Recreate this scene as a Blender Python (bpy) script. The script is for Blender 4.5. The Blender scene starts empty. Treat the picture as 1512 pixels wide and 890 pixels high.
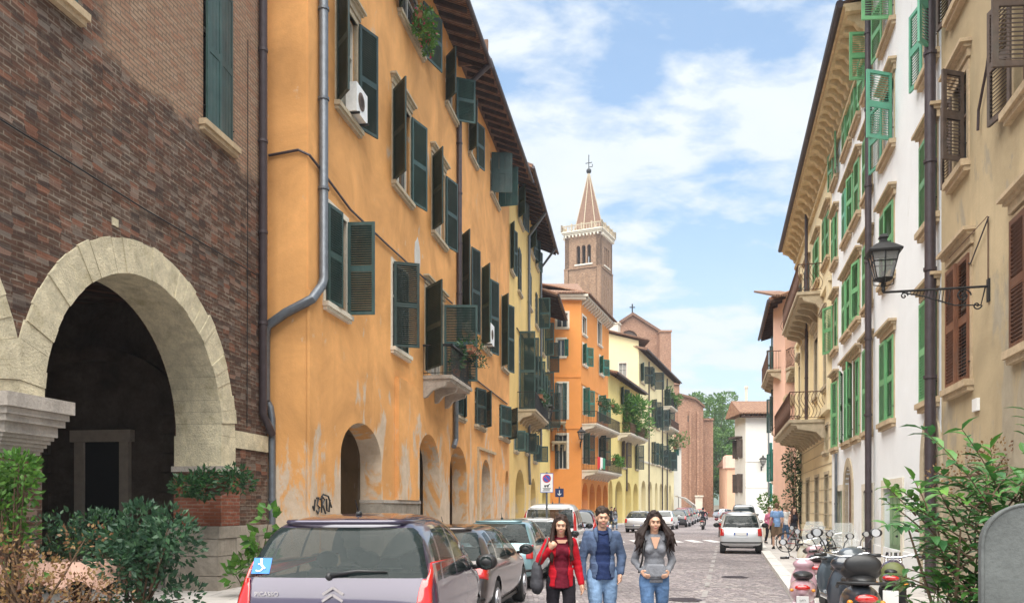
import bpy, bmesh, math, random
from mathutils import Vector, Matrix, noise
random.seed(11)
R = math.radians
SC = bpy.context.scene
COL = SC.collection
# ------------------------------------------------------------------ camera
F, CX, HY, CH = 1215.0, 756.0, 748.0, 1.75
cd = bpy.data.cameras.new('camera'); cam = bpy.data.objects.new('camera', cd); COL.objects.link(cam)
cam.location = (0, 0, CH); cam.rotation_euler = (R(90), 0, 0)
cd.sensor_width = 36; cd.lens = F / 1512 * 36; cd.shift_y = (HY - 445) / 1512; cd.clip_start = .1; cd.clip_end = 6000
SC.camera = cam
# ------------------------------------------------------------------ sky, sun, exposure
SUN_EL, SUN_AZ = 70.0, 205.0           # azimuth clockwise from +Y
SKY_ST, SUN_ST = 0.15, 3.4
SC.view_settings.view_transform = 'Standard'; SC.view_settings.look = 'None'
SC.view_settings.exposure = 1.78; SC.view_settings.gamma = 1
W = bpy.data.worlds.new('World'); SC.world = W; W.use_nodes = True
nt = W.node_tree; N = nt.nodes; Lk = nt.links; N.clear()
wo = N.new('ShaderNodeOutputWorld'); bg = N.new('ShaderNodeBackground'); bg.inputs[1].default_value = SKY_ST
sky = N.new('ShaderNodeTexSky'); sky.sky_type = 'NISHITA'; sky.sun_disc = False
sky.sun_elevation = R(SUN_EL); sky.sun_rotation = R(SUN_AZ); sky.dust_density = 1.2; sky.air_density = 1.0; sky.ozone_density = 1.6
tc = N.new('ShaderNodeTexCoord')
sx = N.new('ShaderNodeSeparateXYZ'); Lk.new(tc.outputs['Generated'], sx.inputs[0])
zc = N.new('ShaderNodeMath'); zc.operation = 'MAXIMUM'; zc.inputs[1].default_value = 0.06; Lk.new(sx.outputs[2], zc.inputs[0])
za = N.new('ShaderNodeMath'); za.operation = 'ADD'; za.inputs[1].default_value = .30; Lk.new(zc.outputs[0], za.inputs[0])
dv = N.new('ShaderNodeVectorMath'); dv.operation = 'DIVIDE'
cb = N.new('ShaderNodeCombineXYZ')
for i in range(3): Lk.new(za.outputs[0], cb.inputs[i])
Lk.new(tc.outputs['Generated'], dv.inputs[0]); Lk.new(cb.outputs[0], dv.inputs[1])
mp = N.new('ShaderNodeMapping'); mp.inputs['Rotation'].default_value = (0, 0, R(-28)); mp.inputs['Scale'].default_value = (1.0, 1.5, .35); mp.inputs['Location'].default_value = (1.35, .55, 0)
Lk.new(dv.outputs[0], mp.inputs[0])
def wnoise(scale, det, rough, dist):
    n = N.new('ShaderNodeTexNoise'); n.inputs['Scale'].default_value = scale; n.inputs['Detail'].default_value = det
    n.inputs['Roughness'].default_value = rough; n.inputs['Distortion'].default_value = dist; Lk.new(mp.outputs[0], n.inputs['Vector']); return n
n1 = wnoise(2.3, 9, .58, .25); n2 = wnoise(7.0, 6, .6, .2)
mx = N.new('ShaderNodeMath'); mx.operation = 'MULTIPLY_ADD'; mx.inputs[1].default_value = .52; Lk.new(n2.outputs[0], mx.inputs[0]); Lk.new(n1.outputs[0], mx.inputs[2])
cr = N.new('ShaderNodeValToRGB'); cr.color_ramp.elements[0].position = .655; cr.color_ramp.elements[0].color = (.10, .10, .10, 1)
cr.color_ramp.elements[1].position = .80; cr.color_ramp.elements[1].color = (1, 1, 1, 1)
Lk.new(mx.outputs[0], cr.inputs[0])
hz = N.new('ShaderNodeMapRange'); hz.inputs[1].default_value = .02; hz.inputs[2].default_value = .42; hz.inputs[3].default_value = .62; hz.inputs[4].default_value = 0; Lk.new(sx.outputs[2], hz.inputs[0])
mxx = N.new('ShaderNodeMath'); mxx.operation = 'MAXIMUM'; Lk.new(cr.outputs[0], mxx.inputs[0]); Lk.new(hz.outputs[0], mxx.inputs[1])
mc = N.new('ShaderNodeMixRGB'); Lk.new(mxx.outputs[0], mc.inputs[0])
skm = N.new('ShaderNodeMixRGB'); skm.blend_type = 'MULTIPLY'; skm.inputs[0].default_value = 1; skm.inputs[2].default_value = (.35, .455, .475, 1); Lk.new(sky.outputs[0], skm.inputs[1])
Lk.new(skm.outputs[0], mc.inputs[1])
# cloud bodies: white with greyer thick parts
cc = N.new('ShaderNodeMixRGB'); cc.inputs[1].default_value = (1.5, 1.68, 1.83, 1); cc.inputs[2].default_value = (1.92, 2.0, 2.05, 1)
Lk.new(n2.outputs[0], cc.inputs[0]); Lk.new(cc.outputs[0], mc.inputs[2])
Lk.new(mc.outputs[0], bg.inputs[0]); Lk.new(bg.outputs[0], wo.inputs[0])
sl = bpy.data.lights.new('sun', 'SUN'); so = bpy.data.objects.new('sun', sl); COL.objects.link(so)
sl.energy = SUN_ST; sl.angle = R(85); sl.color = (1, .955, .88)
sv = Vector((math.sin(R(SUN_AZ)) * math.cos(R(SUN_EL)), math.cos(R(SUN_AZ)) * math.cos(R(SUN_EL)), math.sin(R(SUN_EL))))
so.rotation_euler = sv.to_track_quat('Z', 'Y').to_euler()

# ------------------------------------------------------------------ materials
MATS = {}
def newmat(name):
    m = bpy.data.materials.new(name); m.use_nodes = True
    b = m.node_tree.nodes['Principled BSDF']; return m, m.node_tree, b
def nd(t, typ, **k):
    n = t.nodes.new('ShaderNode' + typ)
    for a, v in k.items(): setattr(n, a, v)
    return n
def setin(n, **k):
    for a, v in k.items(): n.inputs[a.replace('_', ' ')].default_value = v
def mix(t, fac, a, b, mode='MIX'):
    m = t.nodes.new('ShaderNodeMixRGB'); m.blend_type = mode
    for i, v in ((0, fac), (1, a), (2, b)):
        if hasattr(v, 'is_output') or hasattr(v, 'links'): t.links.new(v, m.inputs[i])
        else: m.inputs[i].default_value = v if i == 0 else (*v[:3], 1)
    return m.outputs[0]
def ramp(t, src, p0, p1, a=0.0, b=1.0):
    m = nd(t, 'MapRange'); m.clamp = True; t.links.new(src, m.inputs[0])
    for i, v in ((1, p0), (2, p1), (3, a), (4, b)): m.inputs[i].default_value = v
    return m.outputs[0]
def coords(t, scale=(1, 1, 1), kind='Object'):
    c = nd(t, 'TexCoord'); m = nd(t, 'Mapping'); m.inputs['Scale'].default_value = scale
    t.links.new(c.outputs[kind], m.inputs[0]); return m.outputs[0]
def nz(t, vec, scale, det=5, rough=.6, dist=0):
    n = nd(t, 'TexNoise'); setin(n, Scale=scale, Detail=det, Roughness=rough, Distortion=dist); t.links.new(vec, n.inputs['Vector']); return n.outputs[0]
def bump(t, b, h, strength=.3, dist=.02):
    n = nd(t, 'Bump'); n.inputs['Strength'].default_value = strength; n.inputs['Distance'].default_value = dist
    t.links.new(h, n.inputs['Height']); t.links.new(n.outputs[0], b.inputs['Normal'])
def dk(c, f): return tuple(x * f for x in c[:3])
def flat(name, col, rough=.6, metal=0, spec=.5, var=.12, coat=0, sc=6):
    if name in MATS: return MATS[name]
    m, t, b = newmat(name)
    v = coords(t); n = nz(t, v, sc, 6)
    t.links.new(mix(t, ramp(t, n, .3, .7), dk(col, 1 - var), dk(col, 1 + var)), b.inputs['Base Color'])
    setin(b, Roughness=rough, Metallic=metal); b.inputs['Specular IOR Level'].default_value = spec
    if coat: b.inputs['Coat Weight'].default_value = coat; b.inputs['Coat Roughness'].default_value = .04
    MATS[name] = m; return m
def plaster(name, col, stain=.25, peel=0, peelcol=(.55, .5, .43), peelh=5.0, dirt=(.16, .13, .10), streak=.35):
    m, t, b = newmat(name); v = coords(t)
    big = nz(t, v, .45, 8, .62, .6); mid = nz(t, v, 2.2, 8, .65, .3); fine = nz(t, v, 26, 5, .6)
    st = nz(t, coords(t, (1.6, 1.6, .10)), 1.3, 7, .65, .2)
    c = mix(t, ramp(t, big, .36, .64), dk(col, 1 - stain), dk(col, 1 + stain * .45))
    c = mix(t, ramp(t, mid, .35, .7, 0, .45), c, dk(col, .82 + .1))
    d = nd(t, 'Math', operation='MULTIPLY'); t.links.new(ramp(t, st, .52, .78), d.inputs[0]); d.inputs[1].default_value = streak
    c = mix(t, d.outputs[0], c, tuple(a * .55 + x * .45 for a, x in zip(col, dirt)))
    if peel:
        s = nd(t, 'SeparateXYZ'); t.links.new(v, s.inputs[0])
        hgt = ramp(t, s.outputs[2], .3, peelh, .19, -.06)
        pn = nz(t, coords(t, (1, 1, .42)), .95, 9, .66, .5)
        a = nd(t, 'Math', operation='ADD'); t.links.new(pn, a.inputs[0]); t.links.new(hgt, a.inputs[1])
        mask = ramp(t, a.outputs[0], .565, .615, 0, peel)
        pc = mix(t, ramp(t, mid, .3, .7), dk(peelcol, .72), dk(peelcol, 1.12))
        c = mix(t, mask, c, pc)
        m2 = ramp(t, nz(t, coords(t, (1, 1, .6)), 2.6, 8, .7, .3), .63, .68, 0, .5 * peel)
        c = mix(t, m2, c, dk(peelcol, 1.1))
    t.links.new(mix(t, ramp(t, fine, .3, .7, 0, .25), c, dk(col, .8)), b.inputs['Base Color'])
    setin(b, Roughness=.92); b.inputs['Specular IOR Level'].default_value = .15
    a = nd(t, 'Math', operation='ADD'); t.links.new(mid, a.inputs[0]); 
    f2 = nd(t, 'Math', operation='MULTIPLY'); t.links.new(fine, f2.inputs[0]); f2.inputs[1].default_value = .35; t.links.new(f2.outputs[0], a.inputs[1])
    bump(t, b, a.outputs[0], .35, .03); return m
def stone(name, col, var=.3, sc=3, rough=.85, bs=.5, moss=0):
    m, t, b = newmat(name); v = coords(t)
    a = nz(t, v, sc, 9, .7, .3); f = nz(t, v, sc * 9, 6, .65)
    c = mix(t, ramp(t, a, .33, .67), dk(col, 1 - var), dk(col, 1 + var * .5))
    c = mix(t, ramp(t, f, .45, .75, 0, .5), c, dk(col, .55))
    if moss: c = mix(t, ramp(t, nz(t, v, 1.7, 8, .7), .52, .7, 0, moss), c, (.33, .27, .13))
    t.links.new(c, b.inputs['Base Color']); setin(b, Roughness=rough); b.inputs['Specular IOR Level'].default_value = .2
    bump(t, b, f, bs, .02); return m
def brick(name, c1, c2, mortar, bw=.27, bh=.075, ms=.012, dark=.5, patch=None, rough=.9, bs=.8, tan=None):
    m, t, b = newmat(name)
    c = nd(t, 'TexCoord'); s = nd(t, 'SeparateXYZ'); t.links.new(c.outputs['Object'], s.inputs[0])
    v = c.outputs['Object']
    wob = nz(t, v, 1.3, 4, .6); wz = nd(t, 'Math', operation='MULTIPLY_ADD'); t.links.new(wob, wz.inputs[0]); wz.inputs[1].default_value = .07; t.links.new(s.outputs[2], wz.inputs[2])
    ad = nd(t, 'Math', operation='ADD'); t.links.new(s.outputs[0], ad.inputs[0]); t.links.new(s.outputs[1], ad.inputs[1])
    cm = nd(t, 'CombineXYZ'); t.links.new(ad.outputs[0], cm.inputs[0]); t.links.new(wz.outputs[0], cm.inputs[1])
    bt = nd(t, 'TexBrick'); setin(bt, Scale=1, Mortar_Size=ms, Mortar_Smooth=.15, Bias=0, Brick_Width=bw, Row_Height=bh)
    bt.inputs['Color1'].default_value = (*c1, 1); bt.inputs['Color2'].default_value = (*c2, 1); bt.inputs['Mortar'].default_value = (*mortar, 1)
    t.links.new(cm.outputs[0], bt.inputs['Vector'])
    col = bt.outputs['Color']
    big = nz(t, v, .55, 9, .7, .5); mid = nz(t, v, 4.5, 8, .7); cell = nz(t, coords(t, (1, 1, 3.2)), 3.0, 3, .5)
    col = mix(t, ramp(t, cell, .38, .58, 0, .75), col, dk(c1, .42))
    col = mix(t, ramp(t, cell, .66, .74, 0, .6), col, dk(c2, 1.7))
    col = mix(t, ramp(t, big, .42, .62, 0, dark), col, dk(c1, .38))
    if patch: col = mix(t, ramp(t, nz(t, v, .9, 9, .75, .8), .56, .68, 0, .7), col, patch)
    if tan:
        vc = nd(t, 'CombineXYZ'); 
        for i_, (src_, k_) in enumerate(((ad.outputs[0], 1/bw), (wz.outputs[0], 1/bh))):
            q_ = nd(t, 'Math', operation='MULTIPLY'); t.links.new(src_, q_.inputs[0]); q_.inputs[1].default_value = k_; t.links.new(q_.outputs[0], vc.inputs[i_])
        vr = nd(t, 'TexVoronoi'); setin(vr, Scale=1.0, Randomness=.25); t.links.new(vc.outputs[0], vr.inputs['Vector']); sc_ = nd(t, 'SeparateColor'); t.links.new(vr.outputs['Color'], sc_.inputs[0])
        col = mix(t, ramp(t, sc_.outputs[0], .55, 1, 0, .75), col, (.05, .037, .033)); col = mix(t, ramp(t, sc_.outputs[1], .78, 1, 0, .6), col, (.27, .115, .07)); col = mix(t, ramp(t, sc_.outputs[2], .75, 1, 0, .55), col, (.25, .21, .175))
        zn = nd(t, 'Math', operation='MULTIPLY_ADD'); t.links.new(big, zn.inputs[0]); zn.inputs[1].default_value = 1.6; t.links.new(s.outputs[2], zn.inputs[2])
        mz = ramp(t, zn.outputs[0], tan[0]+.7, tan[0]+.95); xn = nd(t, 'Math', operation='MULTIPLY_ADD'); t.links.new(mid, xn.inputs[0]); xn.inputs[1].default_value = .8; t.links.new(s.outputs[0], xn.inputs[2])
        mm_ = nd(t, 'Math', operation='MULTIPLY'); t.links.new(mz, mm_.inputs[0]); t.links.new(ramp(t, xn.outputs[0], tan[1]+.2, tan[1]+.6, 0, .62), mm_.inputs[1])
        tn = mix(t, sc_.outputs[1], (.52, .36, .24), (.40, .22, .14)); tn = mix(t, ramp(t, bt.outputs['Fac'], 0, 1), tn, (.20, .15, .11)); col = mix(t, mm_.outputs[0], col, tn)
    col = mix(t, ramp(t, mid, .55, .8, 0, .5), col, dk(mortar, .8))
    t.links.new(col, b.inputs['Base Color']); setin(b, Roughness=rough); b.inputs['Specular IOR Level'].default_value = .15
    iv = nd(t, 'Math', operation='MULTIPLY_ADD'); t.links.new(bt.outputs['Fac'], iv.inputs[0]); iv.inputs[1].default_value = -1; t.links.new(mid, iv.inputs[2])
    bump(t, b, iv.outputs[0], bs, .02); return m
def leafmat(name, c1, c2, c3=None):
    m, t, b = newmat(name); v = coords(t)
    g = nd(t, 'NewGeometry'); 
    c = mix(t, g.outputs['Random Per Island'], c1, c2)
    c = mix(t, ramp(t, nz(t, v, 2.5, 3), .5, .75, 0, .6), c, c3 or dk(c1, .6))
    t.links.new(c, b.inputs['Base Color']); setin(b, Roughness=.45); b.inputs['Specular IOR Level'].default_value = .4
    tr = nd(t, 'BsdfTranslucent'); t.links.new(c, tr.inputs[0]); ms = nd(t, 'MixShader'); ms.inputs[0].default_value = .25
    o = t.nodes['Material Output']; t.links.new(b.outputs[0], ms.inputs[1]); t.links.new(tr.outputs[0], ms.inputs[2]); t.links.new(ms.outputs[0], o.inputs[0]); return m
def tiles(name):
    m, t, b = newmat(name)
    v = coords(t); w = nd(t, 'TexWave'); w.wave_type = 'BANDS'; w.bands_direction = 'X'; setin(w, Scale=2.4, Distortion=.4, Detail=2); t.links.new(v, w.inputs[0])
    c = mix(t, ramp(t, nz(t, v, 5, 6), .3, .7), (.22, .10, .06), (.40, .24, .15)); c = mix(t, ramp(t, w.outputs[0], 0, .5, .8, 0), c, (.05, .035, .03))
    t.links.new(c, b.inputs['Base Color']); setin(b, Roughness=.9); bump(t, b, w.outputs[0], 1, .06); return m
M = {}
M['orange'] = plaster('ochre_orange_plaster', (.78, .40, .15), .32, .85, (.60, .54, .45), 6.0, (.40, .20, .08), .5)
M['yellow'] = plaster('pale_yellow_plaster', (.78, .56, .22), .14, .7, (.62, .56, .46), 4.2, (.4, .3, .15))
M['orange2'] = plaster('bright_orange_plaster', (.76, .31, .09), .10, .25, (.6, .5, .4), 3.0, (.5, .2, .06), .2)
M['yellow2'] = plaster('lemon_yellow_plaster', (.80, .64, .25), .10, .2, (.6, .55, .45), 3.0, (.5, .4, .2), .2)
M['cream2'] = plaster('light_cream_plaster', (.84, .72, .42), .08, 0, dirt=(.5, .4, .25), streak=.2)
M['cream'] = plaster('cream_plaster', (.82, .70, .46), .12, .3, (.6, .55, .47), 4, (.4, .33, .22), .3)
M['white'] = plaster('white_plaster', (.84, .86, .87), .05, .35, (.52, .50, .46), 2.6, (.5, .5, .48), .18)
M['white2'] = plaster('soft_white_plaster', (.76, .75, .70), .06, 0, dirt=(.5, .5, .46), streak=.2)
M['tan'] = plaster('weathered_tan_plaster', (.50, .395, .245), .30, .9, (.36, .315, .24), 7.0, (.16, .13, .09), .75)
M['pink'] = plaster('salmon_pink_plaster', (.84, .54, .42), .12, .3, (.65, .5, .42), 4, (.5, .3, .22), .25)
M['peach'] = plaster('peach_plaster', (.74, .46, .30), .12)
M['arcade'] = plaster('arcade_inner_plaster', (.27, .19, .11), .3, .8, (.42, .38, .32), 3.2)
M['brick'] = brick('old_dark_brick', (.165, .085, .058), (.10, .068, .050), (.28, .235, .185), .23, .076, .012, .5, (.24, .19, .15), tan=(8.7, 3.6))
M['brickpale'] = brick('pale_church_brick', (.47, .26, .17), (.37, .20, .13), (.46, .31, .22), .5, .16, .02, .18, (.52, .33, .23), bs=.4)
M['bricktower'] = brick('buff_tower_brick', (.40, .25, .155), (.33, .20, .125), (.42, .29, .19), .6, .2, .02, .25, (.50, .34, .23), bs=.4)
M['brickred'] = brick('red_pier_brick', (.36, .12, .065), (.24, .085, .06), (.27, .20, .16), .24, .07, .012, .3)
M['archstone'] = stone('pale_tufa_stone', (.70, .62, .44), .34, 3.2, bs=1.6, moss=.55)
M['basestone'] = stone('grey_foundation_stone', (.34, .30, .25), .4, 1.6, bs=1.0)
M['sill'] = stone('beige_window_stone', (.50, .42, .30), .25, 4, bs=.3)
M['sillw'] = stone('warm_brown_cornice_stone', (.52, .40, .26), .22, 4, bs=.3)
M['trim'] = stone('pale_window_trim', (.72, .66, .55), .1, 4, bs=.2)
M['capital'] = stone('carved_capital_stone', (.46, .41, .36), .3, 3, bs=.8)
M['curb'] = stone('white_kerb_stone', (.62, .60, .57), .14, 3, bs=.3)
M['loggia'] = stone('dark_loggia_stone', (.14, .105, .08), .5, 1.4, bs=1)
M['wood'] = stone('dark_eave_wood', (.072, .042, .032), .4, 3, bs=.4)
M['tile'] = tiles('terracotta_roof_tiles')
def shade_var(m, lo=.7, hi=1.5):
    t = m.node_tree; b = t.nodes['Principled BSDF']; l = b.inputs['Base Color'].links[0]; src = l.from_socket
    oi = nd(t, 'ObjectInfo'); r_ = ramp(t, oi.outputs['Random'], 0, 1, lo, hi); mm = nd(t, 'VectorMath', operation='SCALE'); t.links.new(src, mm.inputs[0]); t.links.new(r_, mm.inputs['Scale'])
    dust = mix(t, ramp(t, nz(t, coords(t, (1,1,.4)), 3, 8, .7), .5, .8, 0, .35), mm.outputs[0], (.16, .17, .15)); t.links.new(dust, b.inputs['Base Color']); return m
M['sh_dark'] = flat('dark_green_shutter_paint', (.016, .042, .038), .5, var=.3, sc=2.5)
M['sh_teal'] = flat('teal_shutter_paint', (.015, .14, .11), .5, var=.15, sc=2)
M['sh_green'] = flat('bright_green_shutter_paint', (.13, .34, .15), .5, var=.16, sc=2)
M['sh_mint'] = flat('mint_green_shutter_paint', (.11, .35, .23), .5, var=.12, sc=2)
M['sh_brown'] = flat('red_brown_shutter_wood', (.13, .050, .022), .6, var=.3, sc=3)
M['sh_old'] = flat('weathered_brown_shutter', (.085, .060, .048), .8, var=.35, sc=5)
for _k in ('sh_dark','sh_teal','sh_green','sh_mint','sh_brown','sh_old'): shade_var(M[_k], *((.75, 1.9) if _k == 'sh_dark' else (.8, 1.25)))
M['door_green'] = flat('sage_green_door_paint', (.20, .31, .17), .55, var=.1, sc=1.2)
M['frame'] = flat('white_window_frame_paint', (.52, .50, .44), .5)
M['frame_d'] = flat('brown_window_frame', (.13, .085, .06), .6)
M['pipe'] = flat('grey_zinc_pipe', (.14, .155, .175), .45, .4, var=.2)
M['pipe_d'] = flat('dark_brown_pipe', (.06, .045, .05), .5, .2, var=.2)
M['pipe_w'] = flat('pale_plastic_pipe', (.55, .52, .50), .5)
M['iron'] = flat('black_wrought_iron', (.018, .018, .019), .55, .3, var=.3)
M['rust'] = flat('rusty_iron_railing', (.10, .05, .032), .7, .3, var=.4)
M['acw'] = flat('white_air_conditioner_case', (.75, .75, .73), .4)
M['black'] = flat('black_plastic', (.014, .014, .015), .45, var=.1)
M['rubber'] = flat('tyre_rubber', (.02, .02, .021), .8)
M['chrome'] = flat('chrome', (.65, .65, .66), .12, 1, var=.03)
M['rim'] = flat('wheel_alloy', (.38, .38, .40), .3, .8)
M['dark'] = flat('near_black_matte', (.018, .016, .015), .9)  # even near-black matte colour of the loggia door leaf
M['red'] = flat('red_tail_lamp_plastic', (.42, .010, .008), .12, coat=1, var=.1)
M['white_p'] = flat('white_paint', (.78, .78, .77), .35, var=.03)
M['blue_p'] = flat('blue_sign_paint', (.03, .10, .42), .4, var=.05)
M['sticker'] = flat('pale_blue_sticker', (.05, .19, .5), .8, var=.05)
M['lens'] = flat('clear_lamp_lens', (.55, .56, .58), .08, .3, coat=1)
M['soil'] = flat('dark_soil', (.04, .028, .02), .95)
M['terra'] = flat('terracotta_pot', (.34, .14, .07), .8)
def glassmat(name, col, rough=.04, spec=.5, coat=.0):
    m, t, b = newmat(name); setin(b, Roughness=rough); b.inputs['Base Color'].default_value = (*col, 1); b.inputs['Specular IOR Level'].default_value = spec
    b.inputs['Coat Weight'].default_value = coat; b.inputs['Coat Roughness'].default_value = .02
    v = coords(t); bump(t, b, nz(t, v, 1.3, 2), .05, .05); return m
M['pane'] = glassmat('window_glass', (.035, .042, .045), .06)
M['pane_c'] = glassmat('curtained_window_glass', (.30, .29, .26), .15, .5)
def clearmat(name, col, f):
    m, t, b = newmat(name); setin(b, Roughness=.05); b.inputs['Base Color'].default_value = (*col, 1); b.inputs['Specular IOR Level'].default_value = .22
    tr = nd(t, 'BsdfTransparent'); ms = nd(t, 'MixShader'); ms.inputs[0].default_value = f; o = t.nodes['Material Output']
    t.links.new(tr.outputs[0], ms.inputs[1]); t.links.new(b.outputs[0], ms.inputs[2]); t.links.new(ms.outputs[0], o.inputs[0]); return m
M['clear'] = clearmat('clear_acrylic', (.6, .62, .6), .28)
M['autoglass'] = clearmat('see_through_car_glass', (.02, .03, .03), .62)
M['autoglass_d'] = glassmat('tinted_car_glass', (.012, .02, .02), .02, .6)
M['lampglass'] = clearmat('smoked_lantern_glass', (.30, .30, .29), .5)
M['leaf'] = leafmat('hedge_leaves', (.022, .065, .026), (.045, .115, .04))
M['leaf_l'] = leafmat('bright_leaves', (.05, .15, .02), (.12, .25, .04), (.035, .09, .018))
M['leaf_y'] = leafmat('dry_yellow_leaves', (.24, .15, .05), (.14, .06, .035), (.30, .22, .07))
M['leaf_t'] = leafmat('tree_leaves', (.065, .145, .03), (.14, .25, .05), (.05, .10, .03))
M['leaf_s'] = leafmat('glossy_shrub_leaves', (.022, .095, .028), (.075, .19, .035), (.014, .055, .028))
M['leaf_b'] = leafmat('blue_green_leaves', (.022, .062, .034), (.055, .12, .055), (.015, .04, .028))
M['flower'] = leafmat('red_flowers', (.6, .03, .05), (.5, .05, .15), (.6, .1, .1))
M['bark'] = stone('brown_bark', (.13, .085, .055), .4, 6)
def setts():
    m, t, b = newmat('porphyry_setts'); v = coords(t)
    vo = nd(t, 'TexVoronoi'); vo.feature = 'F1'; setin(vo, Scale=9.5, Randomness=.55); t.links.new(v, vo.inputs['Vector'])
    ve = nd(t, 'TexVoronoi'); ve.feature = 'DISTANCE_TO_EDGE'; setin(ve, Scale=9.5, Randomness=.55); t.links.new(v, ve.inputs['Vector'])
    s = nd(t, 'SeparateColor'); t.links.new(vo.outputs['Color'], s.inputs[0])
    c = mix(t, s.outputs[0], (.16, .14, .15), (.36, .31, .31)); c = mix(t, ramp(t, s.outputs[1], .75, .95, 0, .75), c, (.48, .43, .40))
    c = mix(t, ramp(t, s.outputs[2], .8, 1, 0, .6), c, (.16, .11, .13))
    c = mix(t, ramp(t, nz(t, v, .35, 7, .6), .4, .68, 0, .55), c, (.20, .175, .175))
    c = mix(t, ramp(t, nz(t, v, 1.4, 8, .7), .54, .68, 0, .5), c, (.40, .37, .36)); c = mix(t, ramp(t, nz(t, v, .16, 5, .6), .5, .56, 0, .45), c, (.10, .085, .09))
    c = mix(t, ramp(t, ve.outputs[0], 0, .07, .85, 0), c, (.075, .065, .06))
    t.links.new(c, b.inputs['Base Color']); setin(b, Roughness=.72); bump(t, b, ramp(t, ve.outputs[0], 0, .12), .7, .02); return m
M['setts'] = setts()
def flags():
    m, t, b = newmat('pale_paving_slabs'); v = coords(t)
    bt = nd(t, 'TexBrick'); setin(bt, Scale=1, Mortar_Size=.012, Brick_Width=1.1, Row_Height=.6)
    bt.inputs['Color1'].default_value = (.44, .41, .385, 1); bt.inputs['Color2'].default_value = (.53, .50, .47, 1); bt.inputs['Mortar'].default_value = (.2, .18, .17, 1)
    t.links.new(v, bt.inputs['Vector']); c = mix(t, ramp(t, nz(t, v, 1.6, 8, .7), .45, .72, 0, .5), bt.outputs[0], (.33, .30, .28))
    t.links.new(c, b.inputs['Base Color']); setin(b, Roughness=.8); bump(t, b, nz(t, v, 18, 5), .2, .01); return m
M['flags'] = flags()
M['earth'] = stone('far_ground', (.16, .14, .12), .3, .2, bs=.2)

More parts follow.
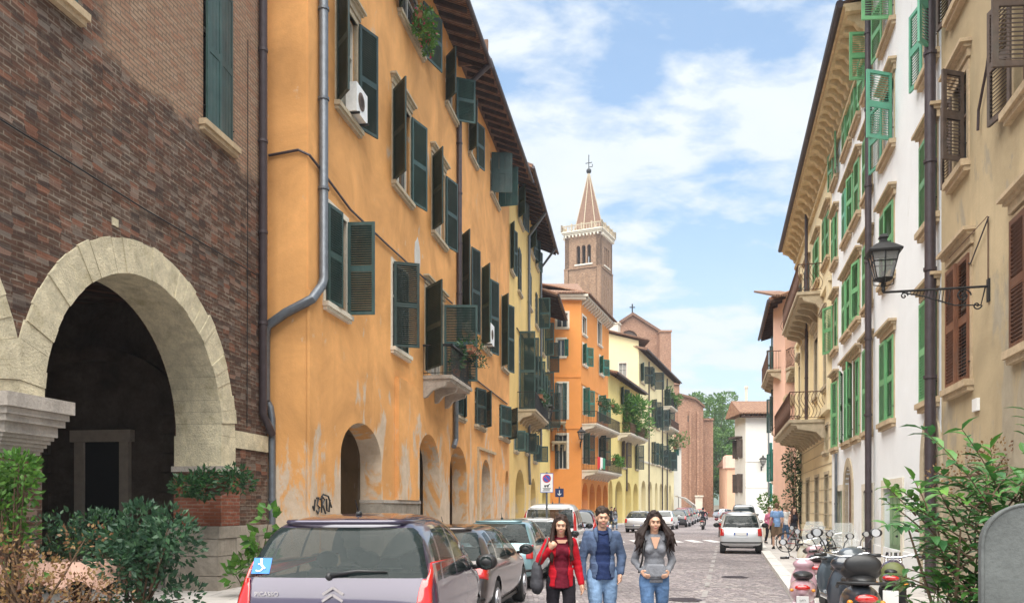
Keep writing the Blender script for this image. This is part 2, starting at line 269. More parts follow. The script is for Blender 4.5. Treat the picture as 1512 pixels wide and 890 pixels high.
# ------------------------------------------------------------------ mesh helpers
class MB:
    def __init__(s): s.v = []; s.f = []; s.m = []
    def add(s, vs, fs, mi=0):
        o = len(s.v); s.v += [tuple(v) for v in vs]; s.f += [tuple(i + o for i in f) for f in fs]; s.m += [mi] * len(fs); return s
    def box(s, x0, x1, y0, y1, z0, z1, mi=0):
        return s.add([(x0,y0,z0),(x1,y0,z0),(x1,y1,z0),(x0,y1,z0),(x0,y0,z1),(x1,y0,z1),(x1,y1,z1),(x0,y1,z1)],
                     [(0,3,2,1),(4,5,6,7),(0,1,5,4),(1,2,6,5),(2,3,7,6),(3,0,4,7)], mi)
    def obox(s, c, size, rot=None, mi=0):
        rot = rot or Matrix.Identity(3); a, b, d = (q / 2 for q in size)
        vs = [Vector(c) + rot @ Vector(p) for p in ((-a,-b,-d),(a,-b,-d),(a,b,-d),(-a,b,-d),(-a,-b,d),(a,-b,d),(a,b,d),(-a,b,d))]
        return s.add(vs, [(0,3,2,1),(4,5,6,7),(0,1,5,4),(1,2,6,5),(2,3,7,6),(3,0,4,7)], mi)
    def tube(s, pts, r, n=8, mi=0, cap=True):
        pts = [Vector(p) for p in pts]; rs = r if isinstance(r, (list, tuple)) else [r] * len(pts)
        rings = []; prev = None
        for i, p in enumerate(pts):
            t = (pts[min(i+1, len(pts)-1)] - pts[max(i-1, 0)])
            t = t.normalized() if t.length > 1e-9 else Vector((0,0,1))
            if prev is None:
                a = t.cross(Vector((0,0,1)) if abs(t.z) < .9 else Vector((1,0,0))).normalized()
            else: a = (prev - t * prev.dot(t)).normalized()
            prev = a; b = t.cross(a)
            rings.append([p + (a * math.cos(2*math.pi*k/n) + b * math.sin(2*math.pi*k/n)) * rs[i] for k in range(n)])
        vs = [v for r_ in rings for v in r_]; fs = []
        for i in range(len(pts)-1):
            for k in range(n): fs.append((i*n+k, i*n+(k+1)%n, (i+1)*n+(k+1)%n, (i+1)*n+k))
        if cap: fs.append(tuple(range(n-1, -1, -1))); fs.append(tuple((len(pts)-1)*n+k for k in range(n)))
        return s.add(vs, fs, mi)
    def lathe(s, prof, c=(0,0,0), n=20, axis='z', mi=0):
        vs = []; 
        for r, h in prof:
            for k in range(n):
                a = 2*math.pi*k/n; x, y = r*math.cos(a), r*math.sin(a)
                p = (x, y, h) if axis == 'z' else ((h, x, y) if axis == 'x' else (x, h, y))
                vs.append((c[0]+p[0], c[1]+p[1], c[2]+p[2]))
        fs = [(i*n+k, i*n+(k+1)%n, (i+1)*n+(k+1)%n, (i+1)*n+k) for i in range(len(prof)-1) for k in range(n)]
        fs.append(tuple(range(n-1, -1, -1))); fs.append(tuple((len(prof)-1)*n+k for k in range(n)))
        return s.add(vs, fs, mi)
    def prism(s, poly, a0, a1, axis='x', mi=0):
        n = len(poly)
        def P(u, v, a): return (a, u, v) if axis == 'x' else ((u, a, v) if axis == 'y' else (u, v, a))
        vs = [P(u, v, a0) for u, v in poly] + [P(u, v, a1) for u, v in poly]
        return s.add(vs, [tuple(range(n)), tuple(range(2*n-1, n-1, -1))] + [(i, i+n, (i+1)%n+n, (i+1)%n) for i in range(n)], mi)
    def ball(s, c, r, n=10, m=7, mi=0, rot=None):
        rr = r if isinstance(r, (tuple, list)) else (r, r, r); vs = []; rot = rot or Matrix.Identity(3)
        for i in range(m+1):
            th = math.pi*i/m
            for k in range(n):
                a = 2*math.pi*k/n
                vs.append(Vector(c) + rot @ Vector((rr[0]*math.sin(th)*math.cos(a), rr[1]*math.sin(th)*math.sin(a), rr[2]*math.cos(th))))
        return s.add(vs, [(i*n+k, (i+1)*n+k, (i+1)*n+(k+1)%n, i*n+(k+1)%n) for i in range(m) for k in range(n)], mi)
    def mesh(s, name, mats):
        me = bpy.data.meshes.new(name); me.from_pydata(s.v, [], s.f); 
        for m in (mats if isinstance(mats, (list, tuple)) else [mats]): me.materials.append(m)
        me.polygons.foreach_set('material_index', s.m)
        return me
    def build(s, name, mats, parent=None, smooth=False, fix=True):
        me = s.mesh(name, mats)
        if fix:
            bm = bmesh.new(); bm.from_mesh(me); bmesh.ops.recalc_face_normals(bm, faces=bm.faces); bm.to_mesh(me); bm.free()
        if smooth:
            me.polygons.foreach_set('use_smooth', [True]*len(me.polygons))
            if smooth == 'auto':
                me.set_sharp_from_angle(angle=R(38))
        return link(name, me, parent)
def link(name, me, parent=None, loc=None, rz=None):
    o = bpy.data.objects.new(name, me); COL.objects.link(o)
    if parent: o.parent = parent
    if loc: o.location = loc
    if rz is not None: o.rotation_euler = (0, 0, rz)
    return o
def tag(o, label=None, cat=None, group=None, kind=None):
    if label: o['label'] = label
    if cat: o['category'] = cat
    if group: o['group'] = group
    if kind: o['kind'] = kind
    return o
def thing(name, label, cat, loc=(0,0,0), rz=0, group=None):
    o = bpy.data.objects.new(name, None); COL.objects.link(o); o.empty_display_size = .2
    o.location = loc; o.rotation_euler = (0, 0, rz); return tag(o, label, cat, group)
def kids(o): return [c for c in bpy.data.objects if c.parent == o]
def dup(root, loc=None, rz=None, label=None, mats=None, parent=None):
    c = root.copy(); COL.objects.link(c)
    if parent: c.parent = parent
    if loc is not None: c.location = loc
    if rz is not None: c.rotation_euler = (0, 0, rz)
    if label: c['label'] = label
    if mats and c.type == 'MESH' and c.data.materials and c.data.materials[0].name in mats:
        c.data = c.data.copy(); c.data.materials[0] = mats[c.data.materials[0].name]
    for ch in kids(root): dup(ch, mats=mats, parent=c)
    return c
def evalmesh(o):
    dg = bpy.context.evaluated_depsgraph_get(); return bpy.data.meshes.new_from_object(o.evaluated_get(dg))
def at(px, py, Y): return Vector(((px-CX)/F*Y, Y, CH + (HY-py)/F*Y))
def gnd(px, Y): return ((px-CX)/F*Y, Y)

def holed(outer, holes, y0, y1):
    """wall sheet in x-z with holes, between depths y0..y1; returns (verts, faces)"""
    cu = bpy.data.curves.new('tmp', 'CURVE'); cu.dimensions = '2D'; cu.fill_mode = 'BOTH'; cu.extrude = (y1-y0)/2
    for poly in [outer] + holes:
        sp = cu.splines.new('POLY'); sp.points.add(len(poly)-1)
        for p, (u, z) in zip(sp.points, poly): p.co = (u, z, 0, 1)
        sp.use_cyclic_u = True
    o = bpy.data.objects.new('tmp', cu); COL.objects.link(o)
    me = evalmesh(o); vs = [(v.co.x, (y0+y1)/2 + v.co.z, v.co.y) for v in me.vertices]; fs = [tuple(p.vertices) for p in me.polygons]
    bpy.data.objects.remove(o); bpy.data.curves.remove(cu); bpy.data.meshes.remove(me); return vs, fs
def archpoly(u1, u2, zb, zs, rise, n=14):
    c = (u1+u2)/2; r = (u2-u1)/2
    return [(u1, zb)] + [(c - r*math.cos(math.pi*k/n), zs + rise*math.sin(math.pi*k/n)) for k in range(n+1)] + [(u2, zb)]

SHM = {}
def shutter_mesh(w, h, mat, solid=False):
    k = (round(w, 2), round(h, 1), mat, solid)
    if k in SHM: return SHM[k]
    w, h = k[0], k[1]; b = MB(); t = .045; fw = .075
    b.box(0, fw, -t, 0, 0, h); b.box(w-fw, w, -t, 0, 0, h)
    for z in (0, h-fw): b.box(fw, w-fw, -t, 0, z, z+fw)
    if h >= 1.3: b.box(fw, w-fw, -t, 0, h*.48-.035, h*.48+fw+.035)
    if solid:
        nb = 3
        for i in range(nb):
            a = fw + (w-2*fw)*i/nb; b.box(a+.004, a+(w-2*fw)/nb-.004, -t*.75, -.01, fw, h-fw)
    else:
        n = max(5, int(h/.062)); rot = Matrix.Rotation(R(-38), 3, 'X')
        for i in range(n):
            z = fw + (h-2*fw)*(i+.5)/n
            if h >= 1.3 and h*.48-.02 < z < h*.48+fw+.02: continue
            b.obox((w/2, -t/2, z), (w-2*fw, .058, .010), rot)
    me = b.mesh('shutter', M[mat]); bm = bmesh.new(); bm.from_mesh(me); bmesh.ops.recalc_face_normals(bm, faces=bm.faces); bm.to_mesh(me); bm.free()
    SHM[k] = me; return me

class Bld:
    def __init__(s, name, label, cat, P, ang, L, H, mat, th=.25, group=None, depth=9):
        s.r = thing(name, label, cat, (P[0], P[1], 0), ang, group); s.P = Vector(P[:2]); s.a = ang; s.L = L; s.H = H; s.mat = mat; s.th = th; s.holes = []; s.depth = depth; s.extra = MB()
    def uz(s, px, py, off=0):
        t = Vector((math.cos(s.a), math.sin(s.a))); n = Vector((-t.y, t.x)); d = Vector(((px-CX)/F, 1))
        k = (s.P.dot(n) + off) / d.dot(n); return ((d*k - s.P).dot(t), CH + k*(HY-py)/F)
    def u(s, px, off=0): return s.uz(px, 0, off)[0]
    def z(s, px, py): return s.uz(px, py)[1]
    def win(s, u1, u2, z1, z2, sh=None, col='sh_dark', lin=0, sill=1, sur=.12, pane='pane', frame='frame', trim='sill', solid=False, mul=True, w=None):
        if u1 > u2: u1, u2 = u2, u1
        s.holes.append([(u1, z1), (u2, z1), (u2, z2), (u1, z2)])
        b = MB(); y0, y1 = .11, .16; fw = .06
        b.box(u1, u1+fw, y0, y1, z1, z2); b.box(u2-fw, u2, y0, y1, z1, z2); b.box(u1+fw, u2-fw, y0, y1, z1, z1+fw); b.box(u1+fw, u2-fw, y0, y1, z2-fw, z2)
        if mul:
            c = (u1+u2)/2; b.box(c-.035, c+.035, y0-.01, y1, z1+fw, z2-fw)
            if z2-z1 > 1.5:
                zz = z1+(z2-z1)*.66; b.box(u1+fw, c-.035, y0, y1, zz-.02, zz+.02); b.box(c+.035, u2-fw, y0, y1, zz-.02, zz+.02)
        wn = b.build('window', M[frame], s.r)
        MB().box(u1+.01, u2-.01, .17, .19, z1+.01, z2-.01).build('pane', M[pane], wn)
        if sur:
            b = MB(); g = sur; b.box(u1-g, u1, -.025, .10, z1, z2); b.box(u2, u2+g, -.025, .10, z1, z2); b.box(u1-g, u2+g, -.027, .10, z2, z2+g)
            b.build('window_surround', M[trim], wn)
        if sill:
            b = MB(); b.box(u1-.16, u2+.16, -.15, .12, z1-.11, z1-.001); b.box(u1-.13, u2+.13, -.10, .0, z1-.19, z1-.112); b.build('sill', M[trim if trim != 'trim' else 'trim'], wn)
        if lin:
            z0 = z2+max(sur, 0)+.03
            b = MB(); b.box(u1-.16, u2+.16, -.06, .02, z0, z0+.14); b.box(u1-.20, u2+.20, -.12, .02, z0+.141, z0+.20)
            b.box(u1-.25, u2+.25, -.19, .02, z0+.201, z0+.26)
            if lin == 2: b.prism([(u1-.28, z0+.281), (u2+.28, z0+.281), ((u1+u2)/2, z0+.50)], -.22, .02, 'y')
            b.build('cornice', M[trim], wn)
        if sh:
            sw = w or (u2-u1)/2; aL, aR = sh
            if aL is not None: link('shutter', shutter_mesh(sw, z2-z1, col, solid), wn, (u1, -.055, z1+.005), R(-aL))
            if aR is not None: link('shutter', shutter_mesh(sw, z2-z1, col, solid), wn, (u2, -.055, z1+.005), R(180+aR))
            b = MB()
            for uu, sg in ((u1, -1), (u2, 1)):
                b.tube([(uu+sg*.03, -.02, z1+.3), (uu+sg*.03, -.06, z1+.3)], .012, 6)
            b.build('hinge', M['iron'], wn)
        return wn
    def pw(s, p1, p2, yt, yb, **k):       # window from photo pixels on this facade, y measured at p1
        u1, z2 = s.uz(p1, yt); z1 = s.z(p1, yb); return s.win(u1, s.u(p2), z1, z2, **k)
    def arch(s, p1, p2, zb, zs, rise):
        u1, u2 = sorted((s.u(p1), s.u(p2))); s.holes.append(archpoly(u1, u2, zb, zs, rise)); return u1, u2
    def door(s, u1, u2, z2, col='door_green', panels=2, arch=0, sur=.15, trim='trim', y=.12, z0=0.02):
        if u1 > u2: u1, u2 = u2, u1
        if arch: s.holes.append(archpoly(u1, u2, z0, z2, arch))
        else: s.holes.append([(u1, z0), (u2, z0), (u2, z2), (u1, z2)])
        b = MB(); w = (u2-u1)/panels; zt = z2 + arch
        for i in range(panels):
            a = u1+w*i; b.box(a+.006, a+w-.006, y, y+.05, z0, zt)
            nz_ = 3
            for k in range(nz_): 
                q0 = z0+.15+(zt-z0-.2)*k/nz_; b.box(a+.1, a+w-.1, y-.015, y-.001, q0, q0+(zt-z0-.2)/nz_-.12)
        d = b.build('door', M[col], s.r)
        MB().ball(((u1+u2)/2+.08, y-.05, 1.05), .03).build('handle', M['iron'], d)
        if sur:
            b = MB(); b.box(u1-sur, u1, -.04, .1, z0, z2); b.box(u2, u2+sur, -.04, .1, z0, z2)
            if not arch: b.box(u1-sur, u2+sur, -.045, .1, z2, z2+sur)
            else:
                n = 12; c = (u1+u2)/2; r = (u2-u1)/2
                for k in range(n):
                    q = [math.pi*(k+j)/n for j in (0, 1)]
                    pl = [(c-r*math.cos(q[0]), z2+arch*math.sin(q[0])), (c-(r+sur)*math.cos(q[0]), z2+(arch+sur)*math.sin(q[0])), (c-(r+sur)*math.cos(q[1]), z2+(arch+sur)*math.sin(q[1])), (c-r*math.cos(q[1]), z2+arch*math.sin(q[1]))]
                    b.prism(pl, -.04, .1, 'y')
            b.build('door_surround', M[trim], d)
        return d
    def pipe(s, pts, r=.06, mat='pipe', brackets=True, name='downpipe'):
        b = MB(); b.tube(pts, r, 10)
        for p, q in zip(pts[:-1], pts[1:]):
            p, q = Vector(p), Vector(q); n = int((q-p).length/2.2)
            for i in range(1, n+1):
                c = p.lerp(q, i/(n+1)); d = (q-p).normalized()*.03; b.tube([c-d, c+d], r*1.22, 10)
        return b.build(name, M[mat], s.r, smooth='auto')
    def roof(s, u0, u1, ze, ov=1.1, drop=.25, rise=2.2, back=6, gutter=True, rafters=True, matg='pipe_d', wood='wood', tk=.10):
        b = MB(); b.prism([(-ov, ze-drop), (-ov, ze-drop+tk), (back, ze+rise+tk), (back, ze+rise)], u0, u1, 'x')
        # tile ends along the eave
        n = int((u1-u0)/.22)
        for i in range(n):
            x = u0+(i+.5)*(u1-u0)/n; b.tube([(x, -ov-.04, ze-drop+tk+.02), (x, -ov+1.3, ze-drop+tk+.02+1.3*(rise+drop)/(back+ov))], .085, 6)
        rf = b.build('roof', M['tile'], s.r)
        if rafters:
            b = MB(); n = max(2, int((u1-u0)/.75)); sl = (rise+drop)/(back+ov)
            for i in range(n+1):
                x = u0+.05+i*(u1-u0-.1)/n
                b.prism([(-ov+.06, ze-drop-.16+.02), (-ov+.06, ze-drop-.003+.06*sl), (.0, ze-drop+ov*sl-.003), (.0, ze-drop+ov*sl-.17)], x-.05, x+.05, 'x')
            b.build('rafter', M[wood], rf)
        if gutter:
            b = MB(); b.tube([(u0-.02, -ov-.08, ze-drop-.01), (u1+.02, -ov-.08, ze-drop-.01)], .085, 8)
            b.build('gutter', M[matg], rf, smooth='auto')
        return rf
    def finish(s, arcade=None, inner=None, floorm=None, th=None, both=True, base_holes=None):
        """arcade=(ceil z, depth): hollow behind the ground floor wall; th: thickness of the ground-floor wall"""
        th0 = s.th; b = MB()
        if arcade:
            zc, dp = arcade; tb = th or .8
            low = [h for h in s.holes if max(z for _, z in h) < zc+.01]; up = [h for h in s.holes if h not in low]
            v, f = holed([(0, 0), (s.L, 0), (s.L, zc), (0, zc)], low, 0, tb); b.add(v, f)
            v, f = holed([(0, zc), (s.L, zc), (s.L, s.H), (0, s.H)], up, 0, th0); b.add(v, f)
            b.box(0, s.L, th0+.002, s.depth, zc, s.H-.01); b.box(0, s.L, dp, s.depth, 0, zc-.002)
            b.box(0, .3, tb+.002, dp-.002, 0, zc-.002); b.box(s.L-.3, s.L, tb+.002, dp-.002, 0, zc-.002)
        else:
            v, f = holed([(0, 0), (s.L, 0), (s.L, s.H), (0, s.H)], s.holes, 0, th0); b.add(v, f)
            b.box(0, s.L, th0+.002, s.depth, 0, s.H-.01)
        b.add(s.extra.v, s.extra.f)
        return b.build('wall', s.mat, s.r, fix=False)
def left_b(name, label, cat, v, p0, Z0, p1, H, mat, **k):
    s = (v-CX)/F; a = (p0-v)/F*Z0; P = ((p0-CX)/F*Z0, Z0); Z1 = F*a/(p1-v); L = (Z1-Z0)*math.hypot(1, s)
    return Bld(name, label, cat, P, math.atan2(1, s), L, H, mat, **k)
def right_b(name, label, cat, v, a, p0, p1, H, mat, **k):   # p0 near (large px), p1 far
    s = (v-CX)/F; Z0 = F*a/(p0-v); Z1 = F*a/(p1-v); L = (Z1-Z0)*math.hypot(1, s)
    return Bld(name, label, cat, (a+s*Z1, Z1), math.atan2(-1, -s), L, H, mat, **k)
def front_b(name, label, cat, p0, p1, Z, H, mat, **k):
    return Bld(name, label, cat, ((p0-CX)/F*Z, Z), 0, (p1-p0)/F*Z, H, mat, **k)
def balcony(B, u0, u1, z, out=1.0, h=1.0, mat='iron', slab='sill', style='bars', bottom=True, solidbr=True):
    b = MB(); b.box(u0, u1, -out, -.001, z-.12, z); b.box(u0+.06, u1-.06, -out+.08, -.001, z-.22, z-.121)
    n = max(2, int((u1-u0)/1.1))
    for i in range(n+1):
        x = u0+.12+(u1-u0-.24)*i/n
        b.prism([(0, z-.75), (-.12, z-.72), (-.3, z-.5), (-out*.75, z-.36), (-out*.8, z-.222), (0, z-.222)], x-.09, x+.09, 'x')
    bl = b.build('balcony', M[slab], B.r)
    b = MB(); path = [(u0+.04, 0), (u0+.04, -out+.05), (u1-.04, -out+.05), (u1-.04, 0)]
    for (x0, y0), (x1, y1) in zip(path[:-1], path[1:]):
        b.tube([(x0, y0, z+h), (x1, y1, z+h)], .022, 6); b.tube([(x0, y0, z+.08), (x1, y1, z+.08)], .014, 6)
        if style == 'box':
            b.box(min(x0,x1)-.06, max(x0,x1)+.06, min(y0,y1)-.06, max(y0,y1)+.06, z+h-.03, z+h+.03)
        d = math.hypot(x1-x0, y1-y0); n = max(2, int(d/.13))
        for i in range(n+1):
            x = x0+(x1-x0)*i/n; y = y0+(y1-y0)*i/n
            if style == 'scroll':
                dx, dy = (x1-x0)/n*.5, (y1-y0)/n*.5
                b.tube([(x+dx*math.sin(q)*1.6, y+dy*math.sin(q)*1.6, z+.08+(h-.08)*q/6.283) for q in [6.283*j/8 for j in range(9)]], .011, 4)
            else: b.tube([(x, y, z), (x, y, z+h)], .011, 5)
    b.build('railing', M[mat], bl); return bl

# ---- foliage
def leaves(cl, n, size, mb, aspect=2.0, up=.3, shell=.45, rng=random, fold=.25):
    """cl: list of (centre, (rx,ry,rz)); n leaves in all, folded diamond leaves"""
    tot = sum(r[0]*r[1]*r[2] for _, r in cl)
    for c, r in cl:
        k = max(3, int(n*(r[0]*r[1]*r[2])/tot))
        for _ in range(k):
            while True:
                d = Vector((rng.uniform(-1,1), rng.uniform(-1,1), rng.uniform(-1,1)))
                if .02 < d.length < 1: break
            rad = d.length**shell; dn = d.normalized(); p = Vector(c) + Vector((dn.x*r[0], dn.y*r[1], dn.z*r[2]))*rad
            leaf(mb, p, dn + Vector((rng.uniform(-.8,.8), rng.uniform(-.8,.8), rng.uniform(-.6,.6)+up)), size*rng.uniform(.6,1.25), aspect, rng, fold)
def leaf(mb, p, d, size, aspect=2.0, rng=random, fold=.25):
    d = d.normalized(); s = d.cross(Vector((rng.uniform(-1,1), rng.uniform(-1,1), rng.uniform(-1,1)))); 
    if s.length < .05: s = d.cross(Vector((.3,.2,1)))
    s.normalize(); n = d.cross(s); w = size/aspect/2
    m = p + d*size*.45 - n*fold*w; tip = p + d*size - n*fold*w*1.5
    mb.add([p, m+s*w+n*fold*w, tip, m-s*w+n*fold*w], [(0,1,2), (0,2,3)])
# ================================================================== SETTING
def sheet(name, poly, z, mat, kind='structure', z0=None):
    b = MB()
    if z0 is None: b.add([(x, y, z) for x, y in poly], [tuple(range(len(poly)))])
    else: b.prism(poly, z0, z, 'z')
    o = b.build(name, mat); o['kind'] = kind; return o
sheet('ground', [(-1500,-300),(1500,-300),(1500,3000),(-1500,3000)], -.01, M['earth'])
sheet('road', [(-12,-12),(14,-12),(75,185),(10,185),(-12,15)], .0, M['setts'])
LX = lambda Z: -7.49+.1638*Z        # left arcade facade line
RX = lambda Z: 4.2+.25*Z            # right facade line
KX = lambda Z: 1.47+.265*Z          # right kerb line
sheet('pavement', [(-14,-6),(-6.6,-6),(LX(16)+1.7-.3,16),(LX(66)+1.5,66),(LX(66)-2,66),(-14,16)], .13, M['flags'], z0=-.02)
b = MB()
def kerb(b, p, q, w=.3, z=.14):
    p, q = Vector(p), Vector(q); d = (q-p); n = int(d.length/1.1); d.normalize(); s = Vector((-d.y, d.x))*w
    for i in range(n):
        a = p+(q-p)*i/n; c = p+(q-p)*(i+1)/n - d*.012; zz = z+.004*math.sin(i*2.1)
        b.prism([tuple(a), tuple(c), tuple(c+s), tuple(a+s)], 0, zz, 'z')
kerb(b, (LX(16)+1.705-.3,16), (LX(66)+1.505,66)); kerb(b, (-6.595,-6), (LX(16)+1.705-.3,16)); 
o = b.build('kerb', M['curb']); o['kind'] = 'structure'
sheet('pavement', [(KX(-3),-3),(RX(-3)+9,-3),(RX(70)+2,70),(KX(70),70)], .12, M['flags'], z0=-.02)
b = MB(); kerb(b, (KX(70)-.002,70), (KX(-3)-.002,-3), -.3, .13); o = b.build('kerb', M['curb']); o['kind'] = 'structure'
# far left pavement in front of the orange / yellow houses
E_a, E_s = -17.46, .3407
EX = lambda Z: E_a+E_s*Z
sheet('pavement', [(3.2,67),(EX(67)+1.4,67),(EX(118)+1.6,118),(EX(118)-2,118),(3.2,70)], .12, M['flags'], z0=-.02)
# zebra crossing and faded lane marks
b = MB()
for i in range(18):
    x0 = gnd(904+i*14.0, 42)[0]; 
    if i % 2 == 0: b.add([(x0,40.6,.006),(x0+.5,40.7,.006),(x0+.58,43.6,.006),(x0+.08,43.5,.006)], [(0,1,2,3)])
o = b.build('crosswalk', M['white_p']); o['kind'] = 'structure'
mw = flat('worn_road_paint', (.30, .28, .27), .8, var=.35, sc=2)
b = MB()
for (a, c, w) in (((KX(6)-2.0, 6), (KX(38)-2.1, 38), .11),):
    for k in range(16):
        p = Vector(a).lerp(Vector(c), k/16); q = Vector(a).lerp(Vector(c), (k+.62)/16)
        b.add([(p.x,p.y,.005),(p.x+w,p.y,.005),(q.x+w,q.y,.005),(q.x,q.y,.005)], [(0,1,2,3)])
for Z in (8.5, 13.2, 18.0, 23.2):
    x = KX(Z); b.add([(x-2.0,Z,.005),(x-.35,Z-.25,.005),(x-.35,Z-.13,.005),(x-2.0,Z+.12,.005)], [(0,1,2,3)])
o = b.build('lane_marking', mw); o['kind'] = 'structure'
for (px_, Z_) in ((1010, 15.5), (1085, 20.5)):
    gx, gy = gnd(px_, Z_); mh = thing('manhole_cover', 'round iron manhole cover in the setts, %s the walkers' % ('just behind' if Z_ < 18 else 'well beyond'), 'manhole', (gx, gy, .004))
    b = MB(); b.lathe([(.33, 0), (.33, .008)], (0,0,0), 24); [b.box(-.24, .24, -.22+.08*k, -.19+.08*k, .008, .012) for k in range(6)]; b.build('cover', M['pipe_d'], mh)
# ---- hills
def ridge(name, pts, Y, depth, mat):
    b = MB(); n = 90; m = 10; vs = []
    for j in range(m+1):
        for i in range(n+1):
            x = pts[0][0] + (pts[-1][0]-pts[0][0])*i/n
            for (xa, ha), (xb, hb) in zip(pts[:-1], pts[1:]):
                if xa <= x <= xb: h = ha+(hb-ha)*(x-xa)/(xb-xa)
            h *= math.sin(math.pi*.5*min(1, j/m*1.0))*(1 if j < m else 1)
            h += noise.noise(Vector((x*.012, j*.8, 1)))*8*(j/m)
            vs.append((x, Y+depth*j/m, max(h, -.5)))
    b.add(vs, [(j*(n+1)+i, j*(n+1)+i+1, (j+1)*(n+1)+i+1, (j+1)*(n+1)+i) for j in range(m) for i in range(n)])
    o = b.build(name, mat, smooth=True); o['kind'] = 'structure'
ridge('hills', [(-200,20),(150,80),(330,150),(390,178),(440,150),(520,110),(700,170),(1300,120)], 1250, 350, flat('wooded_hill', (.045, .085, .03), .95, var=.4, sc=.02))

# ================================================================== OLD BRICK BUILDING (left)
Q = left_b('brick_building', 'old dark brick building with stone arched loggia at the left edge', 'building', 950, -160, 1215*8.3/1110, 395, 15.5, M['brick'], depth=8.5)
AW = Q.u(325)-Q.u(62)                        # arch width
ar = [(Q.u(62), Q.u(325)), (Q.u(62)-AW-1.05*AW*.20, Q.u(62)-1.05*AW*.20)]
ar[1] = (ar[0][0]-.9-AW, ar[0][0]-.9)
# real hole outline follows the round arches
for (u1, u2) in ar:
    if u1 < .15: u1 = .15
    Q.holes.append(archpoly(u1, u2, 0.01, 3.15, 2.42, 28))
u0 = Q.u(300); Q.win(u0, u0+1.05, 9.0, 11.9, sh=(0, 4), col='sh_dark', solid=True, w=.52, trim='sillw', sur=0)
Q.win(u0-4.6, u0-3.55, 9.0, 11.9, sh=(0, 0), solid=True, trim='sillw', sur=0)
v, f = holed([(0,0),(Q.L,0),(Q.L,6.3),(0,6.3)], [h for h in Q.holes if h[0][1] < 1], 0, .95)
bq = MB(); bq.add(v, f)
v, f = holed([(0,6.3),(Q.L,6.3),(Q.L,Q.H),(0,Q.H)], [h for h in Q.holes if h[0][1] > 6], 0, .3); bq.add(v, f)
bq.box(0, Q.L, .302, 9, 6.3, Q.H-.01)
bq.build('wall', M['brick'], Q.r, fix=False)
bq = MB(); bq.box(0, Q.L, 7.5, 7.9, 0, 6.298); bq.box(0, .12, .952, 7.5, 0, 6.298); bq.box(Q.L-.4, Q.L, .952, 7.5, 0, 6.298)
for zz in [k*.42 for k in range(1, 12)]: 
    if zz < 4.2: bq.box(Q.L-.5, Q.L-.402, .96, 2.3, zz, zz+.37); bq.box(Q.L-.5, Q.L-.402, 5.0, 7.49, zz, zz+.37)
def sidey(px):            # depth at which the sight line meets the loggia's end wall
    lo, hi = .9, 12.0
    for _ in range(50):
        m_ = (lo+hi)/2
        if Q.uz(px, 700, m_)[0] > Q.L-.42: hi = m_
        else: lo = m_
    return lo
ya, yb_ = sorted((sidey(127), sidey(180)))
zt = Q.uz(150, 652, (ya+yb_)/2)[1]
n = 16; yc = (ya+yb_)/2+.3
for k in range(n):
    q = [math.pi*(k+j)/n for j in (0, 1)]
    pl = [(yc-2.2*math.cos(q[0]), 3.3+1.7*math.sin(q[0])), (yc-2.5*math.cos(q[0]), 3.3+2.0*math.sin(q[0])), (yc-2.5*math.cos(q[1]), 3.3+2.0*math.sin(q[1])), (yc-2.2*math.cos(q[1]), 3.3+1.7*math.sin(q[1]))]
    bq.prism([(max(y_, .96), z_) for y_, z_ in pl], Q.L-.62, Q.L-.402, 'x')
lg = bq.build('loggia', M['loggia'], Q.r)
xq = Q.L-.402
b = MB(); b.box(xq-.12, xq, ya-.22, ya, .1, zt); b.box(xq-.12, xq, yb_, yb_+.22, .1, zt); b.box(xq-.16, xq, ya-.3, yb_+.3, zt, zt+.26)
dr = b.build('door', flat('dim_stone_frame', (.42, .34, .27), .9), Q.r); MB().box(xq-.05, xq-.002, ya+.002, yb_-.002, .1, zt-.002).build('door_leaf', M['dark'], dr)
# voussoir rings
for (u1, u2) in ar:
    c = (u1+u2)/2; b = MB(); n = 33; ri = AW/2
    for k in range(n):
        q0, q1 = math.pi*k/n+.001, math.pi*(k+1)/n-.001; rr = .54+.012*math.sin(k*2.7)+.008*math.sin(k*7.1); pr = -.03-.012*math.sin(k*1.9)
        if k > n*.62: rr += .03*math.sin(k*5.1); pr -= .02*abs(math.sin(k*3.3))
        ri_ = ri-.01
        s_ = [(c-ri_*math.cos(q)*1.0, 3.15+(2.42-.01)*math.sin(q)) for q in (q0, q1)]
        e_ = [(c-(ri+rr)*math.cos(q), 3.15+(2.42+rr)*math.sin(q)) for q in (q1, q0)]
        lim = 0
        pl = s_+e_
        # neighbouring rings meet above the shared capital
        if u1 == ar[0][0]: pl = [(max(x, u1-.45), z) for x, z in pl]
        else: pl = [(min(x, u2+.449), z) for x, z in pl]
        pl = [(max(x, .0), z) for x, z in pl]
        b.prism(pl, pr, .93, 'y')
    b.build('arch_ring', M['archstone'], Q.r)
# piers, capital, base
u2 = ar[0][1]
b = MB()
b.box(u2-.02, u2+.55, -.035, .965, 2.55, 3.149); b.box(u2+.551, Q.L-.02, -.03, 0, 2.95, 3.3)
b.build('pier_top', M['archstone'], Q.r)
b = MB(); b.box(u2-.10, u2+.58, -.12, .98, 2.44, 2.548); b.build('impost', M['capital'], Q.r)
b = MB(); b.box(u2-.03, u2+.72, -.04, .97, 1.38, 2.439); b.build('brick_pier', M['brickred'], Q.r)
b = MB()
rb = random.Random(5)
z0 = .0
for row, hh in enumerate((.42, .38, .34, .24)):
    x = u2-.28
    while x < Q.L-.05:
        w = rb.uniform(.4, .95); x1 = min(x+w, Q.L-.02); d = rb.uniform(-.14, -.09); b.box(x, x1-.012, d, -.002 if x > u2+.1 else .99, z0, z0+hh-.012); x = x1
    z0 += hh
b.build('pier_base', M['basestone'], Q.r)
c = ar[0][0]-.45
b = MB()
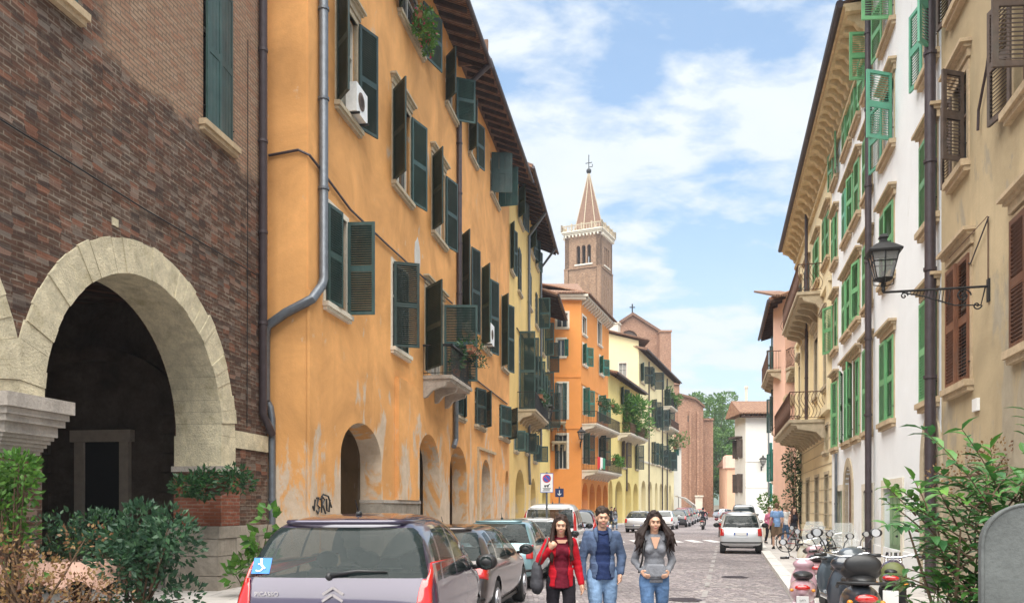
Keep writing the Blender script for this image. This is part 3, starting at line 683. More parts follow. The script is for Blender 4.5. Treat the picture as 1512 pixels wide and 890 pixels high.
for (hw, pr, za, zb_) in ((.62, .38, 3.02, 3.20), (.57, .33, 2.93, 3.018), (.54, .29, 2.84, 2.929), (.48, .22, 2.70, 2.839)): b.box(c-hw, c+hw, -pr, .96+pr*.3, za, zb_)
for k in range(10):
    hw0 = .46-.14*math.sin(k/9*1.57); b.box(c-hw0, c+hw0, -.18+.22*math.sin(k/9*1.57), .97, 2.70-.05*(k+1), 2.70-.05*k-.0005)
b.build('capital', M['capital'], Q.r)
b = MB(); b.lathe([(.42, .1), (.42, .35), (.33, .4), (.30, 1.2), (.30, 2.08)], (c, .45, 0), 20); b.build('column', M['archstone'], Q.r, smooth='auto')
b = MB(); b.box(Q.L-.55, Q.L, -.5, 9, 15.6, 15.75); b.box(0, Q.L-.551, -.5, 9, 15.6, 15.75); b.build('roof', M['tile'], Q.r)
Q.pipe([(Q.L-.42, -.10, 15.5), (Q.L-.42, -.10, 3.75), (Q.L-.02, -.12, 3.35)], .085, 'pipe_d')
b = MB(); b.tube([(Q.L-.98, -.035, 11.5), (Q.L-.98, -.03, 7), (Q.L-1.02, -.035, 3.4)], .009, 5); b.tube([(.3, -.03, 6.75), (Q.L*.5, -.035, 6.68), (Q.L-.6, -.03, 6.7)], .012, 5); b.build('cable', M['iron'], Q.r)
b = MB(); b.box(Q.u(148), Q.u(148)+.22, -.02, .0, 10.0, 10.45); b.box(Q.u(165), Q.u(165)+.14, -.02, 0, 6.15, 6.27); b.build('patch_stone', M['archstone'], Q.r)

# terrace floor inside / in front of the loggia
# ================================================================== OCHRE BUILDING
A = left_b('ochre_building', 'long ochre orange house with dark green shutters over an arcade of arches', 'building', 955, 455, 18.2, 752, 19.5, M['orange'], depth=10)
cx0 = 1.18
DG = 'sh_dark'
# first floor row
A.pw(480, 511, 299, 446, sh=(8, 95), trim='trim', sur=.14)
A.pw(579, 601, 388, 512, sh=(62, 0), trim='trim', sur=.14, lin=0)
bu0, bu1 = A.u(628), A.u(654)
A.win(bu0, bu1, 6.35, 9.15, sh=(140, 100), lin=1, sill=0, pane='pane_c')
# piano nobile east part, tall
for (p1, p2, yt, yb) in ((682,694,345,478), (711,722,395,510), (740.5,748,437,541)):
    A.pw(p1, p2, yt, yb, sh=(146, 164), trim='sill', sur=.06, lin=0, pane='pane_c')
# row 2
A.pw(497, 527, -12, 152, sh=(138, 158), lin=1, pane='pane_c')
A.pw(580, 605, 132, 268, sh=(140, 163), lin=1)
A.pw(638, 656, 231, 341, sh=(143, 165), lin=1, pane='pane_c')
# small mezzanine windows
for (p1, p2) in ((671,684), (701,714), (737,750)):
    u1, u2 = A.u(p1), A.u(p2); A.win(u1, u2, 5.35, 6.95, sh=(8, 20) if p1 < 700 else (14, 30), sur=0, sill=1)
# top row
A.pw(589, 622, -70, 16, sh=(150, 165), sur=0)
A.pw(658, 672, 84, 151, sh=(140, 120), sur=0)
A.pw(692, 702, 160, 225, sh=(140, 163), sur=0)
A.pw(724, 735, 224, 284, sh=(75, 84), sur=0, solid=True)
for (p1, p2, zs, rise) in ((503,563,3.0,.95), (617,649,3.1,1.15), (664,689,3.05,1.1), (711,724,2.95,1.0), (746,751,2.9,.8)):
    A.arch(p1, p2, .01, zs, rise)
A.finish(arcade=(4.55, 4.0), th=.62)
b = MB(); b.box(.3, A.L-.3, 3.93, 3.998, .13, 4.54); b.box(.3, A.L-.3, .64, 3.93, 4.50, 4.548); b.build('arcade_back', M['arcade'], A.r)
# masonry base under the first pier, mouldings
ua, ub = A.u(563), A.u(617)
b = MB(); b.box(ua-.02, ub+.02, -.10, .64, 1.86, 1.95); b.build('string_course', M['capital'], A.r)
b = MB(); rb = random.Random(3); z0 = 0
for hh in (.5, .46, .46, .43):
    x = ua-.01
    while x < ub: x1 = min(x+rb.uniform(.35,.8), ub+.01); b.box(x, x1-.012, -.07+rb.uniform(-.02,.02), .63, z0, z0+hh-.01); x = x1
    z0 += hh
b.build('pier_base', M['basestone'], A.r)
# shallow buttress / pilaster strips
b = MB(); b.box(-.06, A.u(470), -.06, -.001, 0, 6.55); b.build('corner_strip', M['orange'], A.r)
b = MB(); b.box(A.u(583), A.u(614), -.13, -.001, 1.96, 5.6); b.build('pilaster', M['orange'], A.r)
b = MB(); ux = A.u(705); b.box(ux-.1, A.u(729)+.2, -.10, -.001, 4.3, 4.42); b.box(ux-.1, ux+.05, -.08, -.001, .2, 4.3); b.build('door_cornice', M['sillw'], A.r)
# side face return (towards the camera)
b = MB(); b.box(-.02, -.001, .02, 1.3, 0, 19.4); b.build('side_wall', M['orange'], A.r)
ue = A.u(677)
A.roof(-.6, ue, 19.5, 1.25, .38, 2.6)
A.roof(ue+.02, A.L+.1, 19.75, 1.2, .34, 2.6)
b = MB(); b.box(ue-.05, ue+.05, -1.2, 1.5, 19.25, 20.2); b.build('roof_gable', M['tile'], A.r)
# pipes
up = A.u(470)
sp = Vector((0,0,0))
A.pipe([(up, -.13, 19.2), (up, -.13, 6.95), (up-.12, -.13, 6.75), (-.13, -.14, 6.30), (-.16, .45, 6.02), (-.16, .88, 5.75), (-.16, .93, 5.55), (-.16, .93, 4.1)], .105, 'pipe')
A.pipe([(-.10, .98, 19.2), (-.10, .98, 4.2)], .045, 'pipe_w', name='conduit')
A.pipe([(-.10, .98, 4.2), (-.10, .84, 3.95), (-.10, .80, 3.7), (-.10, .80, .13)], .075, 'pipe')
upp = A.u(674)
A.pipe([(ue-.2, -1.30, 19.1), (upp+.2, -.3, 18.3), (upp, -.12, 18.0), (upp, -.12, 6.2)], .10, 'pipe_d')
A.pipe([(upp-.6, -.12, 6.0), (upp-.6, -.12, 4.35), (upp-1.0, -.14, 4.05)], .10, 'pipe')
b = MB(); pts = [(-.06, .9, 9.55), (-.07, .2, 9.62), (-.05, -.05, 9.5), (.5, -.05, 9.45), (A.u(515), -.05, A.z(515,310)), (A.u(570), -.05, A.z(570,362)), (A.u(629), -.05, A.z(629,415)), (A.u(666), -.05, A.z(666,448))]
b.tube(pts, .03, 6); b.build('cable', M['pipe_d'], A.r); b = MB(); b.tube([(A.u(682), -.04, A.z(682,545)), (A.u(748), -.04, A.z(748,596))], .03, 5); b.build('cable', M['pipe_d'], A.r)
balcony(A, bu0-.3, bu1+.5, 6.15, 1.0, 1.0, 'iron', slab='capital', style='box')
# graffiti scribble
b = MB(); g0 = A.u(457)
rg = random.Random(8)
def scr(pts): b.tube([(g0+x, -.075, 1.62+z) for x, z in pts], .022, 4)
scr([(0,.15),(.08,.05),(.14,.3)]); scr([(.22,.33),(.35,.35),(.25,.18),(.40,.12),(.3,-.02),(.2,.05)]); scr([(.5,.0),(.52,.38),(.68,.3),(.56,.18),(.74,-.02)]); scr([(.8,.32),(.82,.05),(.95,.02),(1.0,.3)]); scr([(.42,.3),(.6,.42),(.9,.38),(1.1,.12)]); scr([(.3,-.08),(.6,-.12),(1.05,-.06)])
b.build('graffiti', M['black'], A.r)
b = MB(); 
for (px, py, rx, rz) in ((616,380,.34,.62),):
    u_, z_ = A.uz(px, py); b.prism([(u_+rx*math.cos(q*.5), z_+rz*math.sin(q*.5)*(1+.2*math.sin(q*3))) for q in range(13)], -.012, -.001, 'y')
b.build('plaster_patch', M['curb'], A.r)

# ================================================================== PALE YELLOW BUILDING (left, beyond)
Cb = left_b('yellow_building', 'pale yellow house with green shutters joined to the far end of the ochre house', 'building', 930, 752.01, 44.84, 797, 20.7, M['yellow'], depth=10)
Cb.pw(753.2, 756, 262, 284, sh=(150, None)); Cb.pw(765, 771, 280, 322, sh=(148, 165), sur=0); Cb.pw(782, 787, 336, 368, sh=(148,165), sur=0); Cb.pw(790.5, 794, 360, 390, sh=(148,165), sur=0)
Cb.pw(753.2, 757, 330, 398, sh=(148, 165), sur=0); Cb.pw(764.5, 769, 365, 428, sh=(0, 0), sur=0); Cb.pw(780, 784, 400, 450, sh=(0,0), sur=0); Cb.pw(790, 794, 432, 478, sh=(0, 92), sur=0)
Cb.pw(766, 772, 490, 604, sh=(84, 100), sur=0, sill=0); Cb.pw(779, 784, 527, 618, sh=(84,100), sur=0, sill=0); Cb.pw(790, 794, 555, 630, sh=(90,100), sur=0, sill=1)
Cb.pw(758.5, 763, 636, 664, sh=(70, 100), sur=0); Cb.pw(775, 779, 640, 668, sh=(70,100), sur=0); Cb.pw(787, 791, 655, 680, sh=(30,100), sur=0)
Cb.arch(761, 774.5, .01, 2.5, 1.5); Cb.arch(783.5, 791, .01, 2.4, 1.3)
Cb.finish(arcade=(4.5, 4), th=.7)
Cb.roof(-.05, Cb.L, 20.7, 1.25, .55, 2.6, rafters=True)
uu = Cb.u(778); Cb.pipe([(uu-1, -1.3, 20.1), (uu, -.14, 19.0), (uu, -.14, 4.4), (uu+.5, -.14, 3.2)], .09, 'pipe')
uu = Cb.u(796); Cb.pipe([(uu-1, -1.3, 20.1), (uu, -.14, 19.0), (uu, -.14, 5)], .09, 'pipe')
balcony(Cb, Cb.u(763.5), Cb.u(786), Cb.z(766, 606), 1.1, 1.0, 'iron')
b = MB(); b.tube([(Cb.u(762), -.05, Cb.z(762,484)), (Cb.L, -.05, Cb.z(797,539))], .035, 5); b.build('cable', M['pipe_d'], Cb.r)
Dz = 1215*0+Cb.P.y
D = left_b('narrow_yellow_building', 'narrow low yellow house between the pale yellow house and the bright orange house', 'building', 930, 797.05, 1215*6.565/(930-797.05), 812.5, 17.6, M['yellow2'], depth=9)
for (a_, c_, t_, b_) in ((800,803,470,520), (806,809.5,575,628), (800,803,545,600), (807,810,500,545)): D.pw(a_, c_, t_, b_, sh=(0, 92), sur=0)
D.arch(800.5, 807.5, .01, 2.3, 1.1)
D.finish(arcade=(4.2, 4), th=.6); D.roof(-.1, D.L, 17.6, 1.3, .5, 2.0)

# ================================================================== BRIGHT ORANGE HOUSE
ZE = 68.0
E = front_b('orange_house', 'bright orange house with white window surrounds and planted balconies', 'building', 806, 857.9, ZE, 19.0, M['orange2'], depth=14)
T = 'trim'
E.pw(822, 838, 462, 483, trim=T, sur=.16); E.pw(823, 834, 501, 526, trim=T, sur=.16, sh=(None, 165), col='sh_teal')
E.pw(825, 837, 566, 619, trim=T, sur=.18, sh=(150, 20), col='sh_dark', sill=0, pane='pane_c'); E.pw(825, 837, 642, 692, trim=T, sur=.18, sill=0, sh=(150, None))
E.finish()
balcony(E, E.u(814), E.u(836), E.z(820, 652), .8, 1.0, 'iron')
balcony(E, E.u(813), E.u(835), E.z(820, 607)-.9, .7, .9, 'iron')
b = MB(); b.box(-.3, E.L+.55, -.55, 12, 19.02, 19.2); b.box(-.2, E.L+.4, -.4, .1, 18.82, 19.018); b.build('cornice', M['trim'], E.r)
b = MB(); b.prism([(-.75, 19.22), (-.75, 19.32), (6, 21.8), (14, 19.32), (14, 19.22)], -.3, E.L+.2, 'x'); b.build('roof', M['tile'], E.r)
b = MB(); b.box(0, E.L+.02, -.05, -.001, E.z(830,556)-.06, E.z(830,556)+.06); b.box(0, E.L+.02, -.05, -.001, E.z(830,632)-.06, E.z(830,632)+.06); b.build('string_course', M['orange2'], E.r)
e2 = left_b('tmp', None, None, 1170, 857.95, ZE, 899, 19.0, M['orange2'], depth=9)
e2.r['label'] = 'x'
E2 = e2; E2.r.parent = None
rootE = E.r
# the side wing shares the house: make its root a plain part holder by re-parenting parts to the house
SE = []
def adopt(B, root):
    for c in kids(B.r):
        mw_ = B.r.matrix_basis.copy(); c.parent = root; c.matrix_basis = root.matrix_basis.inverted() @ mw_ @ c.matrix_basis
    bpy.data.objects.remove(B.r)
for (a_, c_, t_, b_) in ((860,865.5,466,492), (882.5,888,473,507)): E2.pw(a_, c_, t_, b_, trim=T, sur=.18, mul=False)
for (a_, c_, t_, b_) in ((860.5,866,508,537), (885,890,526,551)): E2.pw(a_, c_, t_, b_, trim=T, sur=.18, sh=(140,140), col='sh_teal')
for (a_, c_, t_, b_) in ((861,867,573,612), (884,890,585,622)): E2.pw(a_, c_, t_, b_, trim=T, sur=.18, sh=(120,140), col='sh_teal', sill=0)
for (a_, c_, t_, b_) in ((861,867,640,684), (884,890,644,686)): E2.pw(a_, c_, t_, b_, trim=T, sur=.18, sh=(120,140), col='sh_dark', sill=0)
for k in range(4):
    a_ = E2.L*(k+.12)/4.1; E2.holes.append(archpoly(a_, a_+E2.L*.19, .01, 2.7, 1.1))
E2.finish(arcade=(4.3, 3.5), th=.6)
balcony(E2, E2.u(859), E2.u(896), E2.z(870, 626)-.2, 1.3, 1.0, 'iron', 'trim'); balcony(E2, E2.u(859), E2.u(897), E2.z(870, 692)-.2, 1.4, 1.0, 'iron', 'trim')
b = MB(); b.box(-.1, E2.L+.1, -.55, .1, 19.02, 19.2)
for k in range(14): x = E2.L*(k+.5)/14; b.prism([(0, 18.5), (-.5, 18.85), (-.5, 19.018), (0, 19.018)], x-.12, x+.12, 'x')
b.build('cornice', M['trim'], E2.r)
b = MB(); b.prism([(-.8, 19.22), (-.8, 19.32), (6, 21.2), (6, 21.1)], -.3, E2.L+.2, 'x'); b.build('roof', M['tile'], E2.r)
b = MB(); b.box(0, E2.L, -.05, -.001, 11.9, 12.02); b.build('string_course', M['orange2'], E2.r)
for k in range(5):
    x = E2.L*(k)/4.1+.1; 
adopt(E2, E.r)

# ================================================================== LEMON HOUSE, TALL CREAM HOUSE
ZF = 78.0
def l3(name, label, p0, Z0, p1, H, mat, **k): return left_b(name, label, 'building', 1190, p0, Z0, p1, H, mat, **k)
Fh = l3('lemon_house', 'small lemon yellow house with arcade and a jungle of balcony plants', 898, ZF, 943, 14.6, M['yellow2'], depth=8)
Fh.pw(917, 921.5, 572, 598, sh=(150,150), sur=0); Fh.pw(928, 933, 582, 608, sh=(150, 150), sur=0)
Fh.pw(918.5, 923.5, 651, 689, sh=(150,150), sur=0, col='sh_old'); Fh.pw(938, 941.5, 656, 692, sh=(150,120), sur=0)
for (a_, c_) in ((899,904.5), (908.5,919), (923.5,932), (935,942)): Fh.arch(a_, c_, .01, 3.0, 1.35)
Fh.finish(arcade=(4.6, 4), th=.6); Fh.roof(-.2, Fh.L+.2, 14.6, .9, .25, 1.6)
balcony(Fh, Fh.u(912), Fh.u(940), Fh.z(915, 640), 1.3, 1.0, 'rust', 'trim')
Fh.pipe([(Fh.u(924), -.12, 9), (Fh.u(924), -.12, 3.4)], .08, 'pipe_d')
ZG = 1215*18.797/(1190-943.05)
G = l3('cream_house', 'tall light cream house with dark shutters and arcade in front of the brick church', 943.05, ZG, 995, 19.6, M['cream2'], depth=12)
for p in ((946,951,537,563), (961,966,546,571)): G.pw(*p, sh=(150,110), sur=0)
for p in ((962,966,590,628), (969,974,602,632), (981,985,575,600), (981,985,606,628)): G.pw(*p, sh=(130,130), sur=0)
for p in ((962,965,652,684), (969,974,656,686), (980,985,664,690), (988,991,668,694)): G.pw(*p, sh=(130,130), sur=0)
for (a_, c_) in ((947,953.5), (956.5,963), (967,971), (974,978), (981,984.5), (987.5,991)): G.arch(a_, c_, .01, 3.6, 1.2)
G.finish(arcade=(5.2, 4), th=.6); G.roof(-.3, G.L, 19.6, 1.0, .3, 2.2, back=8)
for p in (957, 977, 984): G.pipe([(G.u(p), -.12, 19), (G.u(p), -.12, .2)], .08, 'pipe_d')
balcony(G, G.u(978), G.u(988), G.z(982, 602), 1.2, 1, 'iron', 'trim'); balcony(G, G.u(978), G.u(990), G.z(982, 632), 1.2, 1, 'rust', 'trim')
b = MB(); b.box(0, G.L, -.08, -.001, 6.9, 7.1); b.box(0, G.L, -.06, -.001, 12.4, 12.55); b.build('string_course', M['trim'], G.r)
# its gable end facing the camera
P0 = G.P
ga = front_b('tmp', 'x', 'x', 893, 943, ZG-.1, 19.6, M['cream2'], depth=3)
ga.pw(914, 925, 536, 561, mul=True, sur=.1, pane='pane_c', trim=T)
ga.extra.prism([(0, 19.59), (ga.L, 19.59), (ga.L, 20.4), (0, 21.3)], 0, 3, 'y')
ga.finish()
b = MB(); b.prism([(-.6, 21.6), (ga.L+1.2, 20.3), (ga.L+1.2, 20.45), (-.6, 21.75)], -.5, 8, 'y'); b.build('roof', M['tile'], ga.r)
adopt(ga, G.r)
b = MB(); tz = Vector(G.P)
b.box(3, 4.2, 3, 4, 20, 23.2); b.box(2.9, 4.3, 2.9, 4.1, 23.2, 23.4); b.build('chimney', M['trim'], G.r)

# ================================================================== WHITE LITTLE HOUSE + CHURCH + TOWER
Wh = front_b('white_cottage', 'narrow white house with one small green window at the foot of the brick church', 'building', 992.5, 1006, 118.5, 10.3, M['white2'], depth=6)
Wh.pw(994.5, 1002.5, 663, 672, sh=(0, 0), col='sh_teal', sur=0, sill=0); Wh.finish()
b = MB(); b.prism([(-.5, 10.3), (-.5, 10.45), (6, 11.4), (6, 11.25)], -.2, Wh.L+.3, 'x'); b.build('roof', M['tile'], Wh.r)
aw = thing('awning', 'white cloth cafe awning beside the narrow white house', 'awning', (at(996, 0, 116).x, 116, 0))
b = MB(); wv = at(1022,0,116).x-at(996,0,116).x
b.prism([(0, 3.2), (0, 3.3), (wv*.45, 3.0), (wv, 1.95), (wv, 1.5), (wv*.98, 1.85), (wv*.45, 2.9)], -2.5, 0, 'y'); b.build('canopy', M['white_p'], aw)
b = MB(); b.tube([(wv*.9, -2.3, 0), (wv*.9, -2.3, 2.1)], .04); b.tube([(.1, -2.3, 0), (.1, -2.3, 3.1)], .04); b.build('pole', M['iron'], aw)
Ch = thing('church', 'big pale red brick church with gabled front and round window behind the cream house', 'church', (0, 150, 0))
b = MB(); zz = lambda py, Z: CH+(HY-py)/F*Z; xx = lambda px, Z: (px-CX)/F*Z
v, f = holed([(xx(880,150), 0), (xx(975,150), 0), (xx(975,150), zz(492,150)), (xx(934,150), zz(466,150)), (xx(893,150), zz(492,150)), (xx(880,150), zz(500,150))], [[(xx(929,150)+1.6*math.cos(q*.524), zz(500,150)+1.6*math.sin(q*.524)) for q in range(12)]], 0, .8)
b.add(v, f); b.box(xx(881,150), xx(974,150), 1.0, 30, 0, zz(500,150))
b.build('wall', M['brickpale'], Ch, fix=False)
b = MB(); b.lathe([(1.58, .25), (1.58, .3)], (xx(929,150), .2, zz(500,150)), 16, 'y'); b.build('rose_window', M['frame_d'], Ch)
b = MB(); c = (xx(934,150), zz(466,150))
for sx_, ex in ((-1, 878), (1, 978)):
    e = (xx(ex,150), zz(466,150)-(26+8*(sx_ < 0))*150/F-.2); pl = [c, e, (e[0], e[1]+.5), (c[0], c[1]+.55)]; b.prism(pl, -.5, 26, 'y')
b.build('roof', M['tile'], Ch)
b = MB(); b.tube([(c[0], .3, c[1]+.4), (c[0], .3, c[1]+2.2)], .12); b.tube([(c[0]-.5, .3, c[1]+1.6), (c[0]+.5, .3, c[1]+1.6)], .1); b.build('cross', M['iron'], Ch)
b = MB(); b.box(xx(974.5,148), xx(991,148), -2, 4, 0, zz(490,148)); b.box(xx(973.5,148), xx(992,148), -2.2, 4.2, zz(490,148), zz(487.5,148))
b.build('turret', M['brickpale'], Ch)
b = MB()
b.prism([(xx(1001,140), 0), (xx(1038.5,140), 0), (xx(1038.5,140), zz(601,140)), (xx(1026,140), zz(590,140)), (xx(1001,140), zz(583,140))], -10, 4, 'y')
b.box(xx(990,140), xx(1004,140), -9.6, 4, 0, zz(567,140)); b.box(xx(989,140), xx(1005,140), -9.9, 4, zz(567,140), zz(564,140))
b.box(xx(1038.6,142), xx(1053,142), -8, 6, 0, zz(620,142)); b.box(xx(1038.4,142), xx(1053.5,142), -8.3, 6, zz(620,142), zz(617.5,142))
for px_ in (1017, 1028.5): b.box(xx(px_,140), xx(px_+3,140), -10.5, -10.001, 0, zz(606,140))
b.build('apse', M['brickpale'], Ch)
b = MB(); b.box(xx(1015,140), xx(1018,140), -10.06, -9.99, zz(622,140), zz(613,140)); b.build('window', M['frame_d'], Ch)
b = MB(); b.box(xx(1025.5,140), xx(1036,140), -10.7, -10.502, 0, zz(733,140)); b.box(xx(1024.5,140), xx(1037,140), -10.9, -10.502, zz(733,140), zz(731,140)); b.build('door', M['trim'], Ch)
b = MB(); b.prism([(xx(1000,140), zz(583,140)), (xx(1026,140), zz(590,140)), (xx(1040,140), zz(602,140)), (xx(1040,140), zz(599,140)), (xx(1026,140), zz(587,140)), (xx(1000,140), zz(580,140))], -10.5, 4.5, 'y'); b.build('lower_roof', M['tile'], Ch)
# bell tower
ZT = 168.0; S = 7.7; th = R(-25)
tc_ = Vector((xx(872,ZT), ZT+S*.5)); Tw = thing('bell_tower', 'tall square brick bell tower with pointed spire and white balustrade', 'tower', (tc_.x, tc_.y, 0), th)
h = S/2; z_b = zz(345, ZT); zo0, zo1 = zz(388.5, ZT), zz(365, ZT)
b = MB()
def tface(rot):
    hs = []
    for k in (-1, 0, 1):
        u = k*1.16+.25; hs.append(archpoly(u-.42, u+.42, zo0, zo1, .55, 8))
    v, f = holed([(-h,0),(h,0),(h,z_b),(-h,z_b)], hs, -h, -h+.9); M3 = Matrix.Rotation(rot, 3, 'Z'); b.add([M3 @ Vector(p) for p in v], f)
    for x0, x1 in ((-h-.12,-h+.7), (h-.7,h+.12), (-.35,-.1), (.95,1.15)):
        pass
for q in range(4): tface(q*math.pi/2)
b.box(-h+1, h-1, -h+1, h-1, 0, zo0-.4)
b.build('wall', M['bricktower'], Tw, fix=False)
b = MB()
for q in range(4):
    M3 = Matrix.Rotation(q*math.pi/2, 3, 'Z')
    for x0, x1 in ((-h-.1,-h+.75), (h-.75,h+.1)):
        m2 = MB(); m2.box(x0, x1, -h-.14, -h-.001, 0, zo0-1.0); b.add([M3 @ Vector(p) for p in m2.v], m2.f)
    for x in (-1.3, 0, 1.3):
        m2 = MB(); m2.box(x-.1, x+.1, -h-.1, -h-.001, 0, zo0-2.2); b.add([M3 @ Vector(p) for p in m2.v], m2.f)
    m2 = MB(); m2.box(-h-.12, h+.12, -h-.2, -h-.001, zo0-1.0, zo0-.75); m2.box(-h-.1, h+.1, -h-.12, -h-.001, 27, 27.4); b.add([M3 @ Vector(p) for p in m2.v], m2.f)
b.build('pilaster', M['bricktower'], Tw)
b = MB()
for q in range(4):
    M3 = Matrix.Rotation(q*math.pi/2, 3, 'Z'); m2 = MB(); m2.box(-1.7, 2.2, -h-.15, -h-.001, zo0-.35, zo0-.05)
    for u in (-.33, .83): m2.tube([(u, -h+.2, zo0), (u, -h+.2, zo1)], .12, 8)
    b.add([M3 @ Vector(p) for p in m2.v], m2.f)
b.build('column', M['trim'], Tw)
b = MB(); 
for k in range(3): b.box(-h-.2-.2*k, h+.2+.2*k, -h-.2-.2*k, h+.2+.2*k, z_b-.0+.28*k, z_b+.28*k+.278)
for k in range(10):
    for sgn in (-1, 1):
        x = -h+S*(k+.5)/10; b.box(x-.12, x+.12, sgn*(h+.3)-.3, sgn*(h+.3)+.3, z_b-.5, z_b-.002); b.box(sgn*(h+.3)-.3, sgn*(h+.3)+.3, x-.12, x+.12, z_b-.5, z_b-.002)
b.build('cornice', M['trim'], Tw)
b = MB(); z1 = z_b+.84; H_ = h+.5
for sgn in (-1, 1):
    b.box(-H_, H_, sgn*H_-.09, sgn*H_+.09, z1+.95, z1+1.15); b.box(sgn*H_-.09, sgn*H_+.09, -H_+.1, H_-.1, z1+.952, z1+1.148)
    for k in range(17):
        x = -H_+2*H_*k/16; w = .16 if k % 4 == 0 else .07; b.box(x-w, x+w, sgn*H_-w, sgn*H_+w, z1, z1+.95 if k % 4 else z1+1.4); b.box(sgn*H_-w, sgn*H_+w, x-w, x+w, z1, z1+.95 if k % 4 else z1+1.4)
b.build('balustrade', M['sill'], Tw)
zs0, zs1 = z_b+.84, zz(245, ZT); r8 = 21.5/F*ZT*1.14
b = MB(); b.lathe([(r8, zs0), (r8*.5, (zs0+zs1)/2+.1), (.12, zs1)], (0,0,0), 8); b.build('spire', M['tile'], Tw)
b = MB()
for k in range(8):
    a_ = 2*math.pi*k/8; b.tube([(r8*1.0*math.cos(a_), r8*math.sin(a_), zs0), (.12*math.cos(a_), .12*math.sin(a_), zs1)], .10, 5)
b.build('spire_rib', M['sill'], Tw)
b = MB(); b.ball((0,0,zs1+.5), .55); b.tube([(0,0,zs1), (0,0,zz(217,ZT))], .09); b.tube([(-.7,0,zs1+2.2), (.7,0,zs1+2.2)], .09); b.tube([(0,-.01,zs1+1.3), (.8,-.01,zs1+1.3), (.8,-.01,zs1+1.8)], .08); b.build('finial', M['iron'], Tw)

# ================================================================== RIGHT SIDE
GR = 'sh_green'; MT = 'sh_mint'
Pt = right_b('tan_building', 'weathered tan plaster house with brown shutters at the right edge', 'building', 1060, 4.2, 1800, 1390, 15.5, M['tan'], depth=9)
def rw(B, pA, pB, z1, z2, **k): return B.win(B.u(pA), B.u(pB), z1, z2, **k)
# high px = near ; local x grows towards the camera
rw(Pt, 1408, 1429, 7.55, 9.1, sh=(172, 120), col='sh_old', lin=1, trim='sillw', frame='frame_d')
rw(Pt, 1404, 1434, 3.86, 5.95, sh=(0, 0), col='sh_brown', lin=1, trim='sillw', sur=.1)
rw(Pt, 1408, 1434, 10.5, 12.3, sh=(168, 165), col='sh_old', lin=1, trim='sillw')
rw(Pt, 1497, 1545, 7.4, 9.1, sh=(168, 100), col='sh_old', trim='sillw', lin=1, frame='frame_d')
rw(Pt, 1501, 1552, 3.95, 5.75, sh=(0, 0), col='sh_brown', trim='sillw', lin=1)
rw(Pt, 1497, 1545, 10.5, 12.3, sh=(168, 165), col='sh_old', trim='sillw', lin=1)
Pt.finish(); Pt.roof(-.1, Pt.L, 15.5, .9, .3, 2.4)
b = MB(); b.tube([(Pt.u(1484), -.04, 9.8), (Pt.u(1462), -.05, 8.5), (Pt.u(1450), -.05, 8.05), (Pt.u(1449), -.05, 7.75)], .022, 6)
b.build('cable', M['pipe_d'], Pt.r); b = MB(); b.tube([(Pt.u(1464), -.04, 6.2), (Pt.u(1437), -.04, 5.75), (Pt.u(1430), -.04, 5.85)], .012, 5)
b.build('cable', M['pipe_d'], Pt.r)
b = MB(); u_ = Pt.u(1440); b.box(u_, u_+.25, -.05, -.001, 3.3, 3.5); b.build('doorbell', M['white_p'], Pt.r)

O = right_b('white_building', 'tall white house with bright green shutters and garage doors', 'building', 1060, 4.2, 1389.5, 1228.5, 16.6, M['white'], depth=9)
rowsz = dict(T=(13.35, 14.7), R2=(10.45, 12.0), R3=(7.35, 9.05), R4=(3.85, 5.85))
for nm, (a_, c_) in dict(c1=(1231,1237.5), c2=(1247,1257), c3=(1261,1270.5), c4=(1278,1288.5), c5=(1304,1321), c6=(1364,1385)).items():
    for rn, (z1, z2) in rowsz.items():
        sh, cl = (0, 0), GR
        if rn == 'T': sh = (170, 100) if nm in ('c5', 'c4') else ((0, 0) if nm in ('c2', 'c3') else (170, 170))
        if rn == 'R2': sh = {'c1': (0,0), 'c2': (0,0), 'c3': (170,5), 'c4': (0,0), 'c5': (165, 120), 'c6': (168, 140)}[nm]; cl = MT if nm in ('c5','c6','c2') else GR
        if rn == 'R3': sh = {'c1': (150,0), 'c2': (0,0), 'c3': (0,12), 'c4': (0,0), 'c5': (0,6), 'c6': (0,0)}[nm]
        if rn == 'R4': sh = {'c1': (8,10), 'c2': (14,6), 'c3': (22,0), 'c4': (0,0), 'c5': (0,0), 'c6': (0,0)}[nm]
        zz2 = z2+(.35 if rn == 'R4' and nm in ('c1','c2','c3','c4') else 0)
        O.win(O.u(a_), O.u(c_), z1, zz2, sh=sh, col=cl, lin=0 if rn == 'T' else 1, trim='sillw', sur=.05)
O.door(O.u(1306), O.u(1332), 2.2, panels=4, sur=.22, trim='white_trim' if 'white_trim' in M else 'trim')
O.door(O.u(1276), O.u(1289), 2.2, panels=2, sur=.2); O.door(O.u(1236), O.u(1245), 2.3, panels=2, sur=.2)
O.door(O.u(1248), O.u(1258.5), 2.3, panels=2, arch=.75, sur=.28, trim='sill', col='sh_brown')
O.door(O.u(1366), O.u(1386), 2.6, panels=2, arch=.75, sur=.30, trim='sill', col='frame_d'); 
O.finish()
uN = O.u(1289)
O.pipe([(O.u(1291.5), -.16, 16.5), (O.u(1291.5), -.16, .12)], .085, 'pipe_d'); O.pipe([(O.L-.12, -.16, 16.5), (O.L-.12, -.16, .12)], .10, 'pipe_d')
O.pipe([(O.L-.42, -.07, 16), (O.L-.42, -.07, 4)], .03, 'pipe_w', name='conduit')
O.pipe([(O.u(1238.5), -.09, 3.6), (O.u(1238.5), -.09, .12)], .05, 'pipe')
b = MB(); b.box(0, O.L, -.035, -.001, .12, .75); b.build('plinth', M['white'], O.r)
O.roof(uN-.0, O.L+.1, 16.6, 1.0, .3, 2.4, gutter=True)
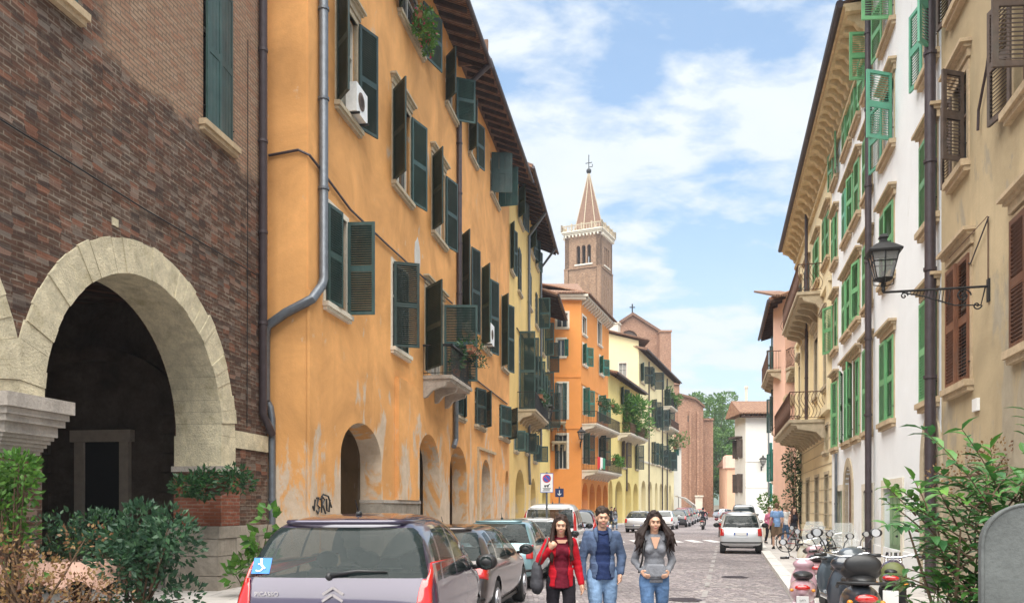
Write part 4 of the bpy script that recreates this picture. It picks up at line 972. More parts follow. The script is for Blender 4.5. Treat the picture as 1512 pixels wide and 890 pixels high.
def cornice(B, u0, u1, z, ov=.7, step=.55, big=False):
    b = MB(); b.box(u0, u1, -ov, -.001, z, z+.14); b.box(u0, u1, -ov-.06, .0, z+.141, z+.22); b.box(u0, u1, -.12, -.001, z-.85, z-.72)
    n = int((u1-u0)/step)
    for i in range(n):
        x = u0+(i+.5)*(u1-u0)/n; w = .10 if not big else .16
        b.prism([(-.001, z-.62), (-.16, z-.60), (-.22, z-.42), (-.34, z-.36), (-.44, z-.2), (-ov+.08, z-.12), (-ov+.08, z-.002), (-.001, z-.002)], x-w, x+w, 'x')
    cn = b.build('cornice', flat('ochre_cornice_stone', (.64, .50, .29), .85, var=.18), B.r)
    b = MB(); b.tube([(u0, -ov-.14, z+.24), (u1, -ov-.14, z+.24)], .11, 8); b.build('gutter', M['pipe_d'], cn, smooth='auto')
    b = MB(); b.prism([(-ov-.05, z+.225), (-ov-.05, z+.3), (5, z+2), (5, z+1.9)], u0, u1, 'x'); b.build('roof', M['tile'], B.r)
cornice(O, 0, uN-.002, 15.95-.7)
# wall above the cornice line of the lower half is hidden by its roof

Nn = right_b('cream_building', 'cream neoclassical house with corbelled cornice and two iron balconies', 'building', 1060, 4.2, 1228.3, 1176, 15.3, M['cream'], depth=9)
for (a_, c_) in ((1180,1184.5), (1190,1196), (1203,1210), (1217,1225)):
    Nn.win(Nn.u(a_), Nn.u(c_), 11.2, 12.9, sh=(0,0) if a_ > 1215 else (0, 4), col=GR if a_ > 1200 else 'sh_dark', lin=1, trim='sillw', sur=.1)
    Nn.win(Nn.u(a_), Nn.u(c_), 6.4, 8.9, sh=None, lin=2, trim='sill', sur=.15, pane='pane_c')
    Nn.win(Nn.u(a_)+.2, Nn.u(c_)-.2, .5 if a_ < 1200 else .9, 3.0, sh=None, lin=0, trim='sill', sur=.12)
    Nn.win(Nn.u(a_)+.3, Nn.u(c_)-.3, 3.9, 4.9, lin=0, sur=.08, mul=False) if not (1187 < a_ < 1212) else None
Nn.holes = Nn.holes
Nn.finish()
b = MB(); b.box(0, Nn.L, -.04, -.001, .12, 4.0 if False else .9); b.box(0, Nn.L, -.16, -.001, 5.35, 5.6); b.box(0, Nn.L, -.12, -.001, 10.1, 10.3)
for a_ in (1178, 1186.5, 1199.5, 1213.5, 1226.7): u_ = Nn.u(a_); b.box(u_-.2, u_+.2, -.14, -.001, 5.61, 10.09)
b.build('pilaster', M['cream'], Nn.r)
for zc_ in [.95+k*.42 for k in range(10)]: pass
b = MB(); 
for k in range(9):
    if True: b.box(0, Nn.L, -.02, -.0005, 1.0+k*.48-.02, 1.0+k*.48)
b.build('joint_line', M['sill'], Nn.r)
balcony(Nn, Nn.u(1186), Nn.u(1216), 10.35, 1.0, 1.1, 'rust', 'sill', 'scroll')
balcony(Nn, Nn.u(1184), Nn.u(1218), 5.2, 1.35, 1.1, 'rust', 'sill', 'scroll')
cornice(Nn, 0, Nn.L-.002, 15.25, .7, .95, True)
Nn.pipe([(Nn.u(1197.5), -.2, 15.0), (Nn.u(1197.5), -.2, 5.7)], .07, 'pipe_d')
# salmon pink house
ZM = 44.5
PM = right_b('pink_house', 'salmon pink house with dark shutters projecting past the cream building', 'building', 1060, 3.63, 1158.9, 1141.5, 13.1, M['pink'], depth=8)
for z1, z2 in ((10.0, 12.0), (6.6, 8.8), (3.4, 5.2)):
    for (a_, c_) in ((1144,1147), (1152,1156)): PM.win(PM.u(a_)-.3, PM.u(a_)-1.2, z1, z2, sh=(125, 150), col='sh_teal' if z1 < 4 else 'sh_dark', trim='trim', sur=.1)
PM.door(PM.u(1150), PM.u(1154), 2.5, col='frame_d')
PM.finish(); PM.roof(-.3, PM.L+.5, 13.1, .8, .25, 1.8)
balcony(PM, PM.u(1146), PM.u(1158), 9.3, .9, 1, 'rust')
pf = front_b('tmp', 'x', 'x', 1159, 1178.5, ZM-.06, 13.1, M['pink'], depth=2)
pf.win(pf.L*.25, pf.L*.5, 3.6, 4.6, sur=.06); pf.finish()
b = MB(); b.prism([(-.6, 12.95), (-.6, 13.05), (3, 14.2), (3, 14.1)], -.8, pf.L, 'x'); b.build('roof', M['tile'], pf.r)
b = MB(); b.ball((pf.L*.3, -.06, 7.5), (.35, .06, .35)); b.build('relief', M['sillw'], pf.r); b = MB(); b.box(.1, pf.L, -.05, -.001, 5.4, 5.5); b.build('string_course', M['sillw'], pf.r)
balcony(pf, .02, pf.L-.05, 9.2, .8, 1, 'rust', 'sill', 'scroll')
adopt(pf, PM.r)
# white house across the end of the street
Lh = front_b('white_house', 'plain white house facing down the street with a wall lantern', 'building', 1101, 1150, 70, 9.65, M['white2'], depth=3.4)
Lh.win(Lh.u(1136), Lh.u(1140), 5.6, 7.2, sh=(0, 0), col='sh_teal', sur=0, sill=0); Lh.win(Lh.u(1136), Lh.u(1140), 2.2, 3.8, sh=(0,0), col='sh_teal', sur=0, sill=0); Lh.finish()
b = MB(); b.prism([(-.7, 9.6), (-.7, 9.72), (2, 11.0), (4, 9.72), (4, 9.6)], -.7, Lh.L, 'x'); b.build('roof', M['tile'], Lh.r)
b = MB(); [b.box(x*.45-.5, x*.45-.38, -.6, -.001, 9.42, 9.58) for x in range(7)]; b.box(-.5, 2.32, -.62, -.0, 9.36, 9.45); b.build('rafter', M['wood'], Lh.r)
Lh.pipe([(Lh.u(1134.5), -.08, 9.4), (Lh.u(1134.5), -.08, .1)], .05, 'pipe'); b = MB(); b.box(0, Lh.L, -.05, -.001, 5.6, 5.68); b.box(0, Lh.L, -.04, -.001, 3.4, 3.46); b.build('string_course', M['white2'], Lh.r)
b = MB(); b.lathe([(.12, 9), (.12, 12.4), (.18, 12.4), (.18, 12.6)], (1.2, 4, 0), 8); b.build('chimney', M['trim'], Lh.r)
lw = MB()
for (y0, z0) in ((.9, 6.0), (.9, 3.0), (2.3, 6.0), (2.3, 3.0)): 
    lw.box(-.5, -.001, y0, y0+.06, z0, z0+1.6); lw.box(-.06, -.001, y0+.07, y0+.9, z0, z0+1.6)
lw.box(-.7, -.001, 1, 3, 7.7, 7.85)
lw.build('shutter', M['sh_old'], Lh.r)
# peach house with pillar at the far end
K = front_b('peach_house', 'small peach coloured house far down the street in front of the trees', 'building', 1080, 1112, 135, 6.8, M['peach'], depth=8)
K.pw(1087.5, 1096.5, 716, 730, sh=(0,0), col='sh_teal', sur=0); K.pw(1087.5, 1096.5, 690.5, 699, sh=(0,0), col='sh_teal', sur=0, sill=0)
K.holes[-1:] = K.holes[-1:]; K.H = 8.6; K.finish()
b = MB(); b.prism([(-.6, 8.6), (-.6, 8.75), (4, 10), (8.6, 8.75), (8.6, 8.6)], -.3, K.L, 'x'); b.build('roof', M['tile'], K.r)
kp = thing('gate_pillar', 'pale pink stone pillar with blocky top beside the peach house', 'pillar', (xx(1079,133), 133, 0))
b = MB(); b.box(-.75, .75, -.6, .6, 0, 8.0); b.build('shaft', M['peach'], kp); b = MB(); b.box(-1.05, 1.05, -.9, .9, 8.0, 9.9); b.box(-.9, .9, -.8, .8, 9.9, 10.05); b.build('capital', M['pink'], kp)
# garden wall closing the far end
gw = thing('garden_wall', 'low pale wall under the trees at the end of the street', 'wall', (xx(1050,190), 190, 0)); b = MB(); b.box(0, 12, 0, .5, 0, 2.0); b.box(-.1, 12.1, -.1, .6, 2.0, 2.15); b.build('wall', M['trim'], gw)
# ================================================================== CARS
def paint(name, col, metal=.3, rough=.32):
    if name in MATS: return MATS[name]
    m, t, b = newmat(name); v = coords(t)
    t.links.new(mix(t, ramp(t, nz(t, v, 2.5, 7, .7), .4, .8, 0, .3), col, dk(col, .8)), b.inputs['Base Color'])
    setin(b, Roughness=rough, Metallic=metal); b.inputs['Coat Weight'].default_value = 1; b.inputs['Coat Roughness'].default_value = .05
    MATS[name] = m; return m
TPL = {
 'mpv': dict(L=4.27, st=[(0,.36,.54,.60,.70,.60),(.05,.28,.70,.80,.835,.76),(.11,.24,.90,1.03,.87,.79),(.28,.22,1.0,1.36,.885,.735),(.44,.22,1.03,1.575,.885,.69),(.62,.22,1.03,1.62,.885,.67),(1.6,.2,1.02,1.665,.885,.68),(2.5,.2,.99,1.60,.885,.66),(3.02,.2,.975,1.36,.88,.69),(3.5,.2,.95,1.07,.87,.77),(3.9,.2,.86,.94,.85,.76),(4.18,.22,.66,.74,.76,.64),(4.27,.32,.5,.56,.66,.5)],
   win=[[(.50,1.06),(.72,1.06),(.90,1.47),(.66,1.40)],[(.80,1.055),(1.62,1.04),(1.64,1.53),(.98,1.50)],[(1.69,1.04),(2.80,1.01),(2.45,1.48),(1.71,1.53)],[(2.87,1.01),(3.22,1.0),(2.98,1.15)]],
   rear=[(-.80,1.11),(.80,1.11),(.67,1.525),(-.67,1.525)], front=[(-.76,1.08),(.76,1.08),(.64,1.55),(-.64,1.55)], wr=.31, wx=(.72,3.42), seam=(.76,1.66,2.84)),
 'wagon': dict(L=4.5, st=[(0,.34,.5,.56,.72,.62),(.06,.26,.66,.78,.84,.76),(.14,.24,.86,.96,.88,.78),(.36,.22,.92,1.30,.89,.70),(.52,.22,.93,1.41,.89,.66),(.75,.22,.93,1.45,.89,.65),(1.7,.2,.92,1.48,.89,.66),(2.45,.2,.90,1.44,.89,.64),(3.05,.2,.89,1.18,.885,.70),(3.4,.2,.87,.97,.87,.76),(3.9,.2,.80,.88,.86,.76),(4.35,.24,.62,.70,.78,.64),(4.5,.34,.48,.54,.68,.5)],
   win=[[(.52,.96),(.95,.95),(.98,1.36),(.70,1.33)],[(1.02,.95),(1.80,.945),(1.80,1.39),(1.05,1.38)],[(1.87,.945),(2.98,.93),(2.52,1.33),(1.87,1.39)]],
   rear=[(-.78,.96),(.78,.96),(.62,1.36),(-.62,1.36)], front=[(-.74,.99),(.74,.99),(.62,1.39),(-.62,1.39)], wr=.32, wx=(.86,3.62), seam=(1.0,1.84,2.9)),
 'hatch': dict(L=4.0, st=[(0,.34,.5,.58,.70,.60),(.05,.26,.68,.80,.82,.74),(.13,.24,.88,.98,.845,.76),(.34,.22,.92,1.30,.85,.68),(.50,.22,.93,1.43,.85,.64),(.72,.22,.93,1.47,.85,.63),(1.5,.2,.92,1.50,.85,.64),(2.2,.2,.90,1.45,.85,.62),(2.75,.2,.89,1.20,.845,.67),(3.1,.2,.88,.99,.83,.73),(3.55,.2,.80,.88,.81,.71),(3.88,.24,.62,.70,.72,.58),(4.0,.34,.48,.54,.62,.45)],
   win=[[(.55,.97),(.80,.96),(.86,1.33),(.66,1.28)],[(.87,.96),(1.55,.95),(1.56,1.40),(.93,1.37)],[(1.62,.95),(2.66,.93),(2.26,1.34),(1.63,1.40)]],
   rear=[(-.74,.98),(.74,.98),(.58,1.38),(-.58,1.38)], front=[(-.70,1.0),(.70,1.0),(.58,1.41),(-.58,1.41)], wr=.30, wx=(.72,3.22), seam=(.84,1.59,2.62)),
 'van': dict(L=4.2, st=[(0,.36,.5,.56,.74,.66),(.04,.28,.72,.82,.87,.80),(.09,.24,.95,1.06,.90,.84),(.17,.22,1.02,1.50,.905,.79),(.24,.22,1.04,1.76,.905,.75),(.45,.22,1.04,1.84,.905,.74),(1.7,.2,1.03,1.88,.905,.75),(2.5,.2,1.0,1.80,.905,.72),(3.0,.2,.98,1.45,.90,.74),(3.35,.2,.95,1.1,.88,.78),(3.8,.2,.86,.94,.86,.76),(4.1,.24,.66,.74,.78,.64),(4.2,.34,.5,.56,.68,.5)],
   win=[[(.32,1.10),(.95,1.09),(.95,1.62),(.38,1.60)],[(1.03,1.09),(1.85,1.07),(1.86,1.65),(1.03,1.63)],[(1.93,1.07),(2.9,1.03),(2.5,1.55),(1.94,1.65)]],
   rear=[(-.76,1.08),(.76,1.08),(.70,1.66),(-.70,1.66)], front=[(-.76,1.1),(.76,1.1),(.70,1.7),(-.70,1.7)], wr=.32, wx=(.72,3.4), seam=(.99,1.89,2.9)),
 'smart': dict(L=2.6, st=[(0,.38,.52,.60,.66,.58),(.05,.28,.72,.84,.76,.68),(.12,.24,.88,.98,.775,.70),(.26,.22,.94,1.28,.78,.64),(.38,.22,.95,1.46,.78,.60),(.6,.2,.95,1.53,.78,.60),(1.1,.2,.94,1.57,.78,.61),(1.5,.2,.93,1.50,.78,.60),(1.9,.2,.92,1.22,.77,.63),(2.15,.2,.88,1.0,.76,.66),(2.42,.22,.70,.78,.70,.58),(2.55,.3,.56,.62,.62,.5),(2.6,.36,.48,.52,.56,.44)],
   win=[[(.82,.98),(1.78,.96),(1.46,1.38),(.88,1.44)]],
   rear=[(-.66,.97),(.66,.97),(.55,1.42),(-.55,1.42)], front=[(-.62,1.02),(.62,1.02),(.54,1.45),(-.54,1.45)], wr=.30, wx=(.42,2.2), seam=(.78,1.82)),
}
def inpoly(x, y, P):
    r = False; n = len(P)
    for i in range(n):
        x1, y1 = P[i]; x2, y2 = P[(i+1) % n]
        if (y1 > y) != (y2 > y) and x < (x2-x1)*(y-y1)/(y2-y1)+x1: r = not r
    return r
def offpoly(P, d):
    c = (sum(p[0] for p in P)/len(P), sum(p[1] for p in P)/len(P)); out = []
    n = len(P)
    for i in range(n):
        a, b_, c_ = Vector(P[i-1]), Vector(P[i]), Vector(P[(i+1)%n])
        e1 = (b_-a).normalized(); e2 = (c_-b_).normalized(); n1 = Vector((e1.y, -e1.x)); n2 = Vector((e2.y, -e2.x))
        if n1.dot(b_-Vector(c)) < 0: n1, n2 = -n1, -n2
        m = (n1+n2).normalized(); out.append(tuple(b_+m*d/max(.4, m.dot(n1))))
    return out
def cutpoly(bm, P, view, filt):
    """bisect the faces passing filt along the edges of polygon P; view 's' side (x,z), 'e' end (y,z)"""
    n = len(P); xs = [p[0] for p in P]; zs = [p[1] for p in P]; bx = (min(xs)-.12, max(xs)+.12, min(zs)-.12, max(zs)+.12)
    for i in range(n):
        (x1, z1), (x2, z2) = P[i], P[(i+1) % n]; dx, dz = x2-x1, z2-z1
        if view == 's': co, no = Vector((x1, 0, z1)), Vector((dz, 0, -dx))
        else: co, no = Vector((0, x1, z1)), Vector((0, dz, -dx))
        fs = []
        for f in bm.faces:
            c = f.calc_center_median(); u = c.x if view == 's' else c.y
            if bx[0] < u < bx[1] and bx[2] < c.z < bx[3] and filt(f, c): fs.append(f)
        g = fs + list({e for f in fs for e in f.edges}) + list({v for f in fs for v in f.verts})
        bmesh.ops.bisect_plane(bm, geom=g, dist=1e-4, plane_co=co, plane_no=no.normalized())
CARC = {}
def car_meshes(tpl, level):
    T_ = TPL[tpl]; st = T_['st']; vs = []; fs = []
    for (x, zb, ze, zt, w, wt) in st:
        h = ze-zb
        ring = [(0,zb),(w*.80,zb),(w*.96,zb+.09),(w*1.0,zb+h*.5),(w*.985,ze-.03),(wt+(w-wt)*.12 if zt-ze > .2 else wt, zt-.05 if zt-ze > .2 else zt-.02),(wt*.62,zt-.004),(0,zt)]
        full = ring + [(-y, z) for y, z in ring[-2:0:-1]]
        vs += [(x, y, z) for y, z in full]
    n = 14; m = len(st)
    for i in range(m-1):
        for k in range(n): fs.append((i*n+k, (i+1)*n+k, (i+1)*n+(k+1)%n, i*n+(k+1)%n))
    for base, rev in ((0, False), ((m-1)*n, True)):
        for k in range(7):
            a = [base+k, base+k+1, base+(n-k-1)%n, base+(n-k)%n]; a = list(dict.fromkeys(a)); fs.append(tuple(a if not rev else a[::-1]))
    me = bpy.data.meshes.new('t'); me.from_pydata(vs, [], fs); o = bpy.data.objects.new('t', me); COL.objects.link(o)
    s = o.modifiers.new('s', 'SUBSURF'); s.levels = level; s.render_levels = level
    me2 = evalmesh(o); bpy.data.objects.remove(o)
    bm = bmesh.new(); bm.from_mesh(me2); bmesh.ops.recalc_face_normals(bm, faces=bm.faces); bpy.data.meshes.remove(me2)
    L = T_['L']; side = lambda f, c: abs(f.normal.y) > .35; isr = lambda f, c: c.x < 1.0 and f.normal.x < -.2; isf = lambda f, c: c.x > L*.5 and f.normal.x > .2
    wins = T_['win']
    for P in wins: cutpoly(bm, offpoly(P, .022), 's', side); cutpoly(bm, P, 's', side)
    for P, fl in ((T_['rear'], isr), (T_['front'], isf)): cutpoly(bm, offpoly(P, .025), 'e', fl); cutpoly(bm, P, 'e', fl)
    wheels = []
    for wx in T_['wx']:
        P = [(wx+(T_['wr']+.06)*math.cos(q*2*math.pi/16), T_['wr']+(T_['wr']+.06)*math.sin(q*2*math.pi/16)) for q in range(16)]; wheels.append(P); cutpoly(bm, P, 's', lambda f, c: abs(c.y) > .45)
    seams = []
    for sx_ in T_['seam']:
        P = [(sx_-.006, .32), (sx_+.006, .32), (sx_+.006, .98), (sx_-.006, .98)]; seams.append(P); cutpoly(bm, P, 's', side)
    P = [(T_['seam'][0], .62), (T_['seam'][-1], .62), (T_['seam'][-1], .628), (T_['seam'][0], .628)]
    for f in bm.faces: f.material_index = 0
    MI = dict(body=0, black=1)
    cls = {}
    kill = []
    for f in bm.faces:
        c = f.calc_center_median(); k = 'body'
        if abs(c.y) > .45 and any(inpoly(c.x, c.z, P) for P in wheels): k = 'well'
        elif side(f, c) and any(inpoly(c.x, c.z, P) for P in wins): k = 'side'
        elif isr(f, c) and inpoly(c.y, c.z, T_['rear']): k = 'rear'
        elif isf(f, c) and inpoly(c.y, c.z, T_['front']): k = 'front'
        elif side(f, c) and (any(inpoly(c.x, c.z, offpoly(P, .022)) for P in wins) or any(inpoly(c.x, c.z, P) for P in seams)): k = 'trim'
        elif (isr(f, c) and inpoly(c.y, c.z, offpoly(T_['rear'], .025))) or (isf(f, c) and inpoly(c.y, c.z, offpoly(T_['front'], .025))): k = 'trim'
        elif c.z < .30: k = 'trim'
        cls[f] = k
    def extract(keys, names):
        b2 = bmesh.new(); vm = {}
        for f in bm.faces:
            if cls[f] in keys:
                vv = []
                for v in f.verts:
                    if v not in vm: vm[v] = b2.verts.new(v.co)
                    vv.append(vm[v])
                try: nf = b2.faces.new(vv)
                except ValueError: continue
                nf.smooth = True; nf.material_index = 1 if cls[f] in ('trim',) else 0
        return b2
    out = {}
    for nm, keys in (('body', ('body', 'trim')), ('rear', ('rear',)), ('front', ('front',)), ('side', ('side',))):
        b2 = extract(keys, nm)
        if nm == 'side':
            # one mesh per window per side
            res = []
            fl = list(b2.faces)
            for sgn in (1, -1):
                for P in wins:
                    b3 = bmesh.new(); vm = {}
                    for f in fl:
                        c = f.calc_center_median()
                        if c.y*sgn > 0 and inpoly(c.x, c.z, P):
                            vv = []
                            for v in f.verts:
                                if v not in vm: vm[v] = b3.verts.new(v.co)
                                vv.append(vm[v])
                            b3.faces.new(vv).smooth = True
                    mm = bpy.data.meshes.new('side_window'); b3.to_mesh(mm); b3.free(); res.append(mm)
            out['side'] = res
        else:
            mm = bpy.data.meshes.new(nm); b2.to_mesh(mm); out[nm] = mm
        b2.free()
    bm.free(); return out
def wheel(parent, x, y, r, sgn):
    b = MB(); b.lathe([(r*.62, -.10), (r*.95, -.10), (r, -.07), (r, .07), (r*.95, .10), (r*.62, .10)], (x, y, r), 24, 'y')
    w = thing('wheel', None, None); w.parent = parent
    b.build('tyre', M['rubber'], w, smooth='auto')
    b = MB(); yy = y+sgn*.085; b.lathe([(r*.63, -.02), (r*.63, .0), (r*.58, .01), (r*.55, -.04)], (x, yy, r), 24, 'y'); b.lathe([(.06, -.05), (.05, .01)], (x, yy, r), 12, 'y')
    for k in range(7):
        a = 2*math.pi*k/7; b.obox((x+math.cos(a)*r*.32, yy-.0, r+math.sin(a)*r*.32), (r*.56, .02, .05), Matrix.Rotation(-a, 3, 'Y'))
    b.build('rim', M['rim'], w, smooth='auto')
def plate(parent, y, z, x, w=.50, h=.11, txt=None, rot=(R(90),0,R(-90)), blue=True):
    b = MB(); b.box(x-.012, x, y-w/2, y+w/2, z-h/2, z+h/2); p = b.build('number_plate', M['white_p'], parent)
    b = MB(); b.box(x-.015, x-.0125, y+w/2-.045, y+w/2-.003, z-h/2+.004, z+h/2-.004); b.box(x-.015, x-.0125, y-w/2+.003, y-w/2+.045, z-h/2+.004, z+h/2-.004)
    b.build('blue_band', M['blue_p'], p)
    if txt: lettering(txt, parent, (x-.014, y, z), h*.75, M['black'], rot, p)
    return p
def lettering(txt, parent, loc, size, mat, rot, par=None, ext=.001, name='lettering', sx=1):
    cu = bpy.data.curves.new('t', 'FONT'); cu.body = txt; cu.size = size; cu.align_x = 'CENTER'; cu.align_y = 'CENTER'; cu.extrude = ext
    o = bpy.data.objects.new('t', cu); COL.objects.link(o); me = evalmesh(o); bpy.data.objects.remove(o)
    me.materials.clear(); me.materials.append(mat)
    o = link(name, me, par or parent); o.location = loc; o.rotation_euler = rot; o.scale = (sx, 1, 1); return o
def surfx(body, y, z, dirn=1):
    """x of the body surface seen from behind at (y,z)"""
    from mathutils.bvhtree import BVHTree
    bv = body.get('_'); return 0
from mathutils.bvhtree import BVHTree
def car(name, label, tpl, x, Z, hx, mat, group=None, level=3, badge=None, plt='', rear=True, cat='car', lamp='side', W_=1.0, Ls=1.0, Hs=1.0, details=True, flip=False):
    """rear bumper centre at (x,Z); heading direction (hx,1); car-local +x is forward"""
    if (tpl, level) not in CARC: CARC[(tpl, level)] = car_meshes(tpl, level)
    T_ = TPL[tpl]; ms = CARC[(tpl, level)]; ang = math.atan2(1, hx)+(math.pi if flip else 0)
    r = thing(name, label, cat, (x, Z, .01), ang, group); r.scale = (Ls, W_, Hs)
    def put(nm, me, mats):
        me = me.copy(); me.materials.clear(); [me.materials.append(q) for q in mats]; return link(nm, me, r)
    body = put('body', ms['body'], [mat, M['black']]); bmx = bmesh.new(); bmx.from_mesh(ms['body']); bv = BVHTree.FromBMesh(bmx); bmr = bmesh.new(); bmr.from_mesh(ms['rear']); 
    def sf(y, z, o=(-1, 0, 0), d=(1, 0, 0)):
        h = bv.ray_cast(Vector((o[0], y, z)) if d[1] == 0 else Vector((o[0], o[1], z)), Vector(d)); return h[0]
    AG = M['autoglass' if details else 'autoglass_d']; put('rear_window', ms['rear'], [AG]); put('windscreen', ms['front'], [AG])
    for me in ms['side']:
        if len(me.polygons): put('side_window', me, [AG])
    L = T_['L']; wr = T_['wr']; hw = max(s[4] for s in T_['st'])
    for wx in T_['wx']:
        for sgn in (1, -1): wheel(r, wx, sgn*(hw-.12), wr, sgn)
    b = MB()
    for wx in T_['wx']: b.box(max(.22, wx-.40), min(L-.25, wx+.40), -hw+.24, hw-.24, .2, .55)
    b.box(.3, L-.3, -hw+.1, hw-.1, .19, .25); b.build('underbody', M['black'], r)
    if details:
        SM = flat('grey_seat_fabric', (.06,.06,.065), .9); xs_ = (L*.33, L*.54) if tpl not in ('smart',) else (L*.40,)
        for q, sx0 in enumerate(xs_):
            for yy in ((-.42, 0, .42) if q == 0 and tpl != 'smart' else (-.36, .36)):
                b = MB(); b.obox((sx0, yy, .80), (.14, .40, .58), Matrix.Rotation(R(-12), 3, 'Y')); b.box(sx0, sx0+.5, yy-.2, yy+.2, .42, .56); b.ball((sx0-.08, yy, 1.19), (.05, .12, .085), 10, 8); b.tube([(sx0-.06, yy, 1.0), (sx0-.08, yy, 1.2)], .02, 6); b.build('car_seat', SM, r, smooth='auto')
        b = MB(); b.box(L*.68, L*.80, -hw+.12, hw-.12, .75, T_['front'][0][1]-.12); b.build('dashboard', M['black'], r)
        b = MB(); b.box(.25, L*.30, -hw+.14, hw-.14, T_['rear'][0][1]-.16, T_['rear'][0][1]-.13); b.build('parcel_shelf', M['black'], r)
    # lamps: patches laid over the body
    def patch(nm, poly, mat_, off=.012, mode='rear'):
        """poly in (y,z) seen from the end; grid sampled on the body then lifted"""
        b = MB(); ys = [p[0] for p in poly]; zs = [p[1] for p in poly]; N_ = 9
        z0, z1 = min(zs), max(zs); grid = []
        for j in range(N_+1):
            z = z0+(z1-z0)*j/N_; xs_ = []
            for i in range(len(poly)):
                (ya, za), (yb, zb) = poly[i], poly[(i+1) % len(poly)]
                if za != zb and min(za, zb)-1e-6 <= z <= max(za, zb)+1e-6: xs_.append(ya+(yb-ya)*(z-za)/(zb-za))
            a, c = min(xs_), max(xs_); row = []
            for i in range(N_+1):
                y = a+(c-a)*i/N_
                h = sf(y, z) if mode == 'rear' else bv.ray_cast(Vector((L+1, y, z)), Vector((-1, 0, 0)))[0]
                if h is None:
                    hh = bv.find_nearest(Vector((.2 if mode == 'rear' else L-.2, y, z)))[0]; h = hh
                c_ = Vector((L*.5, 0, z)); nrm = bv.find_nearest(h)[1]; row.append(h + nrm*off)
            grid.append(row)
        vs = [v for rw_ in grid for v in rw_]; n = N_+1
        b.add(vs, [(j*n+i, j*n+i+1, (j+1)*n+i+1, (j+1)*n+i) for j in range(N_) for i in range(N_)])
        # skirt back to the body
        o = b.build(nm, mat_, r, smooth=True); so_ = o.modifiers.new('s', 'SOLIDIFY'); so_.thickness = .02; so_.offset = 0; return o
    hwr = hw
    for sg in (1, -1):
        if lamp == 'tri':
            patch('tail_light', [(sg*(hwr-.03), .62), (sg*(hwr-.19), .62), (sg*(hwr-.155), 1.0), (sg*(hwr-.10), 1.22), (sg*(hwr-.08), 1.20)], M['red'])
        elif lamp == 'tall':
            patch('tail_light', [(sg*(hwr-.04), .80), (sg*(hwr-.15), .80), (sg*(hwr-.17), 1.60), (sg*(hwr-.12), 1.60)], M['red'])
        elif lamp == 'wide':
            patch('tail_light', [(sg*(hwr-.035), .70), (sg*(hwr-.34), .72), (sg*(hwr-.30), .90), (sg*(hwr-.04), .90)], M['red'])
        else:
            patch('tail_light', [(sg*(hwr-.04), .66), (sg*(hwr-.17), .66), (sg*(hwr-.19), .92), (sg*(hwr-.06), .94)], M['red'])
        patch('headlight', [(sg*(hwr-.14), .56), (sg*(hwr-.42), .55), (sg*(hwr-.38), .68), (sg*(hwr-.17), .72)], M['lens'], mode='front')
        # mirror
        mx_ = T_['win'][-1][1][0]-.12 if tpl != 'mpv' else 2.92; mz = T_['win'][-1][1][1]+.05
        b = MB(); b.ball((mx_, sg*(hw+.13), mz+.02), (.10, .13, .095), 12, 9); b.tube([(mx_+.05, sg*(hw-.04), mz-.04), (mx_+.03, sg*(hw+.06), mz-.03)], .03, 6)
        mo = b.build('mirror', M['black'] if details else mat, r, smooth=True)
        b = MB(); b.lathe([(.074, 0), (.07, -.006)], (mx_-.08, sg*(hw+.13), mz+.02), 14, 'x'); b.build('mirror_glass', M['autoglass_d'], mo)
    zp = .48 if tpl != 'smart' else .74
    h = sf(0, zp)
    if h: plate(r, 0, zp, h.x-(.03 if tpl == 'smart' else .006), txt=plt or None)
    # bumper strip, wiper, spoiler
    zb_ = .40; b = MB(); pts = []
    for i in range(15):
        y = -hw*.93+hw*1.86*i/14; h = sf(y, zb_+.02)
        if h: pts.append((h.x-.01, y, zb_+.02))
    if len(pts) > 3: b.tube(pts, .03, 6); b.build('bumper_strip', M['black'] if details else M['black'], r, smooth=True)
    bm2 = bmesh.new(); bm2.from_mesh(ms['rear']); bvr = BVHTree.FromBMesh(bm2)
    def rg(y, z):
        h = bvr.ray_cast(Vector((-1, y, z)), Vector((1, 0, 0)))[0]; return h
    zr0 = T_['rear'][0][1]; zr1 = T_['rear'][2][1]
    p0 = rg(.05, zr0+.03); p1 = rg(-.45, zr0+.05)
    if p0 and p1:
        b = MB(); mid = (p0+p1)/2+Vector((-.03, 0, .02)); b.tube([p0+Vector((-.02,0,-.01)), mid, p1+Vector((-.015,0,.0))], [.02,.013,.008], 6); b.ball(p0+Vector((-.01,0,-.02)), .035); b.build('rear_wiper', M['black'], r, smooth=True)
    if details:
        b = MB(); pts = []
        for i in range(13):
            y = -.62*hw/.885+1.24*hw/.885*i/12; q = sf(y, zr1+.035)
            if q: pts.append(q+Vector((-.04-.02*math.cos(i/12*math.pi-math.pi/2), 0, .012)))
        if len(pts) > 4: b.tube(pts, .022, 6); b.build('spoiler', mat, r, smooth=True)
        h = bv.ray_cast(Vector((.95, 0, 3)), Vector((0, 0, -1)))[0]
        if h: b = MB(); b.ball(h+Vector((0,0,.01)), (.05,.03,.03)); b.tube([h, h+Vector((-.13,0,.14))], [.008,.004], 5); b.build('antenna', M['black'], r)
    r['_'] = 0; del r['_']
    return r, sf, bv, rg
GP_ = 'cars parked in the row along the left pavement'; GF_ = 'cars parked farther down the left side'
pur = paint('purple_grey_car_paint', (.030, .022, .050), .3); brn = paint('dark_brown_car_paint', (.060, .048, .046), .5, .28); tea = paint('pale_teal_car_paint', (.20, .33, .36), .4)
